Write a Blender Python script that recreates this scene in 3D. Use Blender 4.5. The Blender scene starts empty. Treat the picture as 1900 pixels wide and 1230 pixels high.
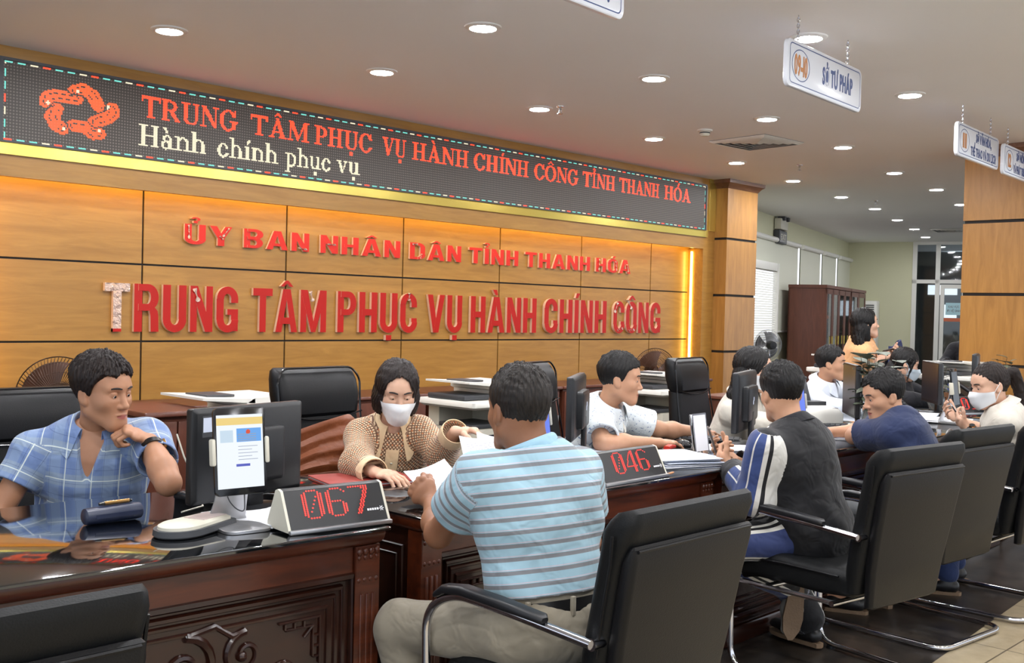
import bpy, bmesh, math, random
import numpy as np
from mathutils import Vector, Matrix
random.seed(7)
SC = bpy.context.scene
COL = SC.collection
PI = math.pi
# ---------------------------------------------------------------- camera, world, exposure
CH = 1.42                                   # eye height of the photographer
yaw, pit, rol = math.radians(43.935), math.radians(-1.104), math.radians(1.3646)
fw = Vector((math.cos(yaw)*math.cos(pit), math.sin(yaw)*math.cos(pit), math.sin(pit)))
r0 = Vector((math.sin(yaw), -math.cos(yaw), 0)); u0 = r0.cross(fw)
rt = r0*math.cos(rol)+u0*math.sin(rol); up = -r0*math.sin(rol)+u0*math.cos(rol)
cam = bpy.data.cameras.new('camera'); cam.sensor_fit = 'HORIZONTAL'; cam.sensor_width = 36
cam.lens = 1964/1900*36; cam.clip_start = 0.05; cam.clip_end = 200
co = bpy.data.objects.new('camera', cam); COL.objects.link(co)
m = Matrix((rt, up, -fw)).transposed().to_4x4(); m.translation = (0, 0, CH); co.matrix_world = m
SC.camera = co
SC.view_settings.view_transform = 'Standard'; SC.view_settings.look = 'None'
SC.view_settings.exposure = 0.27; SC.view_settings.gamma = 1.0
SC.view_settings.use_curve_mapping = False
SC.cycles.use_denoising = True
SC.cycles.max_bounces = 8
w = bpy.data.worlds.new('World'); SC.world = w; w.use_nodes = True
w.node_tree.nodes['Background'].inputs[0].default_value = (0.86, 0.94, 1.06, 1)
w.node_tree.nodes['Background'].inputs[1].default_value = 1.35
LAMP = 300.0                                 # downlight strength
# ---------------------------------------------------------------- materials
def lin(c):
    return tuple((x/12.92 if x <= .04045 else ((x+.055)/1.055)**2.4) for x in (v/255 for v in c))
def NT(name):
    mt = bpy.data.materials.new(name); mt.use_nodes = True
    return mt, mt.node_tree.nodes, mt.node_tree.links, mt.node_tree.nodes['Principled BSDF']
def M(name, col, rough=.5, metal=0., spec=.5, emit=None, es=0., bump=None, var=None, coat=0., alpha=1., trans=0., sheen=0.):
    """col in sRGB 0..255; bump=(scale,strength,dist); var=(scale,amount)"""
    mt, N, L, b = NT(name)
    c = lin(col); b.inputs['Base Color'].default_value = (*c, 1)
    b.inputs['Roughness'].default_value = rough; b.inputs['Metallic'].default_value = metal
    b.inputs['Specular IOR Level'].default_value = spec
    b.inputs['Coat Weight'].default_value = coat; b.inputs['Coat Roughness'].default_value = .06
    b.inputs['Transmission Weight'].default_value = trans; b.inputs['Alpha'].default_value = alpha
    b.inputs['Sheen Weight'].default_value = sheen
    if emit:
        b.inputs['Emission Color'].default_value = (*lin(emit), 1); b.inputs['Emission Strength'].default_value = es
    if bump or var:
        tc = N.new('ShaderNodeTexCoord')
    if var:
        n = N.new('ShaderNodeTexNoise'); n.inputs['Scale'].default_value = var[0]; n.inputs['Detail'].default_value = 4
        L.new(tc.outputs['Object'], n.inputs['Vector'])
        mx = N.new('ShaderNodeMix'); mx.data_type = 'RGBA'
        mx.inputs['A'].default_value = (*[x*(1-var[1]) for x in c], 1); mx.inputs['B'].default_value = (*[min(1, x*(1+var[1])) for x in c], 1)
        L.new(n.outputs['Fac'], mx.inputs['Factor']); L.new(mx.outputs['Result'], b.inputs['Base Color'])
    if bump:
        n = N.new('ShaderNodeTexNoise'); n.inputs['Scale'].default_value = bump[0]; n.inputs['Detail'].default_value = 3
        L.new(tc.outputs['Object'], n.inputs['Vector'])
        bp = N.new('ShaderNodeBump'); bp.inputs['Strength'].default_value = bump[1]; bp.inputs['Distance'].default_value = bump[2]
        L.new(n.outputs['Fac'], bp.inputs['Height']); L.new(bp.outputs['Normal'], b.inputs['Normal'])
    return mt
def wood(name, c1, c2, rough=.35, stretch=(1.2, 12, 12), scale=3.0, coat=0.):
    mt, N, L, b = NT(name)
    tc = N.new('ShaderNodeTexCoord'); mp = N.new('ShaderNodeMapping'); mp.inputs['Scale'].default_value = stretch
    L.new(tc.outputs['Object'], mp.inputs['Vector'])
    n = N.new('ShaderNodeTexNoise'); n.inputs['Scale'].default_value = scale; n.inputs['Detail'].default_value = 7
    n.inputs['Roughness'].default_value = .6; n.inputs['Distortion'].default_value = .8
    L.new(mp.outputs['Vector'], n.inputs['Vector'])
    cr = N.new('ShaderNodeValToRGB'); cr.color_ramp.elements[0].position = .3; cr.color_ramp.elements[1].position = .72
    cr.color_ramp.elements[0].color = (*lin(c1), 1); cr.color_ramp.elements[1].color = (*lin(c2), 1)
    L.new(n.outputs['Fac'], cr.inputs['Fac']); L.new(cr.outputs['Color'], b.inputs['Base Color'])
    b.inputs['Roughness'].default_value = rough; b.inputs['Coat Weight'].default_value = coat; b.inputs['Coat Roughness'].default_value = .12
    return mt
def glow(name, col, s, base=(10, 10, 10)):
    return M(name, base, .5, emit=col, es=s)
K = {}
K['panel'] = wood('honey wood laminate', (152, 108, 48), (176, 130, 61), .32, (1.0, 9, 9), 2.2)
K['panelv'] = wood('honey wood laminate upright', (154, 107, 50), (180, 130, 65), .3, (9, 9, 1.0), 2.2)
K['groove'] = M('dark joint', (24, 18, 14), .7)
K['cornice'] = wood('brown cornice wood', (104, 70, 48), (128, 88, 62), .4)
K['mahog'] = wood('dark mahogany', (52, 20, 10), (92, 40, 18), .3, (1.5, 9, 9), 2.5, coat=.2)
K['mahogd'] = wood('darkest mahogany', (32, 14, 9), (54, 25, 15), .26, (1.5, 9, 9), 2.5, coat=.25)
K['brown'] = wood('brown cabinet wood', (84, 44, 32), (104, 58, 42), .35, (9, 9, 1.2), 2.0)
K['ceil'] = M('ceiling paint', (240, 239, 238), .8, var=(.8, .03))
K['cream'] = M('cream green wall paint', (206, 204, 172), .8, var=(1.5, .04))
K['gold'] = M('brass strip', (222, 200, 104), .22, .8)
K['chrome'] = M('chrome', (205, 205, 210), .12, 1.0)
K['steel'] = M('brushed silver', (176, 176, 178), .35, .85)
K['leather'] = M('black leather', (15, 15, 17), .42, spec=.25, bump=(260, .25, .002), var=(3, .12))
K['leather2'] = M('charcoal leather', (18, 19, 20), .48, spec=.22, bump=(260, .25, .002), var=(3, .1))
K['blackp'] = M('black plastic', (24, 25, 28), .4)
K['bezel'] = M('black gloss plastic', (14, 14, 17), .18)
K['grey'] = M('dark grey plastic', (62, 64, 68), .5)
K['screend'] = M('dark screen', (24, 27, 34), .3)
K['white'] = M('white plastic', (226, 224, 216), .45)
K['ivory'] = M('ivory plastic', (206, 202, 186), .5)
K['paper'] = M('white paper', (236, 238, 244), .8)
K['paper2'] = M('bluish paper', (205, 214, 232), .8)
K['ink'] = M('grey ink', (120, 122, 130), .8)
K['inkblue'] = M('blue ink', (110, 130, 200), .8)
K['deskglass'] = M('black glass desk top', (12, 14, 16), .04, coat=1.0, spec=.9)
K['red'] = M('red acrylic', (206, 42, 30), .4, spec=.3)
K['redd'] = M('deep red acrylic', (178, 28, 20), .38, spec=.3)
K['rim'] = M('pale acrylic edge', (236, 196, 170), .3)
K['film'] = M('crinkled clear film', (212, 186, 172), .2, .25, bump=(26, 1., .05))
K['navy'] = M('navy case', (34, 42, 66), .35)
K['goldpen'] = M('gold metal', (214, 170, 110), .2, 1.0)
K['folder'] = M('red folder card', (150, 52, 44), .5)
K['lamp'] = glow('lamp diffuser', (250, 251, 255), LAMP, (255, 255, 255))
K['lampring'] = M('white lamp ring', (235, 235, 232), .4)
K['cove'] = glow('warm strip light', (255, 216, 104), 17, (255, 230, 180))
K['ledr'] = glow('red LED', (255, 52, 24), 2.9)
K['ledw'] = glow('warm white LED', (255, 240, 205), 1.0)
K['ledo'] = glow('orange LED', (255, 96, 44), 1.2)
K['ledc'] = glow('cyan LED', (120, 230, 215), 1.0)
K['ledg'] = glow('red digit LED', (255, 58, 48), 1.5)
K['sign'] = M('white sign acrylic', (222, 226, 234), .2, coat=.25)
K['signblue'] = M('sign blue paint', (52, 74, 128), .4)
K['signorange'] = M('sign orange paint', (190, 124, 62), .4)
K['leaf'] = M('grey green leaf', (92, 100, 84), .5, var=(20, .3))
K['stem'] = M('brown stem', (86, 70, 54), .7)
K['clear'] = M('clear acrylic', (235, 240, 242), .05, trans=1.0)
K['cardboard'] = M('pencil wood', (196, 140, 96), .6)
K['jacket_brown'] = M('rust brown quilted nylon', (124, 66, 34), .5, bump=(14, .5, .02))
K['denim'] = M('blue denim', (44, 56, 96), .8, bump=(300, .3, .002), var=(8, .2))
K['fanbronze'] = M('bronze fan wire', (74, 54, 42), .35, .5)
K['fanblade'] = M('brown fan blade', (92, 60, 44), .3)
# ---------------------------------------------------------------- mesh helpers
def link(name, me, parent=None, loc=None, rotz=0):
    o = bpy.data.objects.new(name, me); COL.objects.link(o)
    if parent is not None: o.parent = parent
    if loc is not None: o.location = loc
    if rotz: o.rotation_euler = (0, 0, rotz)
    return o
def tag(o, label, cat, group=None, kind=None):
    o['label'] = label
    if cat: o['category'] = cat
    if group: o['group'] = group
    if kind: o['kind'] = kind
    return o
def thing(name, label, cat, loc=(0, 0, 0), rotz=0, group=None):
    o = link(name, None, None, loc, rotz); o.empty_display_size = .1
    return tag(o, label, cat, group)
class P:
    """one mesh part"""
    def __init__(s): s.bm = bmesh.new()
    def _mark(s): return len(s.bm.verts)
    def _xf(s, vs, mat):
        bmesh.ops.transform(s.bm, matrix=mat, verts=vs); return s
    def box(s, c, d, r=0., rot=None, seg=2):
        g = bmesh.ops.create_cube(s.bm, size=1.0)['verts']
        bmesh.ops.scale(s.bm, vec=d, verts=g)
        if r > 0:
            es = list({e for v in g for e in v.link_edges})
            q = bmesh.ops.bevel(s.bm, geom=es, offset=min(r, min(d)*.49), segments=seg, affect='EDGES', profile=.5)
            g = list({v for f in q['faces'] for v in f.verts} | {v for v in g if v.is_valid})
            # all verts of the island
            seen = set(g); st = list(g)
            while st:
                v = st.pop()
                for e in v.link_edges:
                    o = e.other_vert(v)
                    if o not in seen: seen.add(o); st.append(o)
            g = list(seen)
        mt = Matrix.Translation(Vector(c))
        if rot is not None:
            mt = mt @ (rot if isinstance(rot, Matrix) else Matrix.Rotation(rot, 4, 'Z'))
        return s._xf(g, mt)
    def bb(s, a, b, r=0.):
        a, b = Vector(a), Vector(b)
        return s.box((a+b)/2, tuple(abs(x) for x in (b-a)), r)
    def loft(s, rings, caps=True, closed=True):
        vs = [[s.bm.verts.new(p) for p in r] for r in rings]
        n = len(vs[0])
        for i in range(len(vs)-1):
            for j in range(n if closed else n-1):
                k = (j+1) % n
                try: s.bm.faces.new((vs[i][j], vs[i][k], vs[i+1][k], vs[i+1][j]))
                except ValueError: pass
        if caps and closed:
            for r, fl in ((vs[0], True), (vs[-1], False)):
                try: s.bm.faces.new(list(reversed(r)) if fl else r)
                except ValueError: pass
        return s
    def tube(s, pts, r, n=8, closed=False):
        pts = [Vector(p) for p in pts]; N = len(pts)
        rr = r if isinstance(r, (list, tuple)) else [r]*N
        rings = []; prev = None
        for i in range(N):
            if closed: d = pts[(i+1) % N]-pts[i-1]
            else: d = pts[min(i+1, N-1)]-pts[max(i-1, 0)]
            if d.length < 1e-9: d = Vector((0, 0, 1))
            d.normalize()
            if prev is None:
                a = d.orthogonal().normalized()
            else:
                a = prev-d*prev.dot(d)
                a = a.normalized() if a.length > 1e-6 else d.orthogonal().normalized()
            prev = a; b = d.cross(a)
            rings.append([pts[i]+(a*math.cos(t)+b*math.sin(t))*rr[i] for t in [2*PI*k/n for k in range(n)]])
        if closed:
            rings.append(rings[0])
            vs = [[s.bm.verts.new(p) for p in q] for q in rings[:-1]]; vs.append(vs[0])
            for i in range(N):
                for j in range(n):
                    k = (j+1) % n
                    s.bm.faces.new((vs[i][j], vs[i][k], vs[i+1][k], vs[i+1][j]))
            return s
        return s.loft(rings)
    def cyl(s, a, b, ra, rb=None, n=20):
        return s.tube([a, b], [ra, ra if rb is None else rb], n)
    def lathe(s, prof, c=(0, 0, 0), n=28, rot=None):
        rings = [[Vector((r*math.cos(2*PI*k/n), r*math.sin(2*PI*k/n), z)) for k in range(n)] for r, z in prof]
        mk = s._mark(); s.loft(rings); s.bm.verts.ensure_lookup_table()
        mt = Matrix.Translation(Vector(c))
        if rot is not None: mt = mt @ rot
        return s._xf(s.bm.verts[mk:], mt)
    def sph(s, c, r, sc=(1, 1, 1), n=16, rot=None):
        g = bmesh.ops.create_uvsphere(s.bm, u_segments=n, v_segments=max(6, n*2//3), radius=r)['verts']
        bmesh.ops.scale(s.bm, vec=sc, verts=g)
        mt = Matrix.Translation(Vector(c))
        if rot is not None: mt = mt @ rot
        return s._xf(g, mt)
    def poly(s, pts):
        s.bm.faces.new([s.bm.verts.new(p) for p in pts]); return s
    def prism(s, pts, v):
        """extrude polygon pts (3D) along vector v"""
        v = Vector(v)
        return s.loft([[Vector(p) for p in pts], [Vector(p)+v for p in pts]])
    def grid(s, f, nu, nv, thick=None):
        """f(u,v)->Vector, u,v in 0..1; thick = closed sheet of that thickness"""
        V = [[Vector(f(i/nu, j/nv)) for j in range(nv+1)] for i in range(nu+1)]
        vs = [[s.bm.verts.new(p) for p in r] for r in V]
        fs = []
        for i in range(nu):
            for j in range(nv):
                fs.append(s.bm.faces.new((vs[i][j], vs[i+1][j], vs[i+1][j+1], vs[i][j+1])))
        if thick:
            bmesh.ops.recalc_face_normals(s.bm, faces=fs)
            bmesh.ops.solidify(s.bm, geom=fs, thickness=thick)
        return s
    def obj(s, name, mat, parent=None, label=None, smooth=40, loc=None, rotz=0):
        bmesh.ops.recalc_face_normals(s.bm, faces=s.bm.faces[:])
        me = bpy.data.meshes.new(name); s.bm.to_mesh(me); s.bm.free()
        mats = mat if isinstance(mat, (list, tuple)) else [mat]
        for q in mats: me.materials.append(K[q] if isinstance(q, str) else q)
        if smooth:
            me.shade_smooth(); me.set_sharp_from_angle(angle=math.radians(smooth))
        o = link(name, me, parent, loc, rotz)
        if label: o['label'] = label
        return o
def rrect(c, ax, ay, w, h, r, n=4):
    """rounded rectangle ring, centre c, axes ax, ay (unit), half sizes w,h"""
    c, ax, ay = Vector(c), Vector(ax), Vector(ay); r = min(r, w*.99, h*.99); o = []
    for sx, sy, a0 in ((1, 1, 0), (-1, 1, PI/2), (-1, -1, PI), (1, -1, 1.5*PI)):
        for k in range(n+1):
            a = a0+PI/2*k/n
            o.append(c+ax*(sx*(w-r)+r*math.cos(a))+ay*(sy*(h-r)+r*math.sin(a)))
    return o
def arc_pts(pts, r=.06, n=5):
    """round the corners of a polyline"""
    pts = [Vector(p) for p in pts]; o = [pts[0]]
    for i in range(1, len(pts)-1):
        a, b, c = pts[i-1], pts[i], pts[i+1]
        rr = min(r, (a-b).length*.48, (c-b).length*.48)
        p, q = b+(a-b).normalized()*rr, b+(c-b).normalized()*rr
        for k in range(n+1):
            t = k/n; o.append((p*(1-t)+b*t)*(1-t)+(b*(1-t)+q*t)*t)
    return o+[pts[-1]]
def copy_tree(o, parent=None):
    c = o.copy(); COL.objects.link(c)
    if parent is not None: c.parent = parent
    for ch in [x for x in bpy.data.objects if x.parent == o]: copy_tree(ch, c)
    return c
def struct(p, name, mat, **k):
    o = p.obj(name, mat, **k); o['kind'] = 'structure'; return o
# ---------------------------------------------------------------- lettering
_gl = {}
def glyph(ch, depth, offset):
    """verts, faces, width of one extruded character (cap height about .7)"""
    key = (ch, depth, offset)
    if key in _gl: return _gl[key]
    cu = bpy.data.curves.new('glyph', 'FONT'); cu.body = ch; cu.extrude = depth/2; cu.offset = offset; cu.resolution_u = 3
    ob = bpy.data.objects.new('glyph', cu); COL.objects.link(ob)
    ev = ob.evaluated_get(bpy.context.evaluated_depsgraph_get()); me = ev.to_mesh()
    v = [tuple(x.co) for x in me.vertices]; f = [tuple(x.vertices) for x in me.polygons]
    ev.to_mesh_clear(); bpy.data.objects.remove(ob); bpy.data.curves.remove(cu)
    xs = [p[0] for p in v] or [0, .25]
    _gl[key] = (v, f, min(xs), max(xs)); return _gl[key]
def layout(txt, offset, gap=.07, space=.3):
    x = 0; out = []
    for ch in txt:
        if ch == ' ': x += space; continue
        v, f, a, b = glyph(ch, .02, offset); out.append((ch, x-a)); x += b-a+gap
    return out, max(.01, x-gap)
def text_on(p, txt, org, ax, ay, x0, x1, z0, cap, depth=.004, offset=.02, gap=.07, space=.3):
    """write txt into bmesh p on the plane org + ax*x + ay*y, between x0 and x1, baseline z0, cap height cap"""
    lo, wd = layout(txt, offset, gap, space); sx = (x1-x0)/wd; sy = cap/.69
    org, ax, ay = Vector(org), Vector(ax), Vector(ay); nz = ax.cross(ay)
    for ch, x in lo:
        v, f, a, b = glyph(ch, .02, offset)
        vs = [p.bm.verts.new(org+ax*(x0+(q[0]+x)*sx)+ay*(z0+q[1]*sy)+nz*(q[2]/.02+.5)*depth) for q in v]
        for q in f:
            try: p.bm.faces.new([vs[i] for i in q])
            except ValueError: pass
    return p
# ---------------------------------------------------------------- the room
CZ = 3.0
YB, YF = 7.1, 6.9                            # recessed panel wall, front of the frame round it
p = P().bb((-4, -8, -.12), (24, 12, 0))
def floor_mat():
    mt, N, L, b = NT('polished stone floor')
    tc = N.new('ShaderNodeTexCoord'); sp = N.new('ShaderNodeSeparateXYZ'); L.new(tc.outputs['Object'], sp.inputs[0])
    # boundary Y = 1.45 + .075 X : tan stone in front, paled to bounce light onto ceiling; dark stone behind
    ma = N.new('ShaderNodeMath'); ma.operation = 'MULTIPLY_ADD'; L.new(sp.outputs['X'], ma.inputs[0]); ma.inputs[1].default_value = .068; ma.inputs[2].default_value = 1.455
    gt = N.new('ShaderNodeMath'); gt.operation = 'GREATER_THAN'; L.new(sp.outputs['Y'], gt.inputs[0]); L.new(ma.outputs[0], gt.inputs[1])
    n = N.new('ShaderNodeTexNoise'); n.inputs['Scale'].default_value = 5; n.inputs['Detail'].default_value = 9; n.inputs['Roughness'].default_value = .7
    L.new(tc.outputs['Object'], n.inputs['Vector'])
    r1 = N.new('ShaderNodeValToRGB'); r2 = N.new('ShaderNodeValToRGB')
    for r, a, c in ((r1, (158, 143, 114), (190, 175, 146)), (r2, (30, 27, 25), (74, 66, 58))):
        r.color_ramp.elements[0].color = (*lin(a), 1); r.color_ramp.elements[1].color = (*lin(c), 1)
        r.color_ramp.elements[0].position = .35; r.color_ramp.elements[1].position = .75
        L.new(n.outputs['Fac'], r.inputs['Fac'])
    mx = N.new('ShaderNodeMix'); mx.data_type = 'RGBA'
    L.new(gt.outputs[0], mx.inputs['Factor']); L.new(r1.outputs[0], mx.inputs['A']); L.new(r2.outputs[0], mx.inputs['B'])
    # tile joints every 0.8 m
    br = N.new('ShaderNodeTexBrick'); br.offset = 0; br.inputs['Scale'].default_value = 1; br.inputs['Brick Width'].default_value = .8; br.inputs['Row Height'].default_value = .8
    br.inputs['Mortar Size'].default_value = .004; br.inputs['Color1'].default_value = br.inputs['Color2'].default_value = (1, 1, 1, 1); br.inputs['Mortar'].default_value = (.3, .3, .3, 1)
    L.new(tc.outputs['Object'], br.inputs['Vector'])
    mu = N.new('ShaderNodeMix'); mu.data_type = 'RGBA'; mu.blend_type = 'MULTIPLY'; mu.inputs['Factor'].default_value = 1
    L.new(mx.outputs['Result'], mu.inputs['A']); L.new(br.outputs['Color'], mu.inputs['B']); L.new(mu.outputs['Result'], b.inputs['Base Color'])
    b.inputs['Roughness'].default_value = .3
    return mt
struct(p, 'floor', floor_mat())
struct(P().bb((-4, -8, CZ), (24, 12, CZ+.12)), 'ceiling', 'ceil')
# back wall: dark backing with wood panels standing proud, 12 mm joints
struct(P().bb((-4, YB+.012, 0), (11.25, YB+.2, CZ)), 'wall_back', 'groove')
zs = [-.03, .058, .603, 1.143, 1.6876, 2.232]
p = P()
for i in range(-4, 7):
    x0 = 2.3815+1.199*i; x1 = min(x0+1.199, 10.5)
    if x1-x0 < .02: continue
    for a, b in zip(zs[:-1], zs[1:]):
        p.bb((x0+.007, YB, max(0, a)+.007), (x1-.007, YB+.03, b-.007))
struct(p, 'trim_panel', 'panel')
# deep frame over and beside the panels (lit from behind its edge)
p = P().bb((-4, YF, 2.19), (10.53, YF+.05, CZ)); p.bb((-4, YF+.05, 2.32), (10.53, YB+.01, CZ))
p.bb((10.30, YF, 0), (10.53, YB+.01, 2.19)); p.bb((1.6, YF, 0), (2.42, YB+.01, 2.19))
struct(p, 'trim_frame', 'panel')
tag(P().bb((2.45, YF+.055, 2.235), (10.28, YF+.075, 2.255)).obj('cove_strip_light', 'cove'), 'warm strip light hidden under the fascia, washing the wood wall', 'light')
tag(P().bb((10.285, 7.04, .7), (10.299, 7.06, 2.16)).obj('cove_strip_light', 'cove'), 'upright warm strip light at the right end of the wood wall', 'light')
tag(P().bb((2.421, 7.03, .7), (2.435, 7.06, 2.16)).obj('cove_strip_light', 'cove'), 'upright warm strip light at the left end of the wood wall', 'light')
# brass strips under and beside the LED board
struct(P().bb((-4, YF-.02, 2.324), (10.36, YF+.01, 2.405)), 'trim_brass', 'gold')
struct(P().bb((10.385, YF-.012, 2.40), (10.525, YF+.01, CZ)), 'trim_brass_upright', 'gold')
def column(name, x0, x1, y0, y1, joints):
    p = P(); z = [0]+joints+[CZ-.06]
    for a, b in zip(z[:-1], z[1:]):
        p.bb((x0, y0, a+(.014 if a else 0)), (x1, y1, b-.014))
    o = struct(p, name, 'panelv')
    q = P().bb((x0+.012, y0+.012, 0), (x1-.012, y1-.012, CZ))
    d = struct(q, name+'_joint', 'groove', parent=o)
    c = P()
    cx, cy = (x0+x1)/2, (y0+y1)/2
    def sq(e, z): return [(x0-e, y0-e, z), (x1+e, y0-e, z), (x1+e, y1+e, z), (x0-e, y1+e, z)]
    c.loft([sq(.002, CZ-.10), sq(.012, CZ-.085), sq(.035, CZ-.055), sq(.06, CZ-.04), sq(.065, CZ-.0)])
    struct(c, name+'_cornice', 'cornice', parent=o)
column('column_left', 10.53, 11.18, 6.733, 7.4, [1.008, 1.662, 2.318])
column('column_right', 9.8, 10.5, 2.85, 3.765, [1.037, 1.672, 2.325])
# window wall beyond the panelled wall, far wall, glazed door wall
A = Vector((13.967, 8.369, 0)); d = Vector((20.561-13.967, 10.214-8.369, 0)).normalized(); nn = Vector((d.y, -d.x, 0))
def slab(a, b, z0, z1, t):
    a, b = Vector(a), Vector(b); e = (b-a).normalized(); q = Vector((-e.y, e.x, 0))*t
    p = P(); p.loft([[(*v.xy, z) for v in (a, b, b+q, a+q)] for z in (z0, z1)]); return p
S0 = A-d*2.9; S1 = A+d*7.0
struct(slab(S0, S1, 0, CZ, .15), 'wall_window', 'cream')
struct(slab((11.15, 7.3, 0), S0, 0, CZ, -.15), 'wall_return', 'cream')
B = Vector((20.561, 10.214, 0)); F = Vector((20.899, 9.055, 0)); fd = (F-B).normalized()
struct(slab(B, F+fd*.05, 0, CZ, .15), 'wall_far', 'cream')
T = lambda u, z, off=0.: Vector((F.x, F.y, 0))+fd*u+Vector((0, 0, z))+Vector((fd.y, -fd.x, 0))*off   # off towards the room (negative = behind)
RW = T(0, 0, 1)-T(0, 0, 0)
if (Vector((0, 0, 0))-F).dot(RW) < 0: sgn = -1
else: sgn = 1
TT = lambda u, z, off=0.: T(u, z, off*sgn)
Lw = 9.0
# aluminium frame of the glazed wall
p = P()
def bar(u0, u1, z0, z1, o0=-.03, o1=.03):
    p.loft([[TT(u0, z, o0), TT(u1, z, o0), TT(u1, z, o1), TT(u0, z, o1)] for z in (z0, z1)])
for u in (.05, .485, 1.05, 1.6, 2.2, 2.8, 3.4, 4.0): bar(u, u+.085, 0, 2.96)
bar(.05, Lw, 2.94, 3.0); bar(.05, Lw, 2.17, 2.245); bar(.05, .5, 0, .09); bar(1.1, Lw, 0, .09)
struct(p, 'window_frame', K['white'])
p = P(); bar(.585, .66, 0, 2.15, -.025, .025); bar(.98, 1.045, 0, 2.15, -.025, .025); bar(.66, .98, 2.07, 2.15, -.025, .025); bar(.66, .98, 0, .1, -.025, .025)
dr = struct(p, 'door_1', 'white')
glass = M('dark door glass', (196, 204, 204), .03, trans=1.0); K['glass'] = glass
p = P(); bar(.66, .98, .1, 2.07, -.004, .004); struct(p, 'door_pane', glass, parent=dr)
for k, (a, b, c, e) in enumerate([(.135, .485, .09, 2.17), (.135, .485, 2.245, 2.94), (.57, 1.05, 2.245, 2.94), (1.135, 1.6, .09, 2.17), (1.135, 1.6, 2.245, 2.94)]):
    p = P(); bar(a, b, c, e, -.004, .004); struct(p, 'window_%d' % (k+2), glass)
# dim corridor behind the glass with bright louvred windows at its end
K['corridor'] = M('grey corridor paint', (92, 94, 92), .7)
p = P()
p.loft([[TT(u, z, -3.2) for u, z in ((-.6, 0), (Lw, 0), (Lw, CZ), (-.6, CZ))], [TT(u, z, -3.35) for u, z in ((-.6, 0), (Lw, 0), (Lw, CZ), (-.6, CZ))]])
p.loft([[TT(-.6, z, o) for z, o in ((0, -.2), (CZ, -.2), (CZ, -3.2), (0, -3.2))], [TT(-.7, z, o) for z, o in ((0, -.2), (CZ, -.2), (CZ, -3.2), (0, -3.2))]])
struct(p, 'wall_corridor', 'corridor')
p = P()
for u0, u1, z0, z1 in ((.0, .62, 2.02, 2.24), (.35, .62, 1.5, 1.8), (.78, 1.3, 2.1, 2.26), (.8, 1.1, 1.5, 1.85)):
    p.loft([[TT(u0, z, -3.17), TT(u1, z, -3.17), TT(u1, z, -3.19), TT(u0, z, -3.19)] for z in (z0, z1)])
struct(p, 'window_7', glow('daylight pane', (235, 242, 255), 1.6))
# ceiling downlights
LP = [(3.03, 5.73), (4.13, 4.26), (4.48, 5.58), (5.74, 4.27), (6.06, 5.60), (7.71, 5.72), (7.46, 4.43), (7.25, 3.18), (5.44, 2.98), (9.40, 5.92), (9.09, 4.60),
      (11.00, 6.17), (10.98, 4.96), (12.63, 5.18), (12.78, 6.47), (14.37, 6.76), (16.14, 7.22), (17.87, 7.69), (19.66, 8.24), (14.40, 5.57),
      # added outside the frame on the same grid, to light foreground and ceiling
      (2.5, 4.25), (3.75, 2.95), (2.1, 2.95), (.9, 4.2), (5.4, 1.6), (3.7, 1.5), (2.0, 1.4), (.6, 2.0), (7.2, 1.7), (1.4, 5.7), (9.2, 1.8), (2.8, .1), (.6, .1), (4.8, .1), (7.0, .2), (9.4, .3), (1.7, -1.4), (3.8, -1.4), (5.9, -1.4), (8.2, -1.3), (-.6, -1.4), (-1.2, .6), (2.8, -2.9), (5.0, -2.9), (12.5, 3.6), (15.5, 4.2)]
row = {0: 'far left, over the start of the LED board'}
def downlight():
    t = thing('ceiling_downlight', '', 'ceiling light', (0, 0, CZ))
    P().lathe([(.0, -.012), (.072, -.012), (.078, -.014), (.102, -.006), (.105, .0)], n=32).obj('trim_ring', 'lampring', t)
    P().lathe([(.0, -.0175), (.05, -.017), (.074, -.0135), (.074, -.011), (0, -.011)], n=32).obj('diffuser', 'lamp', t)
    return t
d0 = downlight()
def ordn(i): return ['first', 'second', 'third', 'fourth', 'fifth', 'sixth', 'seventh', 'eighth', 'ninth', 'tenth', 'eleventh', 'twelfth'][i]
DL = {0: 'over the logo on the LED board', 1: 'nearest in the middle row, left of the cut off hanging sign', 2: 'above the left half of the LED board', 3: 'second of the middle row, left of the 09-10 sign',
      4: 'third of the wall row, beside a sprinkler head', 5: 'fourth of the wall row, over the right end of the board', 6: 'third of the middle row, below the 09-10 sign', 7: 'large one between the 09-10 and 11 signs',
      8: 'right behind the top edge of the 09-10 sign', 9: 'fifth of the wall row, left of the left wood column', 10: 'fourth of the middle row, right of the square vent', 11: 'sixth of the wall row, with a sprinkler just before it',
      12: 'fifth of the middle row, left of the 11 sign', 13: 'sixth of the middle row, beyond the 11 sign', 14: 'seventh of the wall row, past the left column', 15: 'eighth of the wall row, below a sprinkler dot',
      16: 'ninth of the wall row, going towards the far wall', 17: 'tenth of the wall row, last but one before the glazed door', 18: 'last and smallest before the glazed wall', 19: 'touching the left edge of the right wood column'}
for i, (x, y) in enumerate(LP):
    o = d0 if i == 0 else copy_tree(d0)
    o.location = (x, y, CZ)
    o['label'] = ('round white ceiling downlight ' + DL[i]) if i in DL else 'round white ceiling downlight added out of view, behind or beside the photographer'
    o['group'] = 'ceiling downlights' if i in DL else 'added ceiling downlights out of view'
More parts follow.
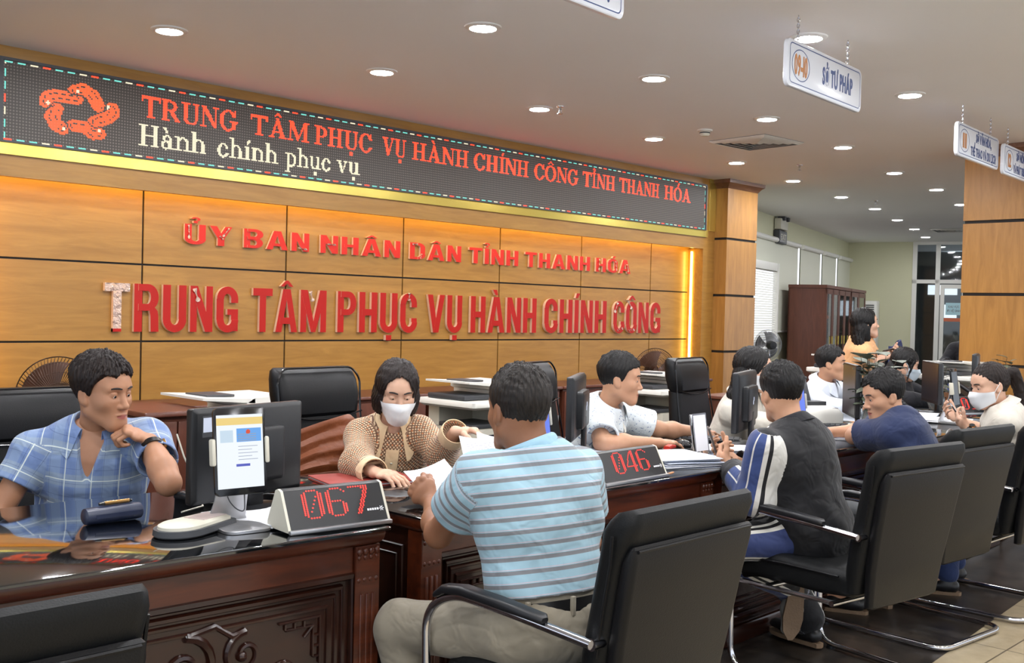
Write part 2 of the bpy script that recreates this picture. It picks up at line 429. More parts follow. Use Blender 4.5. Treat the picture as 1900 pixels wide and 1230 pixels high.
# sprinklers, detector, vents
def sprinkler(x, y, lb):
    t = thing('sprinkler_head', lb, 'sprinkler', (x, y, CZ), 0, 'sprinkler heads')
    P().lathe([(0, 0), (.03, 0), (.028, -.008), (.01, -.012), (.01, -.03), (0, -.03)], n=16).obj('escutcheon', 'chrome', t)
    q = P().tube(arc_pts([(-.002, 0, -.028), (-.018, 0, -.04), (-.004, 0, -.056)], .01), .003, 6); q.tube(arc_pts([(.002, 0, -.028), (.018, 0, -.04), (.004, 0, -.056)], .01), .003, 6)
    q.lathe([(0, -.054), (.022, -.056), (.022, -.059), (0, -.06)], n=14); q.obj('deflector', 'chrome', t)
sprinkler(6.10, 5.42, 'small chrome sprinkler head right of the third downlight of the wall row')
sprinkler(9.93, 5.50, 'small sprinkler head in front of the sixth downlight of the wall row')
sprinkler(13.45, 6.32, 'tiny sprinkler head above the eighth downlight of the wall row')
t = thing('smoke_detector', 'round white smoke detector on the ceiling left of the square vent', 'detector', (7.62, 5.12, CZ))
P().lathe([(0, 0), (.065, 0), (.065, -.012), (.058, -.016), (0, -.016)], n=24).obj('base', 'white', t)
q = P().lathe([(0, -.016), (.045, -.016), (.042, -.04), (.03, -.052), (0, -.054)], n=24); q.obj('sensing_head', 'ivory', t)
P().lathe([(.0445, -.022), (.0458, -.024), (.0455, -.03), (.043, -.032)], n=24).obj('smoke_slot', 'grey', t)
def vent(x, y, s, lb, rz=0):
    t = thing('ceiling_vent', lb, 'vent', (x, y, CZ), rz, 'square ceiling vents')
    q = P()
    for r in (1, .8, .6, .4, .2):
        a = s*r; b = a-.035
        for k in range(4):
            c, sn = math.cos(k*PI/2), math.sin(k*PI/2)
            R = lambda u, v, z: (u*c-v*sn, u*sn+v*c, z)
            q.prism([R(-a, -a, -.004), R(a, -a, -.004), R(b, -b, -.022), R(-b, -b, -.022)], (0, 0, -.003))
    q.obj('louvre_frame', 'white', t)
    P().bb((-s, -s, -.003), (s, s, -.001)).obj('dark_core', 'grey', t)
vent(8.40, 5.09, .30, 'square white louvred air vent in the ceiling left of the 11 sign', -.08)
vent(18.35, 7.25, .30, 'far square louvred air vent near the glazed door wall', .2)
# ---------------------------------------------------------------- LED board: lettering drawn lamp by lamp on a 10 mm grid
def R_(a, b, c, d): return lambda x, y: (x >= a) & (x <= c) & (y >= b) & (y <= d)
def Q_(*pts):
    def f(x, y):
        s = None; n = len(pts); ins = np.zeros(np.broadcast(x, y).shape, bool)
        j = n-1
        for i in range(n):
            xi, yi = pts[i]; xj, yj = pts[j]
            c = ((yi > y) != (yj > y)) & (x < (xj-xi)*(y-yi)/((yj-yi) or 1e-9)+xi); ins ^= c; j = i
        return ins
    return f
def O_(cx, cy, rx, ry, ix, iy, clip=None, dx=0.):
    def f(x, y):
        r = (((x-cx)/rx)**2+((y-cy)/ry)**2 <= 1) & (((x-cx-dx)/ix)**2+((y-cy)/iy)**2 >= 1)
        return r & clip(x, y) if clip else r
    return f
SR = lambda a, b, y: R_(a, y, b, y+.07)
G = {
 'T': (.85, [R_(0, .92, .85, 1), R_(0, .74, .07, 1), R_(.78, .74, .85, 1), R_(.33, 0, .52, 1), SR(.22, .63, 0)]),
 'R': (.92, [R_(.1, 0, .28, 1), SR(0, .38, 0), SR(0, .4, .93), O_(.36, .73, .38, .27, .2, .2, lambda x, y: x > .27), R_(.27, .46, .42, .54), Q_((.36, .5), (.55, .5), (.86, .06), (.94, 0), (.7, 0))]),
 'U': (.86, [R_(.1, .28, .28, 1), R_(.68, .28, .76, 1), O_(.43, .3, .33, .31, .22, .23, lambda x, y: y < .31, .03), SR(0, .38, .93), SR(.56, .86, .93)]),
 'N': (.9, [R_(.11, 0, .19, 1), R_(.72, 0, .8, 1), Q_((.04, 1), (.28, 1), (.8, .1), (.8, 0), (.7, 0)), SR(0, .32, 0), SR(.58, .92, .93)]),
 'G': (.92, [O_(.44, .5, .43, .52, .24, .45, lambda x, y: ~((x > .5) & (y > .4) & (y < .68))), R_(.62, .06, .8, .42), SR(.52, .92, .4), R_(.74, .66, .81, 1)]),
 'A': (.95, [Q_((.12, 0), (.2, 0), (.5, .95), (.42, 1)), Q_((.38, 1), (.53, 1), (.86, 0), (.64, 0)), R_(.24, .3, .66, .37), SR(0, .3, 0), SR(.54, .96, 0)]),
 'M': (1.12, [R_(.11, 0, .19, 1), R_(.84, 0, 1.02, 1), Q_((.06, 1), (.28, 1), (.6, .16), (.52, 0)), Q_((.5, 0), (.58, .1), (.95, 1), (.84, 1)), SR(0, .3, 0), SR(.72, 1.12, 0), SR(.86, 1.12, .93)]),
 'P': (.76, [R_(.1, 0, .28, 1), SR(0, .4, 0), SR(0, .4, .93), O_(.36, .71, .38, .29, .2, .22, lambda x, y: x > .27)]),
 'H': (.92, [R_(.1, 0, .28, 1), R_(.62, 0, .8, 1), R_(.27, .46, .63, .54), SR(0, .38, 0), SR(0, .38, .93), SR(.52, .9, 0), SR(.52, .9, .93)]),
 'C': (.84, [O_(.44, .5, .43, .52, .24, .45, lambda x, y: ~((x > .5) & (y > .3) & (y < .68))), R_(.73, .66, .8, 1)]),
 'V': (.9, [Q_((.08, 1), (.28, 1), (.53, .2), (.46, 0), (.4, 0)), Q_((.42, 0), (.5, 0), (.82, 1), (.74, 1)), SR(0, .4, .93), SR(.62, .92, .93)]),
 'I': (.4, [R_(.11, 0, .29, 1), SR(0, .4, 0), SR(0, .4, .93)]),
 'O': (.9, [O_(.45, .5, .45, .52, .26, .45)]),
 'h': (.72, [R_(.08, 0, .24, 1.05), SR(0, .34, 0), R_(0, .98, .16, 1.05), O_(.36, .4, .29, .28, .14, .2, lambda x, y: (y > .4) & (x > .2)), R_(.49, 0, .65, .42), SR(.4, .74, 0)]),
 'n': (.72, [R_(.08, 0, .24, .68), SR(0, .34, 0), R_(0, .61, .16, .68), O_(.36, .4, .29, .28, .14, .2, lambda x, y: (y > .4) & (x > .2)), R_(.49, 0, .65, .42), SR(.4, .74, 0)]),
 'a': (.62, [O_(.26, .2, .25, .22, .1, .13), R_(.37, 0, .53, .48), SR(.42, .64, 0), O_(.3, .46, .23, .22, .08, .14, lambda x, y: y > .46), R_(.07, .42, .2, .55)]),
 'c': (.6, [O_(.31, .33, .31, .36, .13, .28, lambda x, y: ~((x > .36) & (y > .2) & (y < .46))), R_(.42, .42, .56, .56)]),
 'i': (.36, [R_(.1, 0, .26, .68), SR(0, .36, 0), R_(.02, .61, .18, .68)]),
 'p': (.7, [R_(.08, -.32, .24, .68), R_(0, -.32, .34, -.25), R_(0, .61, .16, .68), O_(.34, .33, .34, .36, .17, .28, lambda x, y: x > .16)]),
 'u': (.74, [R_(.09, .2, .25, .68), O_(.34, .24, .25, .25, .1, .16, lambda x, y: y < .24), R_(.47, 0, .63, .68), SR(.5, .74, 0), R_(0, .61, .16, .68), R_(.4, .61, .54, .68)]),
 'v': (.66, [Q_((.06, .68), (.22, .68), (.4, .16), (.35, 0), (.29, 0)), Q_((.31, 0), (.38, 0), (.6, .68), (.52, .68)), SR(0, .3, .61), SR(.42, .68, .61)]),
}
def acc(base, kind, top):
    w, sh = G[base]; c = w/2; e = {
     '^': [Q_((c-.24, top), (c, top+.22), (c, top+.13), (c-.13, top)), Q_((c+.24, top), (c, top+.22), (c, top+.13), (c+.13, top))],
     "'": [Q_((c-.04, top), (c+.06, top), (c+.2, top+.24), (c+.04, top+.24))], '`': [Q_((c+.04, top), (c-.06, top), (c-.2, top+.24), (c-.04, top+.24))],
     '?': [O_(c, top+.18, .12, .11, .05, .05, lambda x, y: (x > c-.03) | (y > top+.2)), R_(c-.05, top, c+.04, top+.1)], '.': [R_(c-.09, -.3, c+.09, -.13)]}[kind]
    return (w, sh+e)
G.update({'Â': acc('A', '^', 1.08), 'Ụ': acc('U', '.', 0), 'À': acc('A', '`', 1.08), 'Í': acc('I', "'", 1.08), 'Ô': acc('O', '^', 1.1), 'Ỉ': acc('I', '?', 1.06), 'Ó': acc('O', "'", 1.1),
          'à': acc('a', '`', .76), 'í': acc('i', "'", .78), 'ụ': acc('u', '.', 0)})
PITCH = .0098
def led_word(cells, txt, x0, x1, base, cap, gap=.05):
    wd = sum(G[c][0]+gap for c in txt)-gap; sx = (x1-x0)/wd
    # lamps
    c0, c1 = int(x0/PITCH)-1, int(x1/PITCH)+2; r0_, r1_ = int((base-cap*.45)/PITCH), int((base+cap*1.45)/PITCH)+1
    X = (np.arange(c0, c1)+.5)*PITCH; Z = (np.arange(r0_, r1_)+.5)*PITCH
    gx = x0
    for c in txt:
        w_, sh = G[c]; lx = (X[:, None]-gx)/sx; ly = (Z[None, :]-base)/cap
        on = np.zeros((len(X), len(Z)), bool)
        for s in sh: on |= s(lx+0*ly, ly+0*lx)
        for i, j in zip(*np.nonzero(on)): cells.add((c0+int(i), r0_+int(j)))
        gx += (w_+gap)*sx
def led_obj(cells, name, mat, parent, y, label=None, fill=.92):
    h = PITCH*fill/2; v = []; f = []
    for i, j in sorted(cells):
        x, z = (i+.5)*PITCH, (j+.5)*PITCH; k = len(v)
        v += [(x-h, y, z-h), (x+h, y, z-h), (x+h, y, z+h), (x-h, y, z+h)]; f.append((k, k+1, k+2, k+3))
    me = bpy.data.meshes.new(name); me.from_pydata(v, [], f); me.materials.append(K[mat])
    o = link(name, me, parent)
    if label: o['label'] = label
    return o
def led_bg():
    mt, N, L, b = NT('LED module face')
    tc = N.new('ShaderNodeTexCoord'); sp = N.new('ShaderNodeSeparateXYZ'); L.new(tc.outputs['Object'], sp.inputs[0])
    def tri(ch, per):
        a = N.new('ShaderNodeMath'); a.operation = 'PINGPONG'; L.new(sp.outputs[ch], a.inputs[0]); a.inputs[1].default_value = per/2
        g = N.new('ShaderNodeMath'); g.operation = 'GREATER_THAN'; L.new(a.outputs[0], g.inputs[0]); g.inputs[1].default_value = per*.24; return g
    a, c = tri('X', .0196), tri('Z', .0196)
    mu = N.new('ShaderNodeMath'); mu.operation = 'MULTIPLY'; L.new(a.outputs[0], mu.inputs[0]); L.new(c.outputs[0], mu.inputs[1])
    mx = N.new('ShaderNodeMix'); mx.data_type = 'RGBA'; L.new(mu.outputs[0], mx.inputs['Factor'])
    mx.inputs['A'].default_value = (*lin((66, 60, 54)), 1); mx.inputs['B'].default_value = (*lin((112, 104, 96)), 1)
    L.new(mx.outputs['Result'], b.inputs['Base Color']); b.inputs['Roughness'].default_value = .55
    return mt
bx0, bx1, bz0, bz1 = 2.53, 10.28, 2.41, 2.905; yb = YF-.03
t = thing('led_board', 'long black LED board with red and white running text above the wood wall', 'LED display', (0, 0, 0))
P().bb((bx0, yb, bz0), (bx1, YF, bz1)).obj('display_face', led_bg(), t)
q = P()
for a, b in (((bx0-.02, yb-.008, bz1), (bx1+.02, YF, bz1+.018)), ((bx0-.02, yb-.008, bz0-.012), (bx1+.02, YF, bz0)), ((bx0-.02, yb-.008, bz0), (bx0, YF, bz1)), ((bx1, yb-.008, bz0), (bx1+.02, YF, bz1))): q.bb(a, b)
q.obj('edge_frame', 'grey', t)
ye = yb-.0015
W1 = [('TRUNG', 3.44, 4.18), ('TÂM', 4.29, 4.81), ('PHỤC', 4.86, 5.43), ('VỤ', 5.536, 5.79), ('HÀNH', 5.862, 6.517), ('CHÍNH', 6.585, 7.305), ('CÔNG', 7.381, 8.027), ('TỈNH', 8.095, 8.611), ('THANH', 8.685, 9.381), ('HÓA', 9.481, 9.975)]
c = set()
for wd, a, b in W1: led_word(c, wd, a, b, 2.682, .146)
led_obj(c, 'red_lettering', 'ledr', t, ye, 'lit red serif lettering in capitals')
c = set()
for wd, a, b in [('Hành', 3.425, 4.10), ('chính', 4.189, 4.512+.02), ('phục', 4.575, 5.0), ('vụ', 5.07, 5.30)]: pass
for wd, a, b in [('Hành', 3.425, 3.93), ('chính', 4.02, 4.53), ('phục', 4.60, 5.02), ('vụ', 5.08, 5.31)]: led_word(c, wd if wd != 'Hành' else 'Hành', a, b, 2.487, .145)
led_obj(c, 'white_lettering', 'ledw', t, ye, 'lit warm white lettering')
# emblem: five clasping hands forming a star
c = set(); hl = set()
HANDS = [[(398, 316), (440, 304), (492, 335), (528, 398)], [(246, 378), (256, 350), (300, 342), (402, 358)], [(296, 412), (276, 462), (300, 508), (332, 524)], [(392, 512), (452, 520), (500, 556), (530, 556)], [(604, 412), (610, 436), (584, 462), (512, 488)]]
def bz(q): return Vector((2.754+(q[0]-210)/430*.521, 0, 2.655-(q[1]-430-.15*(q[0]-425))/872))
HS = [[bz(q) for q in h_] for h_ in HANDS]; SP = [bz(q) for q in ((412, 318), (254, 384), (338, 526), (536, 540), (580, 404))]
for i in range(int(2.7/PITCH), int(3.35/PITCH)):
    for j in range(int(2.44/PITCH), int(2.88/PITCH)):
        q = Vector(((i+.5)*PITCH, 0, (j+.5)*PITCH)); best = []
        for h_ in HS:
            dm = 9
            for a, b_ in zip(h_[:-1], h_[1:]):
                t_ = max(0, min(1, (q-a).dot(b_-a)/(b_-a).length_squared)); e = (q-a-(b_-a)*t_); e.x *= .82; dm = min(dm, e.length)
            best.append(dm)
        best.sort()
        if best[0] < .040 and best[1]-best[0] > .009:
            if min((q-z_).length for z_ in SP) < .012: hl.add((i, j))
            elif not (best[0] > .014 and best[0] < .020 and (i+j) % 5 < 3): c.add((i, j))
led_obj(c, 'hands_emblem', 'ledo', t, ye, 'orange emblem of five hands in a star')
led_obj(hl, 'emblem_highlight', 'ledw', t, ye)
seqn = ['ledc', 'ledc', 'ledw', 'ledr']; i0, i1, j0, j1 = int(bx0/PITCH)+1, int(bx1/PITCH)-1, int(bz0/PITCH)+1, int(bz1/PITCH)-1
dash = {}
for i in range(i0, i1+1):
    if (i-i0) % 8 < 5:
        k = (i-i0)//8; dash.setdefault(('t', k), (seqn[k % 4], set()))[1].add((i, j1)); dash.setdefault(('b', k), (seqn[(k+3) % 4], set()))[1].add((i, j0))
for j in range(j0+1, j1):
    if (j-j0) % 8 < 5:
        k = (j-j0)//8; dash.setdefault(('r', k), (seqn[k % 4], set()))[1].add((i1, j)); dash.setdefault(('l', k), (seqn[k % 4], set()))[1].add((i0, j))
dl = sorted(dash.values(), key=lambda q: min(q[1]))           # nearest to the photographer first
for mk, cells in dl[:100]: led_obj(cells, 'border_light', mk, t, ye, {'ledc': 'cyan', 'ledw': 'white', 'ledr': 'red'}[mk]+' dash of the chasing border')
v = []; f = []; mi = []; hh_ = PITCH*.46
for mk, cells in dl[100:]:
    for i, j in cells:
        x, z = (i+.5)*PITCH, (j+.5)*PITCH; k = len(v); v += [(x-hh_, ye, z-hh_), (x+hh_, ye, z-hh_), (x+hh_, ye, z+hh_), (x-hh_, ye, z+hh_)]; f.append((k, k+1, k+2, k+3)); mi.append(['ledc', 'ledw', 'ledr'].index(mk))
me = bpy.data.meshes.new('border_light'); me.from_pydata(v, [], f)
for mk in ('ledc', 'ledw', 'ledr'): me.materials.append(K[mk])
me.polygons.foreach_set('material_index', mi); o = link('border_light', me, t); o['kind'] = 'stuff'; o['label'] = 'far dashes of the chasing border'
# ---------------------------------------------------------------- raised letters on the panels
up_words = [('ỦY', 3.89, 4.28), ('BAN', 4.382, 4.978), ('NHÂN', 5.089, 5.926), ('DÂN', 6.036, 6.65), ('TỈNH', 6.753, 7.408), ('THANH', 7.508, 8.49), ('HÓA', 8.588, 9.177)]
low_words = [('TRUNG', 3.295, 4.338), ('TÂM', 4.469, 5.154), ('PHỤC', 5.268, 6.125), ('VỤ', 6.251, 6.672), ('HÀNH', 6.782, 7.679), ('CHÍNH', 7.797, 8.775), ('CÔNG', 8.894, 9.738)]
plain = {'Ủ': 'U', 'Â': 'A', 'Ỉ': 'I', 'Ó': 'O', 'Ụ': 'U', 'À': 'A', 'Í': 'I', 'Ô': 'O'}
S_ = .19
def rc(a, b, c, d): return [(a, b), (c, b), (c, d), (a, d)]
def bandp(cx, cy, ro, ri, a0, a1, n=14):
    """an arc band as a list of quads"""
    o = []
    for k in range(n):
        t = [math.radians(a0+(a1-a0)*(k+e)/n) for e in (0, 1)]
        o.append([(cx+ro[0]*math.cos(t[0]), cy+ro[1]*math.sin(t[0])), (cx+ro[0]*math.cos(t[1]), cy+ro[1]*math.sin(t[1])),
                  (cx+ri[0]*math.cos(t[1]), cy+ri[1]*math.sin(t[1])), (cx+ri[0]*math.cos(t[0]), cy+ri[1]*math.sin(t[0]))])
    return o
def block(ch):
    W = .58; S = S_; h = W/2
    up = bandp(h, .73, (h, .28), (h-S, .12), 0, 180); dn = bandp(h, .27, (h, .28), (h-S, .12), 180, 360)
    bowl = lambda y0, y1: bandp(W-.26, (y0+y1)/2, (.26, (y1-y0)/2), (.26-S, (y1-y0)/2-.145), -90, 90)+[rc(S*.5, y1-.145, W-.26, y1), rc(S*.5, y0, W-.26, y0+.145)]
    if ch == 'T': return W, [rc(0, .83, W, 1), rc(h-S/2, 0, h+S/2, .84)]
    if ch == 'P': return W, [rc(0, 0, S, 1)]+bowl(.42, 1)
    if ch == 'R': return W+.01, [rc(0, 0, S, 1), [(W-S-.04, .5), (W-.1, .52), (W-.02, .44), (W, .34), (W+.01, 0), (W-S+.01, 0), (W-S, .34)]]+bowl(.44, 1)
    if ch == 'B': return W, [rc(0, 0, S, 1)]+bowl(0, .56)+bowl(.46, 1)
    if ch == 'D': return W+.02, [rc(0, 0, S, 1), rc(S*.5, .85, .3, 1), rc(S*.5, 0, .3, .15), rc(W-S+.02, .3, W+.02, .7)]+bandp(.3, .7, (W-.28, .3), (W-.28-S, .15), 0, 90)+bandp(.3, .3, (W-.28, .3), (W-.28-S, .15), 270, 360)
    if ch == 'U': return W, [rc(0, .27, S, 1), rc(W-S, .27, W, 1)]+dn
    if ch == 'C': return W, [rc(0, .27, S, .73), rc(W-S, .65, W, .73), rc(W-S, .27, W, .37)]+up+dn
    if ch == 'G': return W, [rc(0, .27, S, .73), rc(W-S, .65, W, .73), rc(W-S, .02, W, .5), rc(h, .38, W, .51)]+up+dn
    if ch == 'O': return W, [rc(0, .27, S, .73), rc(W-S, .27, W, .73)]+up+dn
    if ch == 'N': return W, [rc(0, 0, S-.02, 1), rc(W-S+.02, 0, W, 1), [(0, 1), (S, 1), (W, 0), (W-S, 0)]]
    if ch == 'H': return W, [rc(0, 0, S, 1), rc(W-S, 0, W, 1), rc(S*.5, .42, W-S*.5, .58)]
    if ch == 'I': return S, [rc(0, 0, S, 1)]
    if ch == 'A': return .68, [[(0, 0), (S, 0), (.39, 1), (.225, 1)], [(.68-S, 0), (.68, 0), (.455, 1), (.29, 1)], rc(.14, .19, .54, .34)]
    if ch == 'V': return .64, [[(0, 1), (S, 1), (.4, 0), (.22, 0)], [(.64-S, 1), (.64, 1), (.42, 0), (.24, 0)]]
    if ch == 'Y': return .64, [[(0, 1), (S+.01, 1), (.37, .5), (.32-S/2, .38)], [(.64-S-.01, 1), (.64, 1), (.32+S/2, .38), (.27, .5)], rc(.32-S/2, 0, .32+S/2, .46)]
    if ch == 'M': return .84, [rc(0, 0, S, 1), rc(.84-S, 0, .84, 1), [(0, 1), (S+.03, 1), (.49, .0), (.35, 0)], [(.84-S-.03, 1), (.84, 1), (.49, 0), (.35, 0)]]
def accent(k, c):
    return {'^': [[(c-.2, 1.06), (c-.04, 1.2), (c+.04, 1.2), (c, 1.13), (c-.08, 1.06)], [(c+.2, 1.06), (c+.04, 1.2), (c-.04, 1.2), (c, 1.13), (c+.08, 1.06)]],
            "'": [[(c-.06, 1.05), (c+.05, 1.05), (c+.16, 1.2), (c, 1.2)]], '`': [[(c+.06, 1.05), (c-.05, 1.05), (c-.16, 1.2), (c, 1.2)]],
            '.': [rc(c-.09, -.2, c+.09, -.07)], '?': bandp(c, 1.26, (.13, .1), (.05, .04), -60, 170, 10)+[rc(c-.06, 1.06, c+.05, 1.17)]}[k]
ACC = {'Ủ': 'U?', 'Â': 'A^', 'Ỉ': 'I?', 'Ó': "O'", 'Ụ': 'U.', 'À': 'A`', 'Í': "I'", 'Ô': 'O^'}
def wall_word(txt, x0, x1, z0, cap, depth, gap, face, line, wi):
    cells = []; gx = 0
    for ch in txt:
        base = ACC[ch][0] if ch in ACC else ch
        w_, sh = block(base); sh = list(sh)
        if ch in ACC: sh += accent(ACC[ch][1], w_/2)
        cells.append((ch, gx, w_, sh)); gx += w_+gap
    sx = (x1-x0)/(gx-gap); lo = cells
    for n, (ch, gx, w_, sh) in enumerate(cells):
        p = P(); a, b = 0, w_; cx = x0+(gx+w_/2)*sx
        for si, s in enumerate(sh):
            ar = sum(s[i-1][0]*s[i][1]-s[i][0]*s[i-1][1] for i in range(len(s)))
            if ar < 0: s = s[::-1]
            p.prism([((x-w_/2)*sx, 0, y*cap) for x, y in s], (0, -depth-.00025*si, 0))
        o = p.obj('wall_letter', [face, 'rim'], smooth=0)
        film = line == 'lower' and wi == 0 and n == 0
        for pl in o.data.polygons: pl.material_index = 0 if abs(pl.normal.y) > .6 else 1
        if film:
            o.data.materials.append(K['film'])
            for pl in o.data.polygons:
                if abs(pl.normal.y) > .6: pl.material_index = 2
            P().bb((-S_/2*sx, -depth-.002, 0), (S_/2*sx, -.001, .022)).obj('bare_foot', face, o, 'red foot free of film')
        o.location = (cx, YB-.002, z0)
        pos = ['first', 'second', 'third', 'fourth', 'fifth'][n]
        if n == len(lo)-1 and n > 0: pos = 'last'
        mark = {'Ủ': ' with hook above', 'Â': ' with circumflex', 'Ỉ': ' with hook above', 'Ó': ' with acute', 'Ụ': ' with dot below', 'À': ' with grave', 'Í': ' with acute', 'Ô': ' with circumflex'}.get(ch, '')
        o['label'] = ('red letter T still wrapped in crinkled film, first of the lower line' if film else
                      '%s red letter %s%s, %s of %s in the %s line' % ('tall' if line == 'lower' else 'small', plain.get(ch, ch), mark, pos, txt, line))
        o['category'] = 'letter'; o['group'] = 'red letters of the %s line on the wood wall' % line
        # loose strips of protective film
        if (line, wi, n) in FILM:
            w_ = (b-a)*sx
            for fx, fz, fl, ang in FILM[(line, wi, n)]:
                s = P()
                def g(u, v, fx=fx, fz=fz, fl=fl, ang=ang):
                    du = (u-.5)*fl*cap; dv = (v-.5)*.055*cap*(1+.8*math.sin(u*9))
                    return (fx*w_+du*math.cos(ang)-dv*math.sin(ang), -depth-.006-.006*math.sin(u*14+v*3), fz*cap+du*math.sin(ang)+dv*math.cos(ang))
                s.grid(g, 14, 3, .0012); s.obj('loose_film', 'film', o, 'peeling clear film')
FILM = {('upper', 0, 0): [(-.32, .6, .7, 1.6)], ('upper', 0, 1): [(.2, .7, .6, .9), (.0, .42, .25, 2.4)], ('upper', 1, 2): [(.1, .15, .6, -.1)], ('upper', 2, 0): [(.1, .5, .6, .0)], ('upper', 3, 0): [(-.2, .9, .4, .1), (.2, .2, .3, 1.2)],
        ('lower', 0, 3): [(-.25, .8, .3, 1.9)], ('lower', 1, 2): [(-.1, .85, .25, 1.9)], ('lower', 2, 3): [(.0, .92, .2, 1.5)], ('lower', 6, 0): [(-.3, .8, .35, 1.2), (.1, .12, .3, .2)], ('lower', 6, 1): [(-.2, .9, .3, 2.2), (.0, .1, .3, .1)],
        ('upper', 6, 0): [(-.2, .5, .8, 1.5)], ('upper', 6, 1): [(.3, .5, .7, 1.7)], ('upper', 6, 2): [(.2, .4, .6, 1.9)]}
for i, (tx, a, b) in enumerate(up_words): wall_word(tx, a, b, 1.855, .145, .022, .12, 'red', 'upper', i)
for i, (tx, a, b) in enumerate(low_words): wall_word(tx, a, b, 1.212, .338, .028, .10, 'redd', 'lower', i)
# ---------------------------------------------------------------- hanging counter signs
def hanging_sign(x0, y0, x1, y1, num, lines, lb, tx=None):
    a, b = Vector((x0, y0, 0)), Vector((x1, y1, 0)); L_ = (b-a).length; rz = math.atan2(y1-y0, x1-x0)
    z0, z1 = 2.614, 2.858; h = z1-z0
    t = thing('hanging_sign', lb, 'sign', ((x0+x1)/2, (y0+y1)/2, z0), rz, 'hanging counter signs')
    ax, az = Vector((1, 0, 0)), Vector((0, 0, 1))
    p = P(); p.loft([rrect((0, y, h/2), ax, az, L_/2-e, h/2-e, .035, 5) for y, e in ((.012, .004), (.008, 0), (-.012, 0), (-.016, .004))]); p.obj('board', 'sign', t)
    yf = -.0165
    ring = P(); o_ = rrect((0, yf, h/2), ax, az, L_/2-.022, h/2-.018, .025, 5); i_ = rrect((0, yf, h/2), ax, az, L_/2-.027, h/2-.023, .022, 5)
    vo = [ring.bm.verts.new(v) for v in o_]; vi = [ring.bm.verts.new(v) for v in i_]
    for k in range(len(vo)): ring.bm.faces.new((vo[k], vo[(k+1) % len(vo)], vi[(k+1) % len(vo)], vi[k]))
    cx = -L_/2+.15
    ps = [(cx+.105*math.cos(2*PI*k/40), yf, h/2+.083*math.sin(2*PI*k/40)) for k in range(40)]; pi_ = [(cx+.099*math.cos(2*PI*k/40), yf, h/2+.078*math.sin(2*PI*k/40)) for k in range(40)]
    vo = [ring.bm.verts.new(v) for v in ps]; vi = [ring.bm.verts.new(v) for v in pi_]
    for k in range(40): ring.bm.faces.new((vo[k], vo[(k+1) % 40], vi[(k+1) % 40], vi[k]))
    ring.obj('blue_outline', 'signblue', t, smooth=0)
    if num:
        w_ = .15 if len(num) > 2 else .08
        text_on(P(), num, (0, yf, 0), ax, az, cx-w_/2, cx+w_/2, h/2-.050, .10, .0015, .03, .07).obj('counter_number', 'signorange', t, smooth=0)
    p = P(); cap = .062 if len(lines) > 1 else .088
    for k, (s, a_, b_) in enumerate(lines):
        zz = h/2-cap/2 if len(lines) == 1 else (h/2+.020 if k == 0 else h/2-.085)
        text_on(p, s, (0, yf, 0), ax, az, a_*L_-L_/2, b_*L_-L_/2, zz, cap, .0015, .03, .08)
    p.obj('office_name', 'signblue', t, smooth=0)
    for sx in (-L_/2+.14, L_/2-.17):
        c = P(); n = 9; zc = h+.0; step = (CZ-z0-h)/n
        for k in range(n):
            rot = Matrix.Rotation(PI/2*(k % 2)+.4, 4, 'Z'); pts = []
            for q in range(10):
                an = 2*PI*q/10; pts.append(Vector((sx, 0, h+step*(k+.5)))+rot @ Vector((.006*math.cos(an), 0, step*.72*math.sin(an))))
            c.tube(pts, .0028, 5, closed=True)
        c.obj('chain', 'chrome', t)
hanging_sign(2.48, 2.67, 3.42, 2.72, None, [('XÃ HỘI', .62, .93)], 'white hanging sign cut off by the top edge of the picture')
hanging_sign(4.875, 2.80, 5.81, 2.853, '09-10', [('SỞ TƯ PHÁP', .44, .86)], 'white hanging sign with orange number 09-10')
hanging_sign(7.66, 3.016, 8.62, 3.07, '11', [('SỞ VĂN HÓA,', .42, .80), ('THỂ THAO VÀ DU LỊCH', .30, .92)], 'white hanging sign with orange number 11')
hanging_sign(8.82, 3.10, 9.76, 3.15, '12', [('SỞ NÔNG NGHIỆP', .36, .9), ('VÀ PHÁT TRIỂN NÔNG THÔN', .28, .95)], 'white hanging sign with orange number 12 at the right edge')
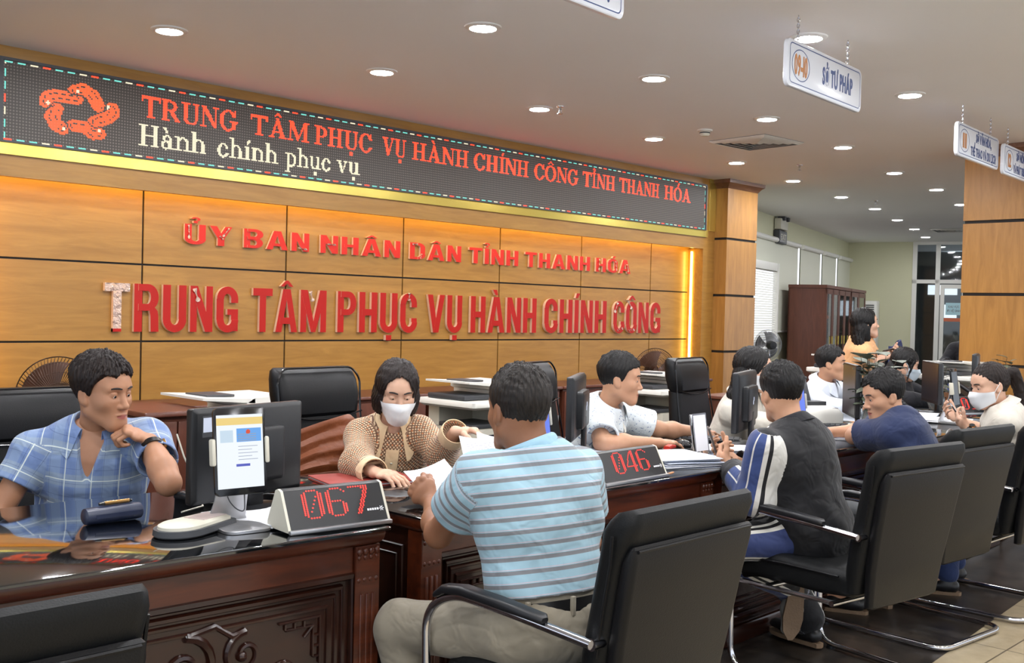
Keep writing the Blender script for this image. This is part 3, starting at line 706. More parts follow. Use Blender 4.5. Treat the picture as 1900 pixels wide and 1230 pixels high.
# ---------------------------------------------------------------- seating
def arc_(c, r, a0, a1, n, f): return [f(c[0]+r*math.cos(a0+(a1-a0)*k/n), c[1]+r*math.sin(a0+(a1-a0)*k/n)) for k in range(n+1)]
X_, Y_, Z_ = Vector((1, 0, 0)), Vector((0, 1, 0)), Vector((0, 0, 1))
def slabloft(p, secs, r=.03):
    """secs: (y, z, half width, half thickness, tilt) rings of a cushion standing up the YZ plane"""
    rings = []
    for y, z, w_, t_, a in secs:
        nrm = Vector((0, math.cos(a), -math.sin(a)))
        rings.append(rrect((0, y, z), X_, nrm, w_, t_, min(r, t_*.95), 5))
    return p.loft(rings)
def visitor_chair():
    t = thing('visitor_chair', '', 'chair')
    p = P()   # front cushion with a rolled top
    slabloft(p, [(-.235, .40, .20, .012, .1), (-.24, .41, .235, .034, .12), (-.255, .50, .25, .042, .14), (-.275, .60, .258, .046, .16), (-.30, .72, .262, .044, .18), (-.322, .82, .266, .044, .2),
                 (-.340, .87, .27, .050, .2), (-.352, .915, .272, .056, .25), (-.36, .942, .27, .045, .3), (-.364, .957, .262, .022, .3)], .04).obj('backrest', 'leather2', t)
    p = P()   # rear shell panel below the roll
    slabloft(p, [(-.300, .36, .19, .008, .1), (-.302, .37, .222, .018, .12), (-.315, .50, .238, .022, .14), (-.335, .62, .25, .024, .16), (-.358, .74, .256, .024, .18), (-.380, .84, .262, .022, .2), (-.388, .868, .258, .012, .2), (-.389, .876, .25, .004, .2)], .02)
    p.obj('back_shell', 'leather', t)
    p = P()
    p.tube([(x, -.402-.0*abs(x), .866) for x in np.linspace(-.245, .245, 9)], .0045, 6)
    for sx in (-1, 1): p.tube([(sx*.267, -.300, .60), (sx*.272, -.322, .72), (sx*.277, -.345, .83), (sx*.281, -.352, .90)], .004, 6)
    p.obj('piping', 'leather', t)
    p = P(); rings = []
    for y, zc, th, w_ in ((-.245, .44, .035, .20), (-.235, .44, .05, .235), (-.1, .437, .056, .25), (.08, .442, .058, .255), (.18, .438, .056, .255), (.235, .42, .05, .25), (.262, .398, .038, .24), (.268, .385, .016, .225)):
        rings.append(rrect((0, y, zc), X_, Z_, w_, th, .04, 5))
    p.loft(rings).obj('seat', 'leather2', t)
    P().tube([(-.25, -.2, .468), (-.262, .05, .47), (-.262, .2, .462), (-.2, .258, .43), (.2, .258, .43), (.262, .2, .462), (.262, .05, .47), (.25, -.2, .468)], .0045, 6).obj('seat_piping', 'leather', t)
    pts = []
    side = lambda s: [(s*.285, -.30, .635), (s*.29, -.05, .655), (s*.295, .17, .665), (s*.295, .275, .60), (s*.293, .262, .018), (s*.275, -.36, .018)]
    L_, R_s = side(-1), side(1)
    path = L_+R_s[::-1]
    P().tube(arc_pts(path, .085, 7), .0125, 10).obj('frame', 'chrome', t)
    p = P().cyl((-.29, .10, .372), (.29, .10, .372), .011, n=10); p.cyl((-.29, -.2, .372), (.29, -.2, .372), .011, n=10)
    for s in (-1, 1):
        p.tube([(s*.29, .268, .372), (s*.29, .10, .372), (s*.27, -.2, .372)], .010, 8); p.cyl((s*.24, -.30, .635), (s*.287, -.30, .635), .016, n=10)
    p.obj('seat_support', 'chrome', t)
    for s in (-1, 1):
        rings = []
        for y, z, w_, h_ in ((-.16, .664, .012, .006), (-.15, .667, .02, .011), (0, .676, .023, .013), (.13, .681, .023, .013), (.20, .672, .021, .012), (.235, .65, .016, .009)):
            rings.append(rrect((s*.294, y, z), X_, Z_, w_, h_, .009, 3))
        P().loft(rings).obj('arm_pad', 'blackp', t)
    for s in (-1, 1):
        P().cyl((s*.293, .20, .0), (s*.293, .20, .012), .018, n=10).obj('foot_cap', 'blackp', t)
    return t
vc = visitor_chair()
for i, (x, y, rz, lb) in enumerate([
        (2.22, 1.88, 0, 'black leather visitor chair with chrome arms, nearest whole back, behind the striped polo man'),
        (3.93, 1.98, -.14, 'black leather visitor chair of the track jacket man, chrome runners on the floor'),
        (4.84, 2.10, -.1, 'black leather visitor chair under the man in the navy t-shirt, mostly hidden'),
        (5.53, 2.03, -.04, 'black leather visitor chair under the ponytailed woman at the right edge'),
        (.57, 2.0, 0, 'black leather visitor chair back cut off by the lower left corner')]):
    o = vc if i == 0 else copy_tree(vc)
    o.location = (x, y, 0); o.rotation_euler = (0, 0, rz); o['label'] = lb; o['group'] = 'visitor chairs in front of the counter'
def office_chair():
    t = thing('office_chair', '', 'office chair')
    p = P()    # high back, faces local -Y
    def sec(y, z, w_, t_, a): return (y, z, w_, t_, a)
    slabloft(p, [(.235, .44, .19, .014, -.05), (.24, .46, .23, .04, -.06), (.255, .60, .245, .055, -.08), (.27, .72, .25, .05, -.1), (.285, .84, .24, .045, -.12), (.297, .93, .228, .045, -.12)], .04)
    p.obj('backrest', 'leather', t)
    p = P()
    slabloft(p, [(.292, .925, .222, .03, -.1), (.296, .945, .232, .052, -.1), (.305, 1.02, .238, .062, -.12), (.318, 1.09, .238, .056, -.15), (.328, 1.125, .232, .042, -.2), (.332, 1.14, .22, .018, -.2)], .05)
    p.obj('headrest', 'leather', t)
    p = P()
    p.tube(arc_pts([(-.236, .225, .5), (-.252, .225, .72), (-.236, .26, .93), (-.243, .275, 1.09), (-.2, .29, 1.142), (.2, .29, 1.142), (.243, .275, 1.09), (.236, .26, .93), (.252, .225, .72), (.236, .225, .5)], .03), .005, 6)
    p.tube([(-.23, .243, .938), (-.1, .236, .915), (0, .235, .91), (.1, .236, .915), (.23, .243, .938)], .004, 6)
    p.obj('piping', 'bezel', t)
    p = P(); rings = []
    for y, zc, th, w_ in ((.25, .45, .03, .2), (.235, .45, .05, .24), (.05, .45, .058, .255), (-.15, .452, .058, .255), (-.24, .435, .05, .25), (-.272, .412, .03, .23)):
        rings.append(rrect((0, y, zc), X_, Z_, w_, th, .04, 5))
    p.loft(rings).obj('seat', 'leather', t)
    for s in (-1, 1):
        P().tube(arc_pts([(s*.25, .24, .6), (s*.30, .16, .655), (s*.30, -.12, .655), (s*.30, -.19, .56), (s*.26, -.12, .42)], .06), .015, 10).obj('arm_frame', 'chrome', t)
        rings = [rrect((s*.30, y, .672), X_, Z_, w_, h_, .012, 3) for y, w_, h_ in ((.15, .016, .008), (.13, .026, .016), (-.10, .027, .017), (-.13, .016, .009))]
        P().loft(rings).obj('arm_pad', 'leather', t)
    p = P().lathe([(0, .40), (.05, .40), (.05, .37), (.028, .36), (.028, .2), (.04, .19), (.04, .1), (0, .1)], n=18); p.obj('gas_lift', 'blackp', t)
    p = P()
    for k in range(5):
        a = 2*PI*k/5; c, s = math.cos(a), math.sin(a)
        p.tube([(.03*c, .03*s, .14), (.16*c, .16*s, .115), (.29*c, .29*s, .08)], [.024, .02, .014], 8)
    p.obj('star_base', 'chrome', t)
    for k in range(5):
        a = 2*PI*k/5; c, s = math.cos(a), math.sin(a)
        P().cyl((.29*c-.022*s, .29*s+.022*c, .032), (.29*c+.022*s, .29*s-.022*c, .032), .032, n=14).obj('castor', 'blackp', t)
    return t
oc = office_chair()
for i, (x, y, rz, lb) in enumerate([
        (2.88, 3.68, .09, 'black high-back office chair behind the woman in the patterned blouse'),
        (1.66, 4.0, .0, 'black high-back office chair of the man in the plaid shirt'),
        (4.33, 3.64, .28, 'black high-back office chair beyond the head of the striped polo man'),
        (5.82, 3.66, .15, 'black high-back office chair between the printer and the long-haired masked woman')]):
    o = oc if i == 0 else copy_tree(oc)
    o.location = (x, y, 0); o.rotation_euler = (0, 0, rz); o['label'] = lb; o['group'] = 'staff office chairs'
    if i == 1: o.scale = (1.12, 1, .935)
# ---------------------------------------------------------------- carved counters
DW, DD = 1.60, .86
def spiral(p, cx, cz, r, a0, turns, y, rad=.009, n=26, sgn=1):
    pts = []
    for k in range(n+1):
        t_ = k/n; a = a0+sgn*turns*2*PI*t_; rr = r*(1-.82*t_)
        pts.append((cx+rr*math.cos(a), y, cz+rr*math.sin(a)))
    p.tube(pts, [rad*(1-.4*k/n) for k in range(n+1)], 6); p.sph(pts[-1], rad*1.5, n=8)
def counter(x0, x1=None):
    t = thing('service_counter', '', 'counter')
    W2 = DW/2
    P().loft([rrect((0, DD/2-.012, z), X_, Y_, W2+.018-e, DD/2+.03-e, .02, 3) for z, e in ((.780, .004), (.782, 0), (.788, 0), (.790, .003))]).obj('glass_top', 'deskglass', t)
    P().loft([rrect((0, DD/2, z), X_, Y_, W2+.012-e, DD/2+.02-e, .012, 3) for z, e in ((.735, .03), (.742, .012), (.752, .004), (.770, 0), (.7795, .002))]).obj('wooden_top', 'mahog', t)
    P().bb((-W2+.09, 0.006, .655), (W2-.09, .03, .74)).obj('apron', 'mahog', t)
    p = P().bb((-W2+.08, .02, .08), (W2-.08, .045, .66))
    def frame(e, y, r, z0=.12, z1=.655):
        a, b, c, d_ = -W2+.09+e, W2-.09-e, z0+e, z1-e
        p.tube([(a, y, c), (b, y, c), (b, y, d_), (a, y, d_)], r, 6, closed=True)
    frame(0, .010, .013); frame(.030, .016, .009); frame(.052, .018, .007); frame(.078, .018, .006)
    p.obj('front_panel', 'mahogd', t)
    p = P(); yy = .016
    for s in (-1, 1):
        # stepped corner fret
        cx, cz = s*(W2-.09-.10), .655-.10
        for e in (0, .022):
            p.tube([(cx-s*(.13-e), yy, cz-e), (cx-s*e, yy, cz-e), (cx-s*e, yy, cz-.13+e)], .004, 6)
        p.tube([(cx-s*.022, yy, cz-.022), (cx-s*.05, yy, cz-.05)], .004, 6)
        for k in range(3):
            p.tube([(cx-s*(.05+.03*k), yy, cz-.004), (cx-s*(.05+.03*k), yy, cz-.02)], .0035, 5); p.tube([(cx-s*.004, yy, cz-.05-.03*k), (cx-s*.02, yy, cz-.05-.03*k)], .0035, 5)
        spiral(p, s*.21, .485, .085, PI/2, 1.4, yy, .013, sgn=-s); spiral(p, s*.20, .34, .07, -PI/2, 1.3, yy, .011, sgn=s)
        spiral(p, s*.38, .495, .062, PI/2, 1.3, yy, .010, sgn=s); spiral(p, s*.50, .41, .055, -PI/2, 1.2, yy, .010, sgn=-s); spiral(p, s*.36, .33, .06, 0, 1.2, yy, .010, sgn=s)
        p.tube([(s*.21, yy, .57), (s*.29, yy, .585), (s*.34, yy, .55), (s*.38, yy, .557)], .008, 6); p.tube([(s*.10, yy, .50), (s*.08, yy, .42), (s*.13, yy, .36), (s*.20, yy, .41)], .008, 6)
        p.tube([(s*.05, yy, .26), (s*.12, yy, .24), (s*.22, yy, .245), (s*.34, yy, .24), (s*.5, yy, .27)], .008, 6)
        for k in range(4): p.sph((s*(.27+.04*k), yy, .42+.02*math.sin(k*2)), .011, (1.4, .6, .8), 8)
    for k in range(-3, 4):
        p.tube([(.012*k, yy, .40), (.022*k, yy, .46+.012*(3-abs(k))), (.024*k, yy, .51+.014*(3-abs(k)))], [.006, .009, .005], 6)
    p.sph((0, yy, .39), .022, (1, .5, 1), 10)
    p.obj('carving', 'mahogd', t)
    for s in (-1, 1):
        c = P().bb((s*(W2-.045)-.042, -.004, .08), (s*(W2-.045)+.042, .06, .738))
        for k in range(3): c.bb((s*(W2-.045)-.026+.02*k, -.008, .14), (s*(W2-.045)-.014+.02*k, 0, .60), .003)
        pl = c.obj('pilaster', 'mahog', t)
        c = P().bb((s*(W2-.045)-.040, -.0055, .628), (s*(W2-.045)+.040, -.001, .735))
        for k in range(4):
            xx = s*(W2-.045)-.03+.02*k
            c.sph((xx, -.006, .722), .012, (.8, .7, 1), 8); c.sph((xx, -.005, .705), .008, (.8, .7, 1), 8); c.sph((xx, -.004, .640), .008, (.9, .6, .9), 8)
        c.obj('carved_capital', 'mahog', pl)
    p = P().bb((-W2+.02, .05, .08), (-W2+.045, DD-.36, .735)); p.obj('side_panel', 'mahogd', t)
    p = P().bb((W2-.045, .05, .08), (W2-.02, DD-.36, .735)); p.obj('side_panel', 'mahogd', t)
    p = P()
    for s in (-1, 1):
        for e, r in ((0, .007), (.03, .005)):
            x = s*(W2-.018); a, b, c_, d_ = .10+e, DD-.40-e, .14+e, .68-e
            p.tube([(x, a, c_), (x, b, c_), (x, b, d_), (x, a, d_)], r, 6, closed=True)
    p.obj('side_moulding', 'mahogd', t)
    for s in (-1, 1): P().bb((s*(W2-.05)-.025, DD-.07, 0), (s*(W2-.05)+.025, DD-.02, .74), .004).obj('rear_leg', 'mahogd', t)
    P().bb((-W2+.01, .005, 0), (W2-.01, .06, .082), .01).obj('plinth', 'mahogd', t)
    return t
ct = counter(0)
CT = [(1.15, 2.43, -.05, 'nearest dark carved wooden service counter with black glass top, at the left'),
      (2.93, 2.42, 0, 'dark carved service counter behind the striped polo man and the 046 display'),
      (4.60, 2.43, 0, 'dark carved service counter in front of the track jacket man'),
      (6.26, 2.38, .03, 'dark carved service counter in front of the navy t-shirt man and the ponytailed woman'),
      (7.95, 2.50, .09, 'farthest dark carved service counter at the right edge')]
for i, (x, y, rz, lb) in enumerate(CT):
    o = ct if i == 0 else copy_tree(ct)
    o.location = (x, y, 0); o.rotation_euler = (0, 0, rz); o['label'] = lb; o['group'] = 'carved counters in a row'
TOP = .790
# ---------------------------------------------------------------- counter displays
def digit(ch):
    o = set()
    if ch == '0':
        for y in range(2, 14): o |= {(0, y), (1, y), (6, y), (7, y)}
        for x in range(2, 6): o |= {(x, 0), (x, 15)}
        o |= {(1, 1), (6, 1), (1, 14), (6, 14), (5, 11.5), (4.4, 9.5), (3.8, 7.5), (3.2, 5.5), (2.6, 3.5)}
    if ch == '6':
        for y in range(2, 14): o |= {(0, y), (1, y)}
        for y in range(2, 7): o |= {(6, y), (7, y)}
        for x in range(2, 6): o |= {(x, 0), (x, 15), (x, 8)}
        o |= {(1, 1), (6, 1), (1, 14), (6, 14), (7, 13), (6, 7)}
    if ch == '7':
        for x in range(0, 8): o |= {(x, 15)}
        for x in range(5, 8): o |= {(x, 14)}
        for y in range(0, 14):
            x = 7-(13-y)*.30; o |= {(round(x*2)/2, y), (round(x*2)/2-1, y)}
    if ch == '4':
        for y in range(0, 16): o |= {(5, y), (6, y)}
        for x in range(0, 8): o |= {(x, 4)}
        for y in range(5, 15): o |= {(round((y-5)*.42*2)/2, y)}
    if ch == '3':
        for y in (1, 2, 3, 4, 5, 10, 11, 12, 13): o |= {(6, y), (7, y)}
        for x in range(1, 6): o |= {(x, 0), (x, 15), (x, 8)}
    return o
def queue_display(num, x, y, rz, lb, wd=.36):
    t = thing('queue_display', lb, 'queue display', (x, y, TOP), rz, 'red digit queue displays'); W2 = wd/2
    prof = [(0, .008), (.004, .004), (.13, .004), (.13, .02), (.085, .112), (.072, .117), (.055, .112), (.012, .03)]
    P().loft([[(sx, a, b) for a, b in prof] for sx in (-W2+.008, W2-.008)]).obj('black_housing', 'blackp', t)
    for s in (-1, 1):
        P().loft([[(s*(W2-.008+e), a, b) for a, b in prof] for e in (0, .008)]).obj('end_cap', 'ivory', t)
    P().bb((-W2, -.012, 0), (W2, .004, .012), .003).obj('front_rail', 'steel', t)
    a, b = Vector((0, .0125, .031)), Vector((0, .0545, .1115)); d_ = (b-a).normalized(); n_ = Vector((0, -d_.z, d_.y)); L_ = (b-a).length
    p = P(); pitch = L_*.88/15
    for k, ch in enumerate(num):
        ox = -.104+k*.076
        for i, j in sorted(digit(ch)):
            c = a+d_*(L_*.06+j*pitch)+n_*.0012+Vector((ox+i*.0084, 0, 0))
            p.bm.faces.new([p.bm.verts.new(c+Vector((math.cos(q)*.0031, 0, 0))+d_*math.sin(q)*.0026) for q in [2*PI*h/8 for h in range(8)]])
    p.obj('red_digits', 'ledg', t, smooth=0)
    p = P()
    for k in range(5): p.bm.faces.new([p.bm.verts.new(a+d_*(L_*u)+n_*.0012+Vector((v, 0, 0))) for u, v in ((.1, W2-.07+.008*k), (.1, W2-.064+.008*k), (.17, W2-.064+.008*k), (.17, W2-.07+.008*k))])
    c0 = a+d_*(L_*.14)+n_*.0012+Vector((W2-.022, 0, 0))
    for k in range(6):
        e = Vector((math.cos(k*PI/3), 0, 0))+d_*math.sin(k*PI/3); f_ = e.cross(n_)
        p.bm.faces.new([p.bm.verts.new(v) for v in (c0+e*.002+f_*.0012, c0+e*.008+f_*.001, c0+e*.008-f_*.001, c0+e*.002-f_*.0012)])
    p.obj('maker_mark', 'paper', t, smooth=0)
queue_display('067', 1.832, 2.42, -.12, 'black queue display showing red 067 on the nearest counter', .33)
queue_display('046', 3.20, 2.41, .02, 'black queue display showing red 046 right of the striped polo man', .40)
queue_display('03', 7.42, 2.72, -.35, 'small queue display with red digits in front of the ponytailed woman', .30)
# ---------------------------------------------------------------- screens
def monitor(x, y, rz, lb, w_=.46, h_=.28, z0=.09, tilt=0, label_card=False, on=False):
    """screen faces local -Y"""
    t = thing('monitor', lb, 'monitor', (x, y, TOP), rz, 'desk monitors')
    P().loft([rrect((0, yy, z0+h_/2), X_, Z_, w_/2-e, h_/2-e, .008, 3) for yy, e in ((-.012, .001), (-.010, 0), (.012, 0), (.022, .012))]).obj('housing', 'blackp', t)
    P().bb((-w_/2+.012, -.0135, z0+.018), (w_/2-.012, -.0122, z0+h_-.012)).obj('screen', glow('monitor picture', (120, 150, 190), .5) if on else 'screend', t)
    P().loft([rrect((0, yy, z0+h_*.46), X_, Z_, w_*.27-e, h_*.30-e, .012, 3) for yy, e in ((.018, 0), (.045, .002), (.05, .01))]).obj('rear_bulge', 'blackp', t)
    p = P(); p.bb((-.03, .03, .01), (.03, .05, z0+.1), .006); p.obj('stand_neck', 'blackp', t)
    P().lathe([(0, 0), (.11, 0), (.108, .008), (.04, .014), (0, .014)], (0, .035, 0), 28).obj('stand_foot', 'blackp', t)
    if label_card:
        p = P().bb((w_/2-.075, .0222, z0+h_-.085), (w_/2-.03, .0236, z0+h_-.022)); q = p.obj('sticker', 'grey', t, 'dark sticker with a blank pale square')
        P().bb((w_/2-.072, .0237, z0+h_-.07), (w_/2-.033, .0243, z0+h_-.027)).obj('sticker_square', 'paper2', q)
    else:
        p = P()
        for k in range(3): p.bb((w_/2-.02, .0125, z0+h_*.62+.016*k), (w_/2-.012, .0135, z0+h_*.62+.010+.016*k))
        p.bb((-.012, .0502, z0+h_*.5), (.004, .0512, z0+h_*.5+.02)); p.bb((.0, .0502, z0+h_*.5-.016), (.016, .0512, z0+h_*.5+.004)); p.obj('pale_mark', 'paper2', t)
    return t
monitor(1.80, 2.87, PI+.19, 'wide black monitor seen from behind on the nearest counter, sticker in its corner', .45, .285, .035, label_card=True)
monitor(3.50, 2.98, PI+.58, 'black monitor seen edge on beside the head of the striped polo man', .42, .27)
monitor(4.57, 2.80, PI+.35, 'black monitor seen from behind, in front of the track jacket man', .44, .29, .07)
monitor(5.80, 2.84, PI+.63, 'thin black monitor seen nearly edge on, left of the navy t-shirt man', .42, .30, .07)
monitor(7.24, 2.96, PI+.65, 'dark monitor between desk phone and pen holder, near the blue jacket', .42, .28, .07)
monitor(7.86, 2.90, PI+.30, 'dark monitor seen edge on above the head of the ponytailed woman', .40, .30, .10)
def tablet(x, y, rz, lb, w_=.155, h_=.245, blue=False, tilt=.12, plain=False):
    t = thing('tablet_stand', lb, 'tablet', (x, y, TOP), rz, 'tablets on counter stands')
    P().loft([rrect((0, .01, z), X_, Y_, .068-e, .085-e, .03, 4) for z, e in ((0, .001), (.001, 0), (.008, 0), (.010, .003))]).obj('foot_plate', 'steel', t)
    p = P(); p.loft([rrect((0, y_, z), X_, Vector((0, 1, 0)), w2, .004, .003, 2) for y_, z, w2 in ((.085, .006, .06), (.088, .02, .056), (.065, .07, .05), (.035, .16, .045), (.03, .20, .043))]); p.obj('upright', 'steel', t)
    zc = .095+h_/2; rot = Matrix.Rotation(-tilt, 4, 'X'); O = Vector((0, .012, zc))
    def pt(v): return O+rot @ Vector(v)
    ax, az, an = rot @ X_, rot @ Z_, rot @ Y_
    body = P().loft([rrect(O+an*yy, ax, az, w_/2-e, h_/2-e, .014, 4) for yy, e in ((-.005, .001), (-.004, 0), (.004, 0), (.005, .001))]).obj('tablet_body', 'bezel', t)
    f = lambda p, x0, z0, x1, z1, d_: p.bm.faces.new([p.bm.verts.new(pt((a, -.0052-d_, b))) for a, b in ((x0, z0), (x1, z0), (x1, z1), (x0, z1))])
    p = P(); W, H = w_/2-.008, h_/2-.02; f(p, -W, -H, W, H, 0)
    p.obj('lit_screen', K['screend'] if plain else K['scr_blue'] if blue else K['scr_white'], body, smooth=0)
    if not blue:
        p = P(); f(p, -W, H*.72, W, H*.92, .0004); p.obj('yellow_banner', K['scr_yellow'], body, smooth=0)
        p = P(); f(p, -W*.15, H*.25, W*.92, H*.62, .0004); p.obj('blue_card', K['scr_card'], body, smooth=0)
        p = P(); f(p, -W*.85, H*.25, -W*.3, H*.58, .0004); p.obj('portrait_box', K['scr_port'], body, smooth=0)
        p = P()
        for k in range(4): f(p, -W*.1, H*(.45-.06*k), W*.7, H*(.47-.06*k), .0008)
        for k in range(5): f(p, -W*.1, H*(.12-.09*k), W*(.5 if k % 2 else .75), H*(.135-.09*k), .0008)
        p.obj('text_lines', K['scr_text'], body, smooth=0)
        p = P(); f(p, -W*.2, -H*.42, W*.4, -H*.35, .0008); p.obj('blue_button', K['scr_btn'], body, smooth=0)
        p = P(); p.sph(pt((W*.35, -.006, H*.52)), .007, (1, .1, 1), 10); p.obj('red_emblem', K['scr_red'], body)
    for s in (-1, 1):
        P().box(pt((s*(w_/2+.003), 0, 0)), (.012, .026, .075), .005, rot).obj('side_clamp', 'ivory', t)
    P().tube(arc_pts([pt((.01, 0, -h_/2)), pt((.012, .005, -h_/2-.05)), (.0, .03, .05), (-.02, .045, .08), (-.02, .05, .12)], .03), .0018, 6).obj('charging_cable', 'grey', t)
    return t
K['scr_white'] = glow('screen white', (226, 232, 240), .95); K['scr_blue'] = glow('screen blue', (92, 120, 226), .95)
K['scr_yellow'] = glow('screen yellow', (228, 200, 120), .9); K['scr_card'] = glow('screen card', (96, 158, 226), .9); K['scr_port'] = glow('screen portrait', (196, 216, 232), .85)
K['scr_text'] = glow('screen text', (150, 160, 180), .8); K['scr_btn'] = glow('screen button', (80, 90, 190), .8); K['scr_red'] = glow('screen red', (220, 80, 50), .8)
tablet(1.615, 2.60, -.12, 'tablet on a silver stand with lit white page beside the 067 display')
tablet(3.06, 2.76, .40, 'tablet with lit blue page just right of the striped polo man neck', blue=True)
tablet(4.72, 2.56, .26, 'tablet with lit blue page behind the head of the track jacket man', blue=True)
tablet(6.62, 2.55, .15, 'tablet on a white easel stand seen from behind, left of the ponytailed woman', blue=True, plain=True)
# ---------------------------------------------------------------- small things on the counters
t = thing('pen_case', 'navy blue rolled pen case on the glass counter', 'pen case', (1.39, 2.91, TOP), .03)
P().loft([[Vector((x, .026*r*math.cos(a), .024+.024*r*math.sin(a))) for a in [2*PI*k/18 for k in range(18)]] for x, r in ((-.085, .75), (-.082, .95), (-.07, 1), (.07, 1), (.082, .95), (.085, .75))]).obj('roll', 'navy', t)
P().bb((-.06, -.0265, .018), (.075, -.0245, .03)).obj('flap_edge', 'navy', t)
t = thing('pen', 'gold and black pen lying on top of the navy case', 'pen', (1.395, 2.912, TOP+.049), .06)
P().cyl((-.03, 0, .006), (.045, 0, .006), .0062, n=12).obj('gold_barrel', 'goldpen', t)
P().lathe([(0, -.048), (.004, -.046), (.0058, -.03)], (0, 0, .006), 12, Matrix.Rotation(PI/2, 4, 'Y')).obj('black_tip', 'bezel', t)
P().lathe([(.0058, .045), (.004, .054), (0, .055)], (0, 0, .006), 12, Matrix.Rotation(PI/2, 4, 'Y')).obj('cap_end', 'bezel', t)
t = thing('card_reader', 'pale rounded card reader lying left of the silver tablet stand', 'card reader', (1.50, 2.65, TOP), .38)
def cr(z, e):
    o = []
    for k in range(12): a = PI/2+PI*k/11; o.append((-.05+(.085-e)*math.cos(a), (.07-e)*math.sin(a), z))
    return o+[(.115-e, -.058+e, z), (.12-e, -.05+e, z), (.12-e, .05-e, z), (.115-e, .058-e, z)]
P().loft([cr(.002, .004), cr(.006, 0), (cr(.022, .002))]).obj('dark_base', 'grey', t)
P().loft([cr(.022, .012), cr(.03, .013), cr(.034, .02)]).obj('pale_cover', 'ivory', t)
P().bb((.0, -.035, .0342), (.10, .035, .0350)).obj('card_window', M('faded card print', (196, 178, 172), .3, var=(40, .2)), t)
p = P(); p.tube([(1.70, 3.12, 1.0), (1.71, 3.09, .93), (1.735, 3.06, .85), (1.77, 3.06, .802), (1.86, 3.04, .794), (1.90, 2.98, .794), (1.84, 2.93, .794), (1.76, 2.97, .795), (1.72, 3.0, .795), (1.70, 2.95, .7935), (1.60, 2.90, .7935)], .0028, 6)
tag(p.obj('earphone_cable', 'ivory'), 'thin white earphone cable hanging to the glass counter by the elbow', 'cable')
p = P()
for k in range(3): p.tube([(1.93+.01*k, 2.98, .80), (2.0, 2.88-.05*k, .81), (1.92, 2.72-.05*k, .797), (1.84-.05*k, 2.68, .797)], .003, 6)
tag(p.obj('black_cable', 'blackp'), 'black cables behind the silver tablet stand', 'cable')
t = thing('keyboard', 'black keyboard on counter by the hand of the short-sleeved clerk', 'keyboard', (4.50, 3.02, TOP), math.radians(-60), 'keyboards')
def keys(t):
    P().loft([rrect((0, 0, z), X_, Y_, .22-e, .07-e, .012, 3) for z, e in ((0, .002), (.003, 0), (.012, 0), (.015, .003))]).obj('base', 'blackp', t)
    p = P()
    for j in range(5):
        for i in range(15): p.bb((-.212+.0283*i, -.06+.024*j, .014), (-.212+.0283*i+.024, -.06+.024*j+.02, .021), .0)
    p.obj('keycaps', 'grey', t)
keys(t)
t2 = copy_tree(t); t2.location = (5.72, 2.84, TOP); t2.rotation_euler = (0, 0, math.radians(-68)); t2['label'] = 'black keyboard in front of the white document scanner'
t2 = copy_tree(t); t2.location = (1.93, 3.12, TOP); t2.rotation_euler = (0, 0, .2); t2['label'] = 'keyboard behind the nearest monitor, mostly hidden'
t = thing('computer_mouse', 'black mouse under the hand of the short-sleeved clerk', 'mouse', (4.20, 2.90, TOP+.004), math.radians(-30))
P().loft([rrect((0, 0, z), X_, Y_, .03*e, .052*e, .02, 5) for z, e in ((0, .95), (.008, 1), (.02, .92), (.03, .7), (.034, .35))]).obj('shell', 'bezel', t)
P().cyl((-.004, .03, .029), (.004, .03, .029), .008, n=12).obj('scroll_wheel', 'grey', t)
tag(P().loft([rrect((4.22, 2.90, z), Vector((.9, -.44, 0)).normalized(), Vector((.44, .9, 0)).normalized(), .12, .10, .01, 3) for z in (TOP+.0002, TOP+.003)]).obj('mouse_pad', 'blackp'), 'black mouse pad under the mouse of the short-sleeved clerk', 'mouse pad')
t = thing('stapler', 'red stapler lying left of the black mouse', 'stapler', (4.0, 2.83, TOP), math.radians(20))
P().bb((-.06, -.015, 0), (.06, .015, .012), .004).obj('base', 'blackp', t); P().loft([rrect((x, 0, z), Y_, Z_, .014, h_, .006, 3) for x, z, h_ in ((-.06, .026, .008), (0, .026, .011), (.055, .022, .007))]).obj('red_arm', M('red plastic', (200, 44, 30), .35), t)
def paper_pile(x, y, rz, n, lb, w_=.21, h_=.297, jit=.02, grp=None, z=TOP, cat='papers', th=.0045):
    rnd = random.Random(int(x*1000+y*77)); t = thing('paper_stack', lb, cat, (x, y, z), rz, grp)
    for k in range(n):
        a = rnd.uniform(-jit, jit)*4; dx, dy = rnd.uniform(-jit, jit), rnd.uniform(-jit, jit); c, s = math.cos(a), math.sin(a)
        p = P(); zz = .0006+k*th
        f = lambda u, v: (dx+(u-.5)*w_*c-(v-.5)*h_*s, dy+(u-.5)*w_*s+(v-.5)*h_*c, zz+.002*math.sin(u*5+k)*math.sin(v*4+k*2)*(1 if n > 1 else .0)+.0015)
        p.grid(f, 8, 8, th*.55); q = p.obj('sheet', 'paper' if k % 3 != 1 else 'paper2', t)
    return t
paper_pile(3.70, 2.60, -.35, 12, 'thick untidy stack of white papers between the 046 display and the card holder', .30, .30, .02, th=.0035)
paper_pile(3.62, 2.92, .5, 5, 'loose white papers behind the 046 display', .24, .30, .03)
paper_pile(4.25, 2.62, .6, 6, 'white papers under the bare forearm of the short-sleeved clerk', .22, .30, .02)
paper_pile(5.18, 2.62, .5, 5, 'white papers on counter edge beside the arm of the navy t-shirt man', .24, .30, .02)
paper_pile(6.72, 2.68, .3, 3, 'white papers under the phone of the ponytailed woman', .30, .34, .02)
paper_pile(2.95, 2.98, .2, 3, 'clear plastic sleeves and papers in front of the masked woman in the patterned blouse', .26, .32, .02)
paper_pile(5.98, 2.66, .1, 3, 'loose sheets right of the thin edge-on monitor', .22, .28, .03)
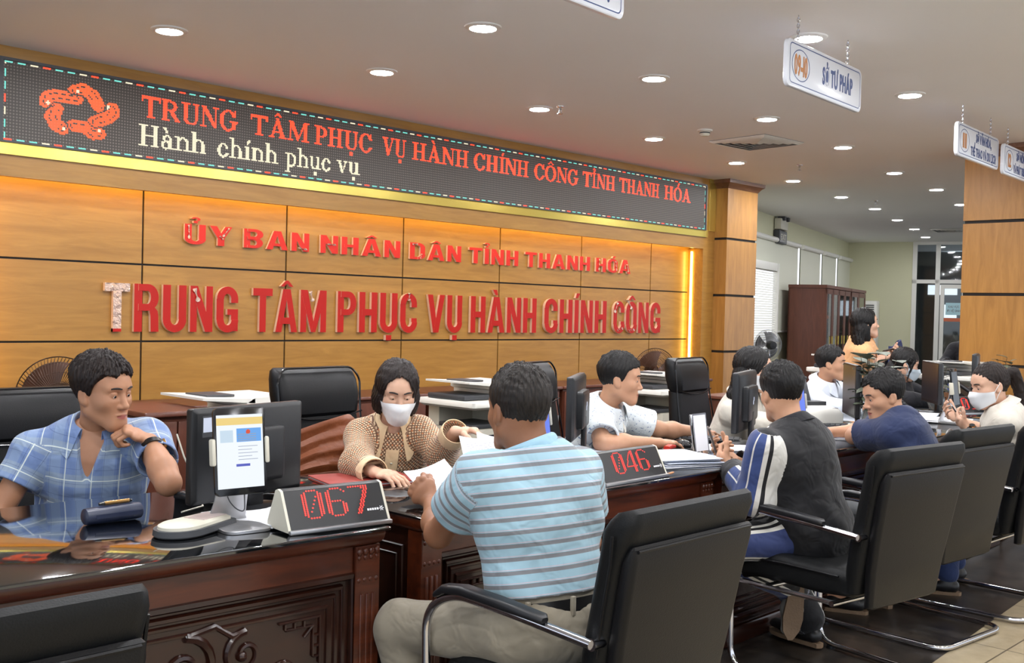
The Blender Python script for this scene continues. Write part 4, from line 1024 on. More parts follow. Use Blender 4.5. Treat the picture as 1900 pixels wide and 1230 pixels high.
paper_pile(6.95, 2.95, .2, 3, 'papers below the dark monitor near the pen holder', .24, .30, .03)
paper_pile(1.74, 2.70, .2, 3, 'white paper lying behind the silver tablet stand', .2, .28, .01)
t = thing('document_folder', 'closed dark red folder under the sleeve of the patterned blouse', 'folder', (2.40, 3.04, TOP), -.25)
P().loft([rrect((0, 0, z), X_, Y_, .17-e, .125-e, .006, 2) for z, e in ((0, .001), (.001, 0), (.003, 0), (.004, .001))]).obj('lower_cover', 'folder', t)
P().loft([rrect((0, 0, z), X_, Y_, .165, .12, .004, 2) for z in (.004, .010)]).obj('paper_block', 'paper', t)
P().loft([rrect((0, 0, z), X_, Y_, .17-e, .125-e, .006, 2) for z, e in ((.010, 0), (.013, 0), (.014, .001))]).obj('upper_cover', 'folder', t)
t = thing('card_holder', 'clear acrylic stand with a blank white card, in front of the phone hands', 'card holder', (4.0, 2.66, TOP), .05)
P().bb((-.07, -.03, 0), (.07, .04, .004), .001).obj('foot', 'clear', t)
rot = Matrix.Rotation(-.15, 4, 'X')
P().box((0, .012, .095), (.13, .008, .19), .002, rot).obj('acrylic_plate', 'clear', t)
P().box((0, .006, .105), (.115, .0012, .16), 0, rot).obj('white_card', 'paper', t)
p = P()
for s in (-1, 1): p.box((s*.055, .005, .105), (.006, .0014, .165), 0, rot)
p.box((0, .018, .188), (.115, .0014, .008), 0, rot); p.obj('grey_border', 'ink', t)
t = thing('pencil', 'short wooden pencil at the right foot of the 046 display', 'pencil', (3.42, 2.425, TOP+.006), .2)
P().cyl((-.05, 0, 0), (.04, 0, 0), .0045, n=6).obj('barrel', 'cardboard', t); P().cyl((.04, 0, 0), (.058, 0, 0), .0045, .0008, n=6).obj('sharpened_tip', 'cardboard', t)
t = thing('document_scanner', 'white document scanner with raised dark feed tray', 'scanner', (5.72, 3.08, TOP), math.radians(-28))
P().loft([rrect((0, 0, z), X_, Y_, .19-e, .12-e, .03, 4) for z, e in ((0, .006), (.006, 0), (.07, .0), (.10, .02), (.112, .05))]).obj('body', 'white', t)
P().loft([rrect((0, .06, z), X_, Y_, .15, .05, .01, 2) for z in (.10, .135)]).obj('feed_slot', 'grey', t)
P().box((0, .13, .19), (.20, .012, .17), .006, Matrix.Rotation(-.45, 4, 'X')).obj('paper_support', 'grey', t)
P().box((0, .168, .265), (.22, .02, .02), .006, Matrix.Rotation(-.45, 4, 'X')).obj('support_bar', 'blackp', t)
P().bb((-.19, -.155, 0), (.19, -.11, .02), .004).obj('output_tray', 'grey', t)
P().bb((.12, -.09, .098), (.16, -.06, .106), .003).obj('button', 'ink', t)
def desk_phone(x, y, rz, lb):
    t = thing('desk_phone', lb, 'telephone', (x, y, TOP), rz, 'desk telephones')
    P().loft([[(sx, a, b) for a, b in ((-.10, 0), (.10, 0), (.10, .11), (.08, .118), (-.10, .02))] for sx in (-.10, .10)]).obj('body', 'blackp', t)
    p = P()
    for i in range(4):
        for j in range(6): p.box((.0+.024*i, -.075+.024*j, .037+.0132*j), (.017, .016, .008), .002, Matrix.Rotation(.5, 4, 'X'))
    p.obj('keypad', 'grey', t)
    p = P(); p.tube(arc_pts([(-.062, -.11, .03), (-.062, -.09, .07), (-.062, .08, .155), (-.062, .12, .125)], .03), [.022]*4+[.016]*6+[.022]*4 if False else .017, 10); p.obj('handset', 'blackp', t)
    pts = [(-.09-.02*math.sin(k*.9)-.0*k, -.10+.012*k*.5, .012+.006*math.cos(k*1.8)) for k in range(16)]
    P().tube(pts, .0035, 5).obj('coiled_cord', 'blackp', t)
desk_phone(7.0, 3.12, -.4, 'black desk phone right of the small masked woman')
desk_phone(8.55, 3.2, -.3, 'far black desk phone at the foot of the right wood column')
t = thing('pen_holder', 'pen holder with scissors left of the right wood column', 'pen holder', (8.0, 3.16, TOP))
P().lathe([(0, 0), (.045, 0), (.048, .1), (.045, .1), (.042, .006), (0, .006)], n=18).obj('cup', M('brown cup', (120, 80, 50), .5), t)
t = thing('scissors', 'scissors with black loop handles standing in the pen holder', 'scissors', (8.0, 3.16, TOP+.01))
for s in (-1, 1):
    P().tube([(s*.004, 0, .0), (s*.012, .0, .13), (-s*.0, 0, .10)][:2], .004, 6).obj('blade', 'steel', t)
    P().tube([(s*.026+.018*math.cos(a), 0, .158+.024*math.sin(a)) for a in [2*PI*k/12 for k in range(12)]], .005, 6, closed=True).obj('loop_handle', 'blackp', t)
for k, (dx, c_) in enumerate(((.02, (60, 80, 160)), (-.022, (190, 60, 50)), (.005, (230, 226, 210)))):
    t = thing('pen', ['blue', 'red', 'white'][k]+' pen standing in the pen holder by the scissors', 'pen', (8.0+dx, 3.15+.012*k, TOP+.01))
    P().cyl((0, 0, 0), (dx*.7, .01, .15), .005, n=8).obj('barrel', M('pen colour', c_, .4), t); P().cyl((dx*.7, .01, .15), (dx*.75, .011, .162), .0035, n=8).obj('button', 'bezel', t)
def plant(x, y, z, h_, n, lb, seed, leaf_l=.07, vase=True):
    rnd = random.Random(seed); t = thing('potted_plant', lb, 'plant', (x, y, z))
    if vase: P().lathe([(0, 0), (.045, 0), (.062, .05), (.05, .12), (.04, .13), (.036, .128), (.045, .05), (0, .01)], n=20).obj('glass_vase', M('grey glass vase', (150, 158, 158), .08, trans=.6), t)
    st = P(); lf = P()
    for k in range(n):
        a = rnd.uniform(0, 2*PI); r = rnd.uniform(.03, .12); hh = h_*rnd.uniform(.7, 1); pts = [Vector((0, 0, .02)), Vector((r*.3*math.cos(a), r*.3*math.sin(a), hh*.45)), Vector((r*math.cos(a), r*math.sin(a), hh))]
        sm = [(pts[0]*(1-u)+pts[1]*u)*(1-u)+(pts[1]*(1-u)+pts[2]*u)*u for u in [i/8 for i in range(9)]]; st.tube(sm, [.004-.0025*i/8 for i in range(9)], 5)
        for q in range(6):
            i = 3+q*5//5 if q < 5 else 8; i = min(8, 3+q); b = sm[i]; th = rnd.uniform(0, 2*PI); L_ = leaf_l*rnd.uniform(.7, 1.15)
            d_ = Vector((math.cos(th), math.sin(th), rnd.uniform(-.2, .7))).normalized(); sd = d_.cross(Z_).normalized(); nn_ = sd.cross(d_)
            f = lambda u, v: b+d_*(L_*u)+sd*((v-.5)*L_*.75*math.sin(PI*min(1, u*.98+.02))**.8)-nn_*(.25*L_*u*u)+nn_*(abs(v-.5)*.12*L_)
            lf.grid(f, 5, 4)
    st.obj('stems', 'stem', t); lf.obj('foliage', 'leaf', t)
plant(5.66, 2.64, TOP, .46, 16, 'dusty leafy plant in a grey glass vase left of the navy t-shirt man', 3, .10)
plant(7.55, 2.62, TOP, .42, 7, 'small leafy plant at right edge above the ponytailed woman', 5, .06)
plant(7.55, 3.05, TOP, .33, 5, 'dry pale-leaved plant between dark monitor and pen holder', 9, .08)
# ---------------------------------------------------------------- printers along the back
def copier(x, y, h_, lb, w_=.42, d_=.48, rz=0):
    t = thing('office_copier', lb, 'copier', (x, y, 0), rz, 'white office copiers'); W2 = w_/2
    z1 = h_-.30
    P().bb((-W2, 0, .03), (W2, d_, z1), .012).obj('body', 'ivory', t)
    for k in range(3):
        a = .06+(z1-.22)*k/3; b = .06+(z1-.22)*(k+1)/3-.012
        q = P().bb((-W2+.01, -.012, a), (W2-.01, .01, b), .006).obj('paper_drawer', 'white', t)
        P().bb((-.07, -.0135, b-.035), (.07, -.0115, b-.018), .0).obj('drawer_pull', 'grey', q)
    p = P()
    for s in (-.2, .22): p.bb((W2*s*1.6-.05, -.0015, z1-.10), (W2*s*1.6+.045, .01, z1-.035))
    p.obj('dark_slot', 'screend', t)
    p = P(); p.bb((-W2+.04, -.001, z1-.155), (-W2+.13, .004, z1-.15)); p.bb((W2-.14, -.001, z1-.155), (W2-.05, .004, z1-.15)); p.obj('seam', 'grey', t)
    P().bb((W2-.14, .02, z1), (W2, d_, z1+.13), .006).obj('rear_column', 'ivory', t); P().bb((-W2, d_-.10, z1), (W2-.14, d_, z1+.13)).obj('back_wall', 'ivory', t)
    P().bb((-W2-.02, .03, z1+.002), (W2-.15, d_-.12, z1+.03), .006).obj('output_tray', 'grey', t)
    P().loft([rrect((-.03, d_/2-.02, z), X_, Y_, W2+.055-e, d_/2+.03-e, .02, 3) for z, e in ((z1+.13, .02), (z1+.145, 0), (z1+.175, 0), (z1+.18, .004))]).obj('scanner_unit', 'white', t)
    P().bb((-W2-.07, .05, z1+.182), (-.02, d_-.06, z1+.215), .008).obj('output_platen', 'grey', t)
    P().loft([[(-.02, y_, z1+.18), (W2+.03, y_, z1+.18), (W2+.035, y_, z1+.27), (W2, y_, z1+.292), (-.0, y_, z1+.29), (-.05, y_, z1+.262), (-.05, y_, z1+.245), (-.02, y_, z1+.235)] for y_ in (.02, d_-.02)]).obj('document_feeder', 'white', t)
    P().loft([[(-.0, y_, z1+.262), (-W2-.06, y_, z1+.288), (-W2-.06, y_, z1+.30), (0, y_, z1+.285)] for y_ in (.02, d_-.03)]).obj('feed_tray', 'white', t)
    P().bb((-W2+.02, .12, z1+.291), (-.06, d_-.14, z1+.304), .003).obj('paper_guide', 'grey', t)
    P().box((-W2*.1, -.055, z1+.16), (.22, .10, .02), .006, Matrix.Rotation(.35, 4, 'X')).obj('control_panel', 'white', t)
    return t
copier(3.02, 4.72, .95, 'white copier behind the nearest monitor, left of the office chair', .48, .48)
copier(4.83, 4.72, .97, 'white copier between the masked woman in the patterned blouse and the striped polo man', .44, .46)
copier(6.78, 4.72, .97, 'white copier with two dark slots right of the short-sleeved clerk', .42, .48)
copier(9.05, 4.24, 1.10, 'far white copier below the standing woman in the orange top', .5, .46)
copier(9.36, 3.42, 1.08, 'far white copier touching the right wood column', .46, .4)
t = thing('paper_ream', 'stack of loose forms on the floor cabinet right of the long-haired masked woman', 'papers', (6.62, 3.95, .86))
for k in range(7): P().box((.01*math.sin(k*2.3), .01*math.cos(k*3.1), .006+.012*k), (.30, .22, .010), .002, .1*math.sin(k)).obj('sheaf', 'paper' if k % 2 else 'paper2', t)
def low_cabinet(x, y, w_, h_, d_, lb, mt='brown', grp='low wooden cabinets along the wood wall'):
    t = thing('low_cabinet', lb, 'cabinet', (x, y, 0), 0, grp)
    P().bb((-w_/2, 0, .06), (w_/2, d_, h_-.03)).obj('carcass', mt, t)
    P().loft([rrect((0, d_/2-.01, z), X_, Y_, w_/2+.02-e, d_/2+.02-e, .008, 2) for z, e in ((h_-.03, .01), (h_-.022, 0), (h_-.006, 0), (h_, .005))]).obj('worktop', mt, t)
    P().bb((-w_/2+.02, .03, 0), (w_/2-.02, d_, .06)).obj('plinth', 'mahogd', t)
    n = max(2, int(w_/.5))
    for k in range(n):
        a = -w_/2+.01+(w_-.02)*k/n; b = a+(w_-.02)/n-.008
        d = P().bb((a, -.018, .08), (b, 0, h_-.05), .003).obj('door', mt, t)
        P().bb((b-.03, -.034, h_*.5), (b-.018, -.018, h_*.5+.1), .003).obj('handle', 'steel', d)
for k, x in enumerate((3.3, 4.95, 6.6, 8.25, 9.5)):
    low_cabinet(x, 6.5, 1.6 if k < 4 else .8, .73, .55, 'low brown cabinet against the wood wall, ' + ['behind the nearest copier', 'behind the copier of the masked woman', 'behind the short-sleeved clerk', 'behind the two-slot copier', 'by the left wood column'][k])
low_cabinet(6.62, 3.84, .5, .86, .4, 'small wooden cabinet carrying loose forms behind the counter', grp=None)
low_cabinet(2.56, 4.70, .32, .90, .5, 'narrow dark wood cabinet left of the nearest copier', grp=None)
# ---------------------------------------------------------------- fans
def fan(x, y, z, r, rz, lb, wire='fanbronze', blade='fanblade', hub='fanbronze'):
    t = thing('pedestal_fan', lb, 'fan', (x, y, 0), rz, 'pedestal fans')
    P().lathe([(0, 0), (.2, 0), (.2, .015), (.06, .05), (.03, .07), (0, .07)], n=28).obj('base', 'blackp', t)
    P().cyl((0, .04, .05), (0, .04, z-.06), .014, n=12).obj('pole', 'chrome' if wire != 'fanbronze' else 'blackp', t)
    c = Vector((0, 0, z)); wr = .0016*r/.22
    for nm, s in (('front_grille', -1), ('rear_grille', 1)):
        p = P()
        for q, yy in ((1, 0), (.86, .035), (.62, .052), (.36, .06)):
            p.tube([c+Vector((r*q*math.cos(a), s*yy, r*q*math.sin(a))) for a in [2*PI*k/40 for k in range(40)]], wr*(2.2 if q == 1 else 1), 5, closed=True)
        for k in range(72):
            a = 2*PI*k/72; a2 = a+.22; e = lambda q, an, yy: c+Vector((r*q*math.cos(an), s*yy, r*q*math.sin(an)))
            p.tube([e(1, a, 0), e(.86, a+.04, .035), e(.62, a+.12, .052), e(.26, a2, .061)], wr, 4)
        p.obj(nm, wire, t)
    P().lathe([(0, -.07), (r*.27, -.066), (r*.28, -.055), (0, -.05)], c, 24, Matrix.Rotation(-PI/2, 4, 'X') if False else Matrix.Rotation(PI/2, 4, 'X')).obj('centre_cap', hub, t)
    P().lathe([(0, -.16), (.05, -.155), (.058, -.12), (.058, -.06), (0, -.055)], c, 20, Matrix.Rotation(PI/2, 4, 'X')).obj('motor_housing', 'blackp', t)
    P().lathe([(0, .0), (.03, 0), (.03, .03), (0, .035)], c, 16, Matrix.Rotation(PI/2, 4, 'X')).obj('spinner', hub, t)
    for k in range(3):
        a0 = 2*PI*k/3; p = P()
        f = lambda u, v: c+Vector((math.cos(a0+(v-.5)*(1.1+.5*u))*r*(.12+.76*u), -.02+.04*(v-.5)+.0*u, math.sin(a0+(v-.5)*(1.1+.5*u))*r*(.12+.76*u)))
        p.grid(f, 8, 8, .003); p.obj('blade', blade, t)
fan(2.62, 6.2, .86, .23, -.35, 'bronze pedestal fan behind the man in the plaid shirt')
fan(8.58, 6.28, .86, .225, -.55, 'bronze pedestal fan above the two-slot copier')
fan(12.87, 7.53, 1.04, .21, math.radians(150), 'silver pedestal fan seen from behind beside the left wood column', 'steel', 'grey', 'blackp')
# ---------------------------------------------------------------- far end of the hall
cd = Vector((.96301, .26945, 0)); cn = Vector((.26945, -.96301, 0)); crz = math.atan2(cd.y, cd.x)
def bookcase(o0, w_, h_, lb, doors):
    t = thing('bookcase', lb, 'bookcase', o0, crz, 'tall glazed bookcases'); d_ = .58
    p = P(); p.bb((0, -d_, 0), (.025, 0, h_)); p.bb((w_-.025, -d_, 0), (w_, 0, h_)); p.bb((0, -.02, 0), (w_, 0, h_)); p.bb((-.02, -d_-.025, h_-.05), (w_+.02, 0, h_+.0)); p.bb((0, -d_, 0), (w_, 0, .1)); p.obj('carcass', 'brown', t)
    for k in range(5): P().bb((.025, -d_+.05, .1+.36*k), (w_-.025, -.02, .12+.36*k)).obj('shelf', 'brown', t)
    for k in range(doors):
        a = w_*k/doors+.004; b = w_*(k+1)/doors-.004; q = P()
        q.bb((a, -d_-.02, .1), (a+.07, -d_, h_-.06)); q.bb((b-.07, -d_-.02, .1), (b, -d_, h_-.06)); q.bb((a, -d_-.02, .1), (b, -d_, .2)); q.bb((a, -d_-.02, h_-.14), (b, -d_, h_-.06)); dr_ = q.obj('door', 'brown', t)
        P().bb((a+.07, -d_-.012, .2), (b-.07, -d_-.008, h_-.14)).obj('door_glass', 'glass', dr_); P().bb((b-.045, -d_-.04, 1.0), (b-.03, -d_-.02, 1.14)).obj('handle', 'gold', dr_)
    return t
bo = Vector((15.2, 8.55, 0))
bookcase(bo, 1.95, 1.95, 'left large brown glazed bookcase beyond the left wood column', 4)
bookcase(bo+cd*2.02, 1.35, 1.95, 'right smaller brown glazed bookcase, behind the standing woman', 2)
for bi, (u0, u1) in enumerate(((.03, 1.92), (2.05, 3.34))):
    for k in range(1, 5):
        rnd = random.Random(bi*10+k); u = u0
        while u < u1-.34:
            h_ = rnd.uniform(.2, .3); th = rnd.uniform(.25, .32); b = bo+cd*u-Vector((0, 0, 0))+cn*.30
            cc = rnd.choice([(176, 176, 172), (90, 96, 110), (150, 140, 120), (60, 64, 80)])
            o = P().bb((0, -.12, 0), (th, .12, h_), .004).obj('binder_bundle', M('binder card', cc, .7), None, loc=(b.x, b.y, .12+.36*k), rotz=crz)
            tag(o, 'bundle of binders behind glass in the %s bookcase' % ('left large' if bi == 0 else 'right smaller'), 'binders', 'binders in the %s bookcase' % ('left' if bi == 0 else 'right')); u += th+rnd.uniform(.01, .06)
def wp(x, z, off): q = A+d*((x-A.x)/d.x)+nn*off; return Vector((q.x, q.y, z))
K['blind'] = M('cream blind cloth', (214, 214, 196), .7); K['bright'] = glow('bright blind edge', (240, 245, 255), .9, (240, 240, 240))
for k, (a, b) in enumerate(((12.6, 16.2), (16.4, 17.86), (18.06, 19.21), (19.41, 20.6))):
    t = thing('roller_blind', ['wide roller blind right of the left wood column', 'roller blind above the left large bookcase', 'roller blind above the right bookcase', 'last roller blind before the far corner'][k], 'blind', wp(a, 0, 0), crz, 'roller blinds on the window wall')
    L_ = (b-a)/d.x
    P().cyl((0, -.06, 2.63), (L_, -.06, 2.63), .04, n=14).obj('roller_tube', 'white', t)
    P().bb((0, -.035, 1.2), (L_, -.03, 2.61)).obj('blind_cloth', 'blind', t)
    P().bb((0, -.05, 1.18), (L_, -.025, 1.205), .004).obj('bottom_bar', 'white', t)
    P().bb((L_+.0, -.03, 1.1), (L_+.14, -.012, 2.6)).obj('bright_gap', 'bright', t, 'daylight strip beside the cloth')
t = thing('venetian_blind', 'bright venetian blind glimpsed right of the left wood column', 'blind', wp(13.0, 0, 0), crz)
P().bb((0, -.14, 2.13), (1.62, -.07, 2.25), .005).obj('head_box', 'white', t)
p = P()
for k in range(34): p.box((.81, -.105, 2.12-.036*k), (1.58, .05, .002), 0, Matrix.Rotation(.5, 4, 'X'))
p.obj('slats', 'white', t); P().bb((0, -.07, .9), (1.62, -.06, 2.13)).obj('daylight_panel', glow('daylight', (235, 242, 255), 1.0, (240, 240, 240)), t)
P().bb((1.6, -.15, .9), (1.66, -.06, 2.25)).obj('side_frame', 'white', t)
t = thing('exit_sign', 'exit sign under a twin lamp emergency box high on the cream wall', 'sign', wp(14.75, 0, 0), crz)
P().bb((0, -.12, 2.80), (.44, -.01, 2.97), .01).obj('lamp_box', 'ivory', t); P().cyl((.1, -.16, 2.985), (.1, -.05, 2.985), .05, n=14).obj('lamp_head', 'grey', t); P().cyl((.34, -.16, 2.985), (.34, -.05, 2.985), .05, n=14).obj('lamp_head', 'grey', t)
P().bb((-.02, -.10, 2.58), (.46, -.01, 2.79), .008).obj('sign_box', 'grey', t)
P().bb((.0, -.105, 2.60), (.44, -.1, 2.77)).obj('sign_face', 'screend', t)
text_on(P(), 'EXIT', (0, -.106, 0), X_, Z_, .06, .38, 2.64, .09, .002, .015).obj('exit_lettering', 'ivory', t, smooth=0)
t = thing('air_conditioner', 'tall white floor air conditioner with dark top grille in the far corner', 'air conditioner', TT(-.98, 0, .2), math.atan2(fd.y, fd.x))
P().bb((0, -.18, 0), (.42, .18, 1.8), .02).obj('cabinet', 'white', t)
for yq in (-.184, .184): 
    p = P()
    for k in range(6): p.bb((.05, yq-.003, 1.5+.04*k), (.37, yq+.003, 1.52+.04*k))
    p.obj('air_grille', 'grey', t)
    P().bb((.05, yq-.003, .2), (.37, yq+.003, .7), .002).obj('intake_panel', 'ivory', t)
t = thing('door_notice', 'pale blue notice taped on the glass door, cut by the wood column', 'notice', TT(.69, 1.55, .03), math.atan2(fd.y, fd.x)+(0 if True else PI))
tag(t, t['label'], 'notice')
e_ = (TT(.9, 0)-TT(.6, 0)).normalized()
def tq(u, z, o): return TT(.69+u, 1.55+z, .006+o)-TT(.69, 1.55, .03)
t.rotation_euler = (0, 0, 0)
p = P(); p.loft([[tq(0, z, 0), tq(.30, z, 0), tq(.30, z, .002), tq(0, z, .002)] for z in (0, .24)]); p.obj('sheet', M('pale blue paper', (176, 212, 220), .7), t)
p = P(); ax_ = e_
text_on(p, 'KHU VỰC', tq(0, 0, .0025), ax_, Z_, .05, .25, .14, .045, .001, .015); text_on(p, 'ĐI VỆ SINH', tq(0, 0, .0025), ax_, Z_, .03, .27, .06, .045, .001, .015); p.obj('printed_words', 'ink', t, smooth=0)
t = thing('door_strip_notice', 'narrow orange strip stuck on the glass door under the blue notice', 'notice', TT(.69, 1.40, .006))
p = P(); b0 = TT(.69, 1.40, .006); p.loft([[TT(.64, z, .006)-b0, TT(.99, z, .006)-b0, TT(.99, z, .008)-b0, TT(.64, z, .008)-b0] for z in (1.42, 1.49)]); p.obj('strip', M('orange strip', (196, 104, 70), .6), t)
# garments left on chairs
def garment(nm, loc, rz, sx, sy, h_, mat, lb, quilt):
    t = thing(nm, lb, 'jacket', loc, rz); p = P(); rnd = random.Random(3)
    def f(u, v):
        a = PI*(u*1.0); c = math.cos(a); s_ = math.sin(a); k = 1+.10*math.sin(v*quilt*2*PI)*.5
        return (-sx*c*k*(.8+.35*v)+.02*math.sin(v*9), -sy*(s_)*k*(.6+.5*v)-.01*math.sin(u*14), h_*(1-v)+.04*s_-.02*math.sin(u*7+v*3))
    p.grid(f, 36, 30, .014); p.obj('shell', mat, t)
    q = P()
    def g(u, v): a = 2*PI*u; return (.10*math.cos(a)*(1+.12*math.sin(v*quilt*PI))+sx*.55, -sy*.7+.07*math.sin(a), h_*.85-.42*v)
    q.grid(g, 18, 24, .008); q.obj('sleeve', mat, t)
garment('brown_jacket', (2.60, 3.62, .56), .1, .24, .17, .36, 'jacket_brown', 'rust brown quilted jacket bundled on the office chair beside the patterned blouse', 6)
t = copy_tree(oc); t.location = (8.72, 3.66, 0); t.rotation_euler = (0, 0, .1); t['label'] = 'far office chair carrying the blue jacket'; t['group'] = 'staff office chairs'
garment('blue_jacket', (8.75, 3.94, .80), .3, .17, .12, .4, 'denim', 'blue jacket draped on a chair back behind the small masked woman', 2)
# ---------------------------------------------------------------- people: smooth blended surfaces, one continuous body each
F32 = np.float32
def nz(v): v = np.asarray(v, float); return v/max(1e-9, np.linalg.norm(v))
class Field:
    """smooth union of tapered shapes sampled on a grid and skinned"""
    def __init__(s): s.p = []
    def add(s, f, lo, hi, k=.015, op='+'): s.p.append((f, np.asarray(lo, float), np.asarray(hi, float), k, op)); return s
    def cone(s, a, b, ra, rb, k=.015, op='+'):
        a, b = np.asarray(a, float), np.asarray(b, float); ab = b-a; L2 = max(1e-9, ab@ab); R = max(ra, rb)
        def f(X, Y, Z):
            px, py, pz = X-a[0], Y-a[1], Z-a[2]; t = np.clip((px*ab[0]+py*ab[1]+pz*ab[2])/L2, 0, 1)
            return np.sqrt((px-t*ab[0])**2+(py-t*ab[1])**2+(pz-t*ab[2])**2)-(ra+(rb-ra)*t)
        return s.add(f, np.minimum(a, b)-R, np.maximum(a, b)+R, k, op)
    def chain(s, pts, rs, k=.015):
        for i in range(len(pts)-1): s.cone(pts[i], pts[i+1], rs[i], rs[i+1], k)
        return s
    def econe(s, a, b, ea, eb, side, k=.02, op='+'):
        """elliptical section: ea=(half width along side, half depth)"""
        a, b = np.asarray(a, float), np.asarray(b, float); ab = b-a; L = max(1e-6, np.linalg.norm(ab)); ax = ab/L
        sd = np.asarray(side, float); sd = nz(sd-ax*(sd@ax)); nn_ = np.cross(ax, sd); R = max(*ea, *eb)
        def f(X, Y, Z):
            px, py, pz = X-a[0], Y-a[1], Z-a[2]; w_ = px*ax[0]+py*ax[1]+pz*ax[2]; t = np.clip(w_/L, 0, 1)
            u = px*sd[0]+py*sd[1]+pz*sd[2]; v = px*nn_[0]+py*nn_[1]+pz*nn_[2]; q = w_-t*L
            ru = ea[0]+(eb[0]-ea[0])*t; rv = ea[1]+(eb[1]-ea[1])*t; m_ = np.minimum(ru, rv)
            return (np.sqrt((u/ru)**2+(v/rv)**2+(q/m_)**2)-1)*m_
        return s.add(f, np.minimum(a, b)-R, np.maximum(a, b)+R, k, op)
    def ell(s, c, r, M_=None, k=.015, op='+'):
        c = np.asarray(c, float); r = np.asarray(r, float); M_ = np.eye(3) if M_ is None else M_; m_ = r.min(); R = r.max()
        def f(X, Y, Z):
            d_ = (X-c[0], Y-c[1], Z-c[2])
            q = sum(((M_[i][0]*d_[0]+M_[i][1]*d_[1]+M_[i][2]*d_[2])/r[i])**2 for i in range(3)); q0 = np.sqrt(q)
            return (q0-1)*m_ if m_ > .5*R else (q0-1)*(m_*.6+.4*R*.5)
        return s.add(f, c-R, c+R, k, op)
    def bounds(s, pad):
        lo = np.min([p[1] for p in s.p if p[4] == '+'], 0)-pad; hi = np.max([p[2] for p in s.p if p[4] == '+'], 0)+pad; return lo, hi
    def sample(s, h, post=None, pad=.02):
        lo, hi = s.bounds(pad); n = np.ceil((hi-lo)/h).astype(int)+1
        ax = [(lo[i]+h*np.arange(n[i])).astype(F32) for i in range(3)]
        D_ = np.full(n, .05, F32)
        for f, a, b, k, op in s.p:
            mg = max(k, 2.5*h)+.006; i0 = np.clip(np.floor((a-mg-lo)/h).astype(int), 0, n); i1 = np.clip(np.ceil((b+mg-lo)/h).astype(int)+1, 0, n)
            if (i1 <= i0).any(): continue
            sl = tuple(slice(i0[i], i1[i]) for i in range(3))
            v = f(ax[0][sl[0]][:, None, None], ax[1][sl[1]][None, :, None], ax[2][sl[2]][None, None, :]).astype(F32); o = D_[sl]
            if op == '+': q = np.maximum(k-np.abs(o-v), 0)/k; D_[sl] = np.minimum(o, v)-q*q*k*.25
            else: v = -v; q = np.maximum(k-np.abs(o-v), 0)/k; D_[sl] = np.maximum(o, v)+q*q*k*.25
        if post is not None: D_ = post(D_, ax[0][:, None, None], ax[1][None, :, None], ax[2][None, None, :]).astype(F32)
        return D_, lo, ax
    def at(s, p):
        """field at one point"""
        o = .05
        for f, a, b, k, op in s.p:
            if ((p < a-.05) | (p > b+.05)).any(): continue
            v = float(f(p[0], p[1], p[2]))
            if op == '+': q = max(k-abs(o-v), 0)/k; o = min(o, v)-q*q*k*.25
            else: v = -v; q = max(k-abs(o-v), 0)/k; o = max(o, v)+q*q*k*.25
        return o
    def cast(s, o, d_, far=.3, step=.002):
        o = np.asarray(o, float); d_ = nz(d_); t = 0.
        while t < far:
            v = s.at(o+d_*t)
            if v < .0006: return o+d_*t
            t += max(step*.6, min(.02, v*.7))
        return None
def skin(D_, lo, h):
    """surface nets"""
    S = D_ < 0; n = np.array(D_.shape); c = np.zeros(n-1, np.int8)
    off = [(i, j, k) for i in (0, 1) for j in (0, 1) for k in (0, 1)]
    for i, j, k in off: c += S[i:n[0]-1+i, j:n[1]-1+j, k:n[2]-1+k]
    I = np.argwhere((c > 0) & (c < 8)); idx = np.full(n-1, -1, np.int32); idx[I[:, 0], I[:, 1], I[:, 2]] = np.arange(len(I))
    v = {o: D_[I[:, 0]+o[0], I[:, 1]+o[1], I[:, 2]+o[2]] for o in off}
    acc_ = np.zeros((len(I), 3)); cnt = np.zeros(len(I))
    for a in off:
        for d_ in range(3):
            if a[d_]: continue
            b = list(a); b[d_] = 1; b = tuple(b); va, vb = v[a], v[b]; m_ = (va < 0) != (vb < 0)
            t = np.where(m_, va/np.where(m_, va-vb, 1), 0)
            for e in range(3): acc_[:, e] += m_*(a[e]+(t if e == d_ else 0))
            cnt += m_
    V = lo+(I+acc_/cnt[:, None])*h; Fs = []
    for d_ in range(3):
        e, g = [(1, 2), (2, 0), (0, 1)][d_]
        a = S[tuple(slice(0, -1) if q == d_ else slice(None) for q in range(3))]; b = S[tuple(slice(1, None) if q == d_ else slice(None) for q in range(3))]
        E_ = np.argwhere(a != b); E_ = E_[(E_[:, e] > 0) & (E_[:, g] > 0) & (E_[:, e] < n[e]-1) & (E_[:, g] < n[g]-1)]
        sg = a[E_[:, 0], E_[:, 1], E_[:, 2]]; q = []
        for de, dg_ in ((1, 1), (0, 1), (0, 0), (1, 0)):
            w_ = E_.copy(); w_[:, e] -= de; w_[:, g] -= dg_; q.append(idx[w_[:, 0], w_[:, 1], w_[:, 2]])
        q = np.stack(q, 1); q[~sg] = q[~sg][:, ::-1]; Fs.append(q)
    return V, np.concatenate(Fs)
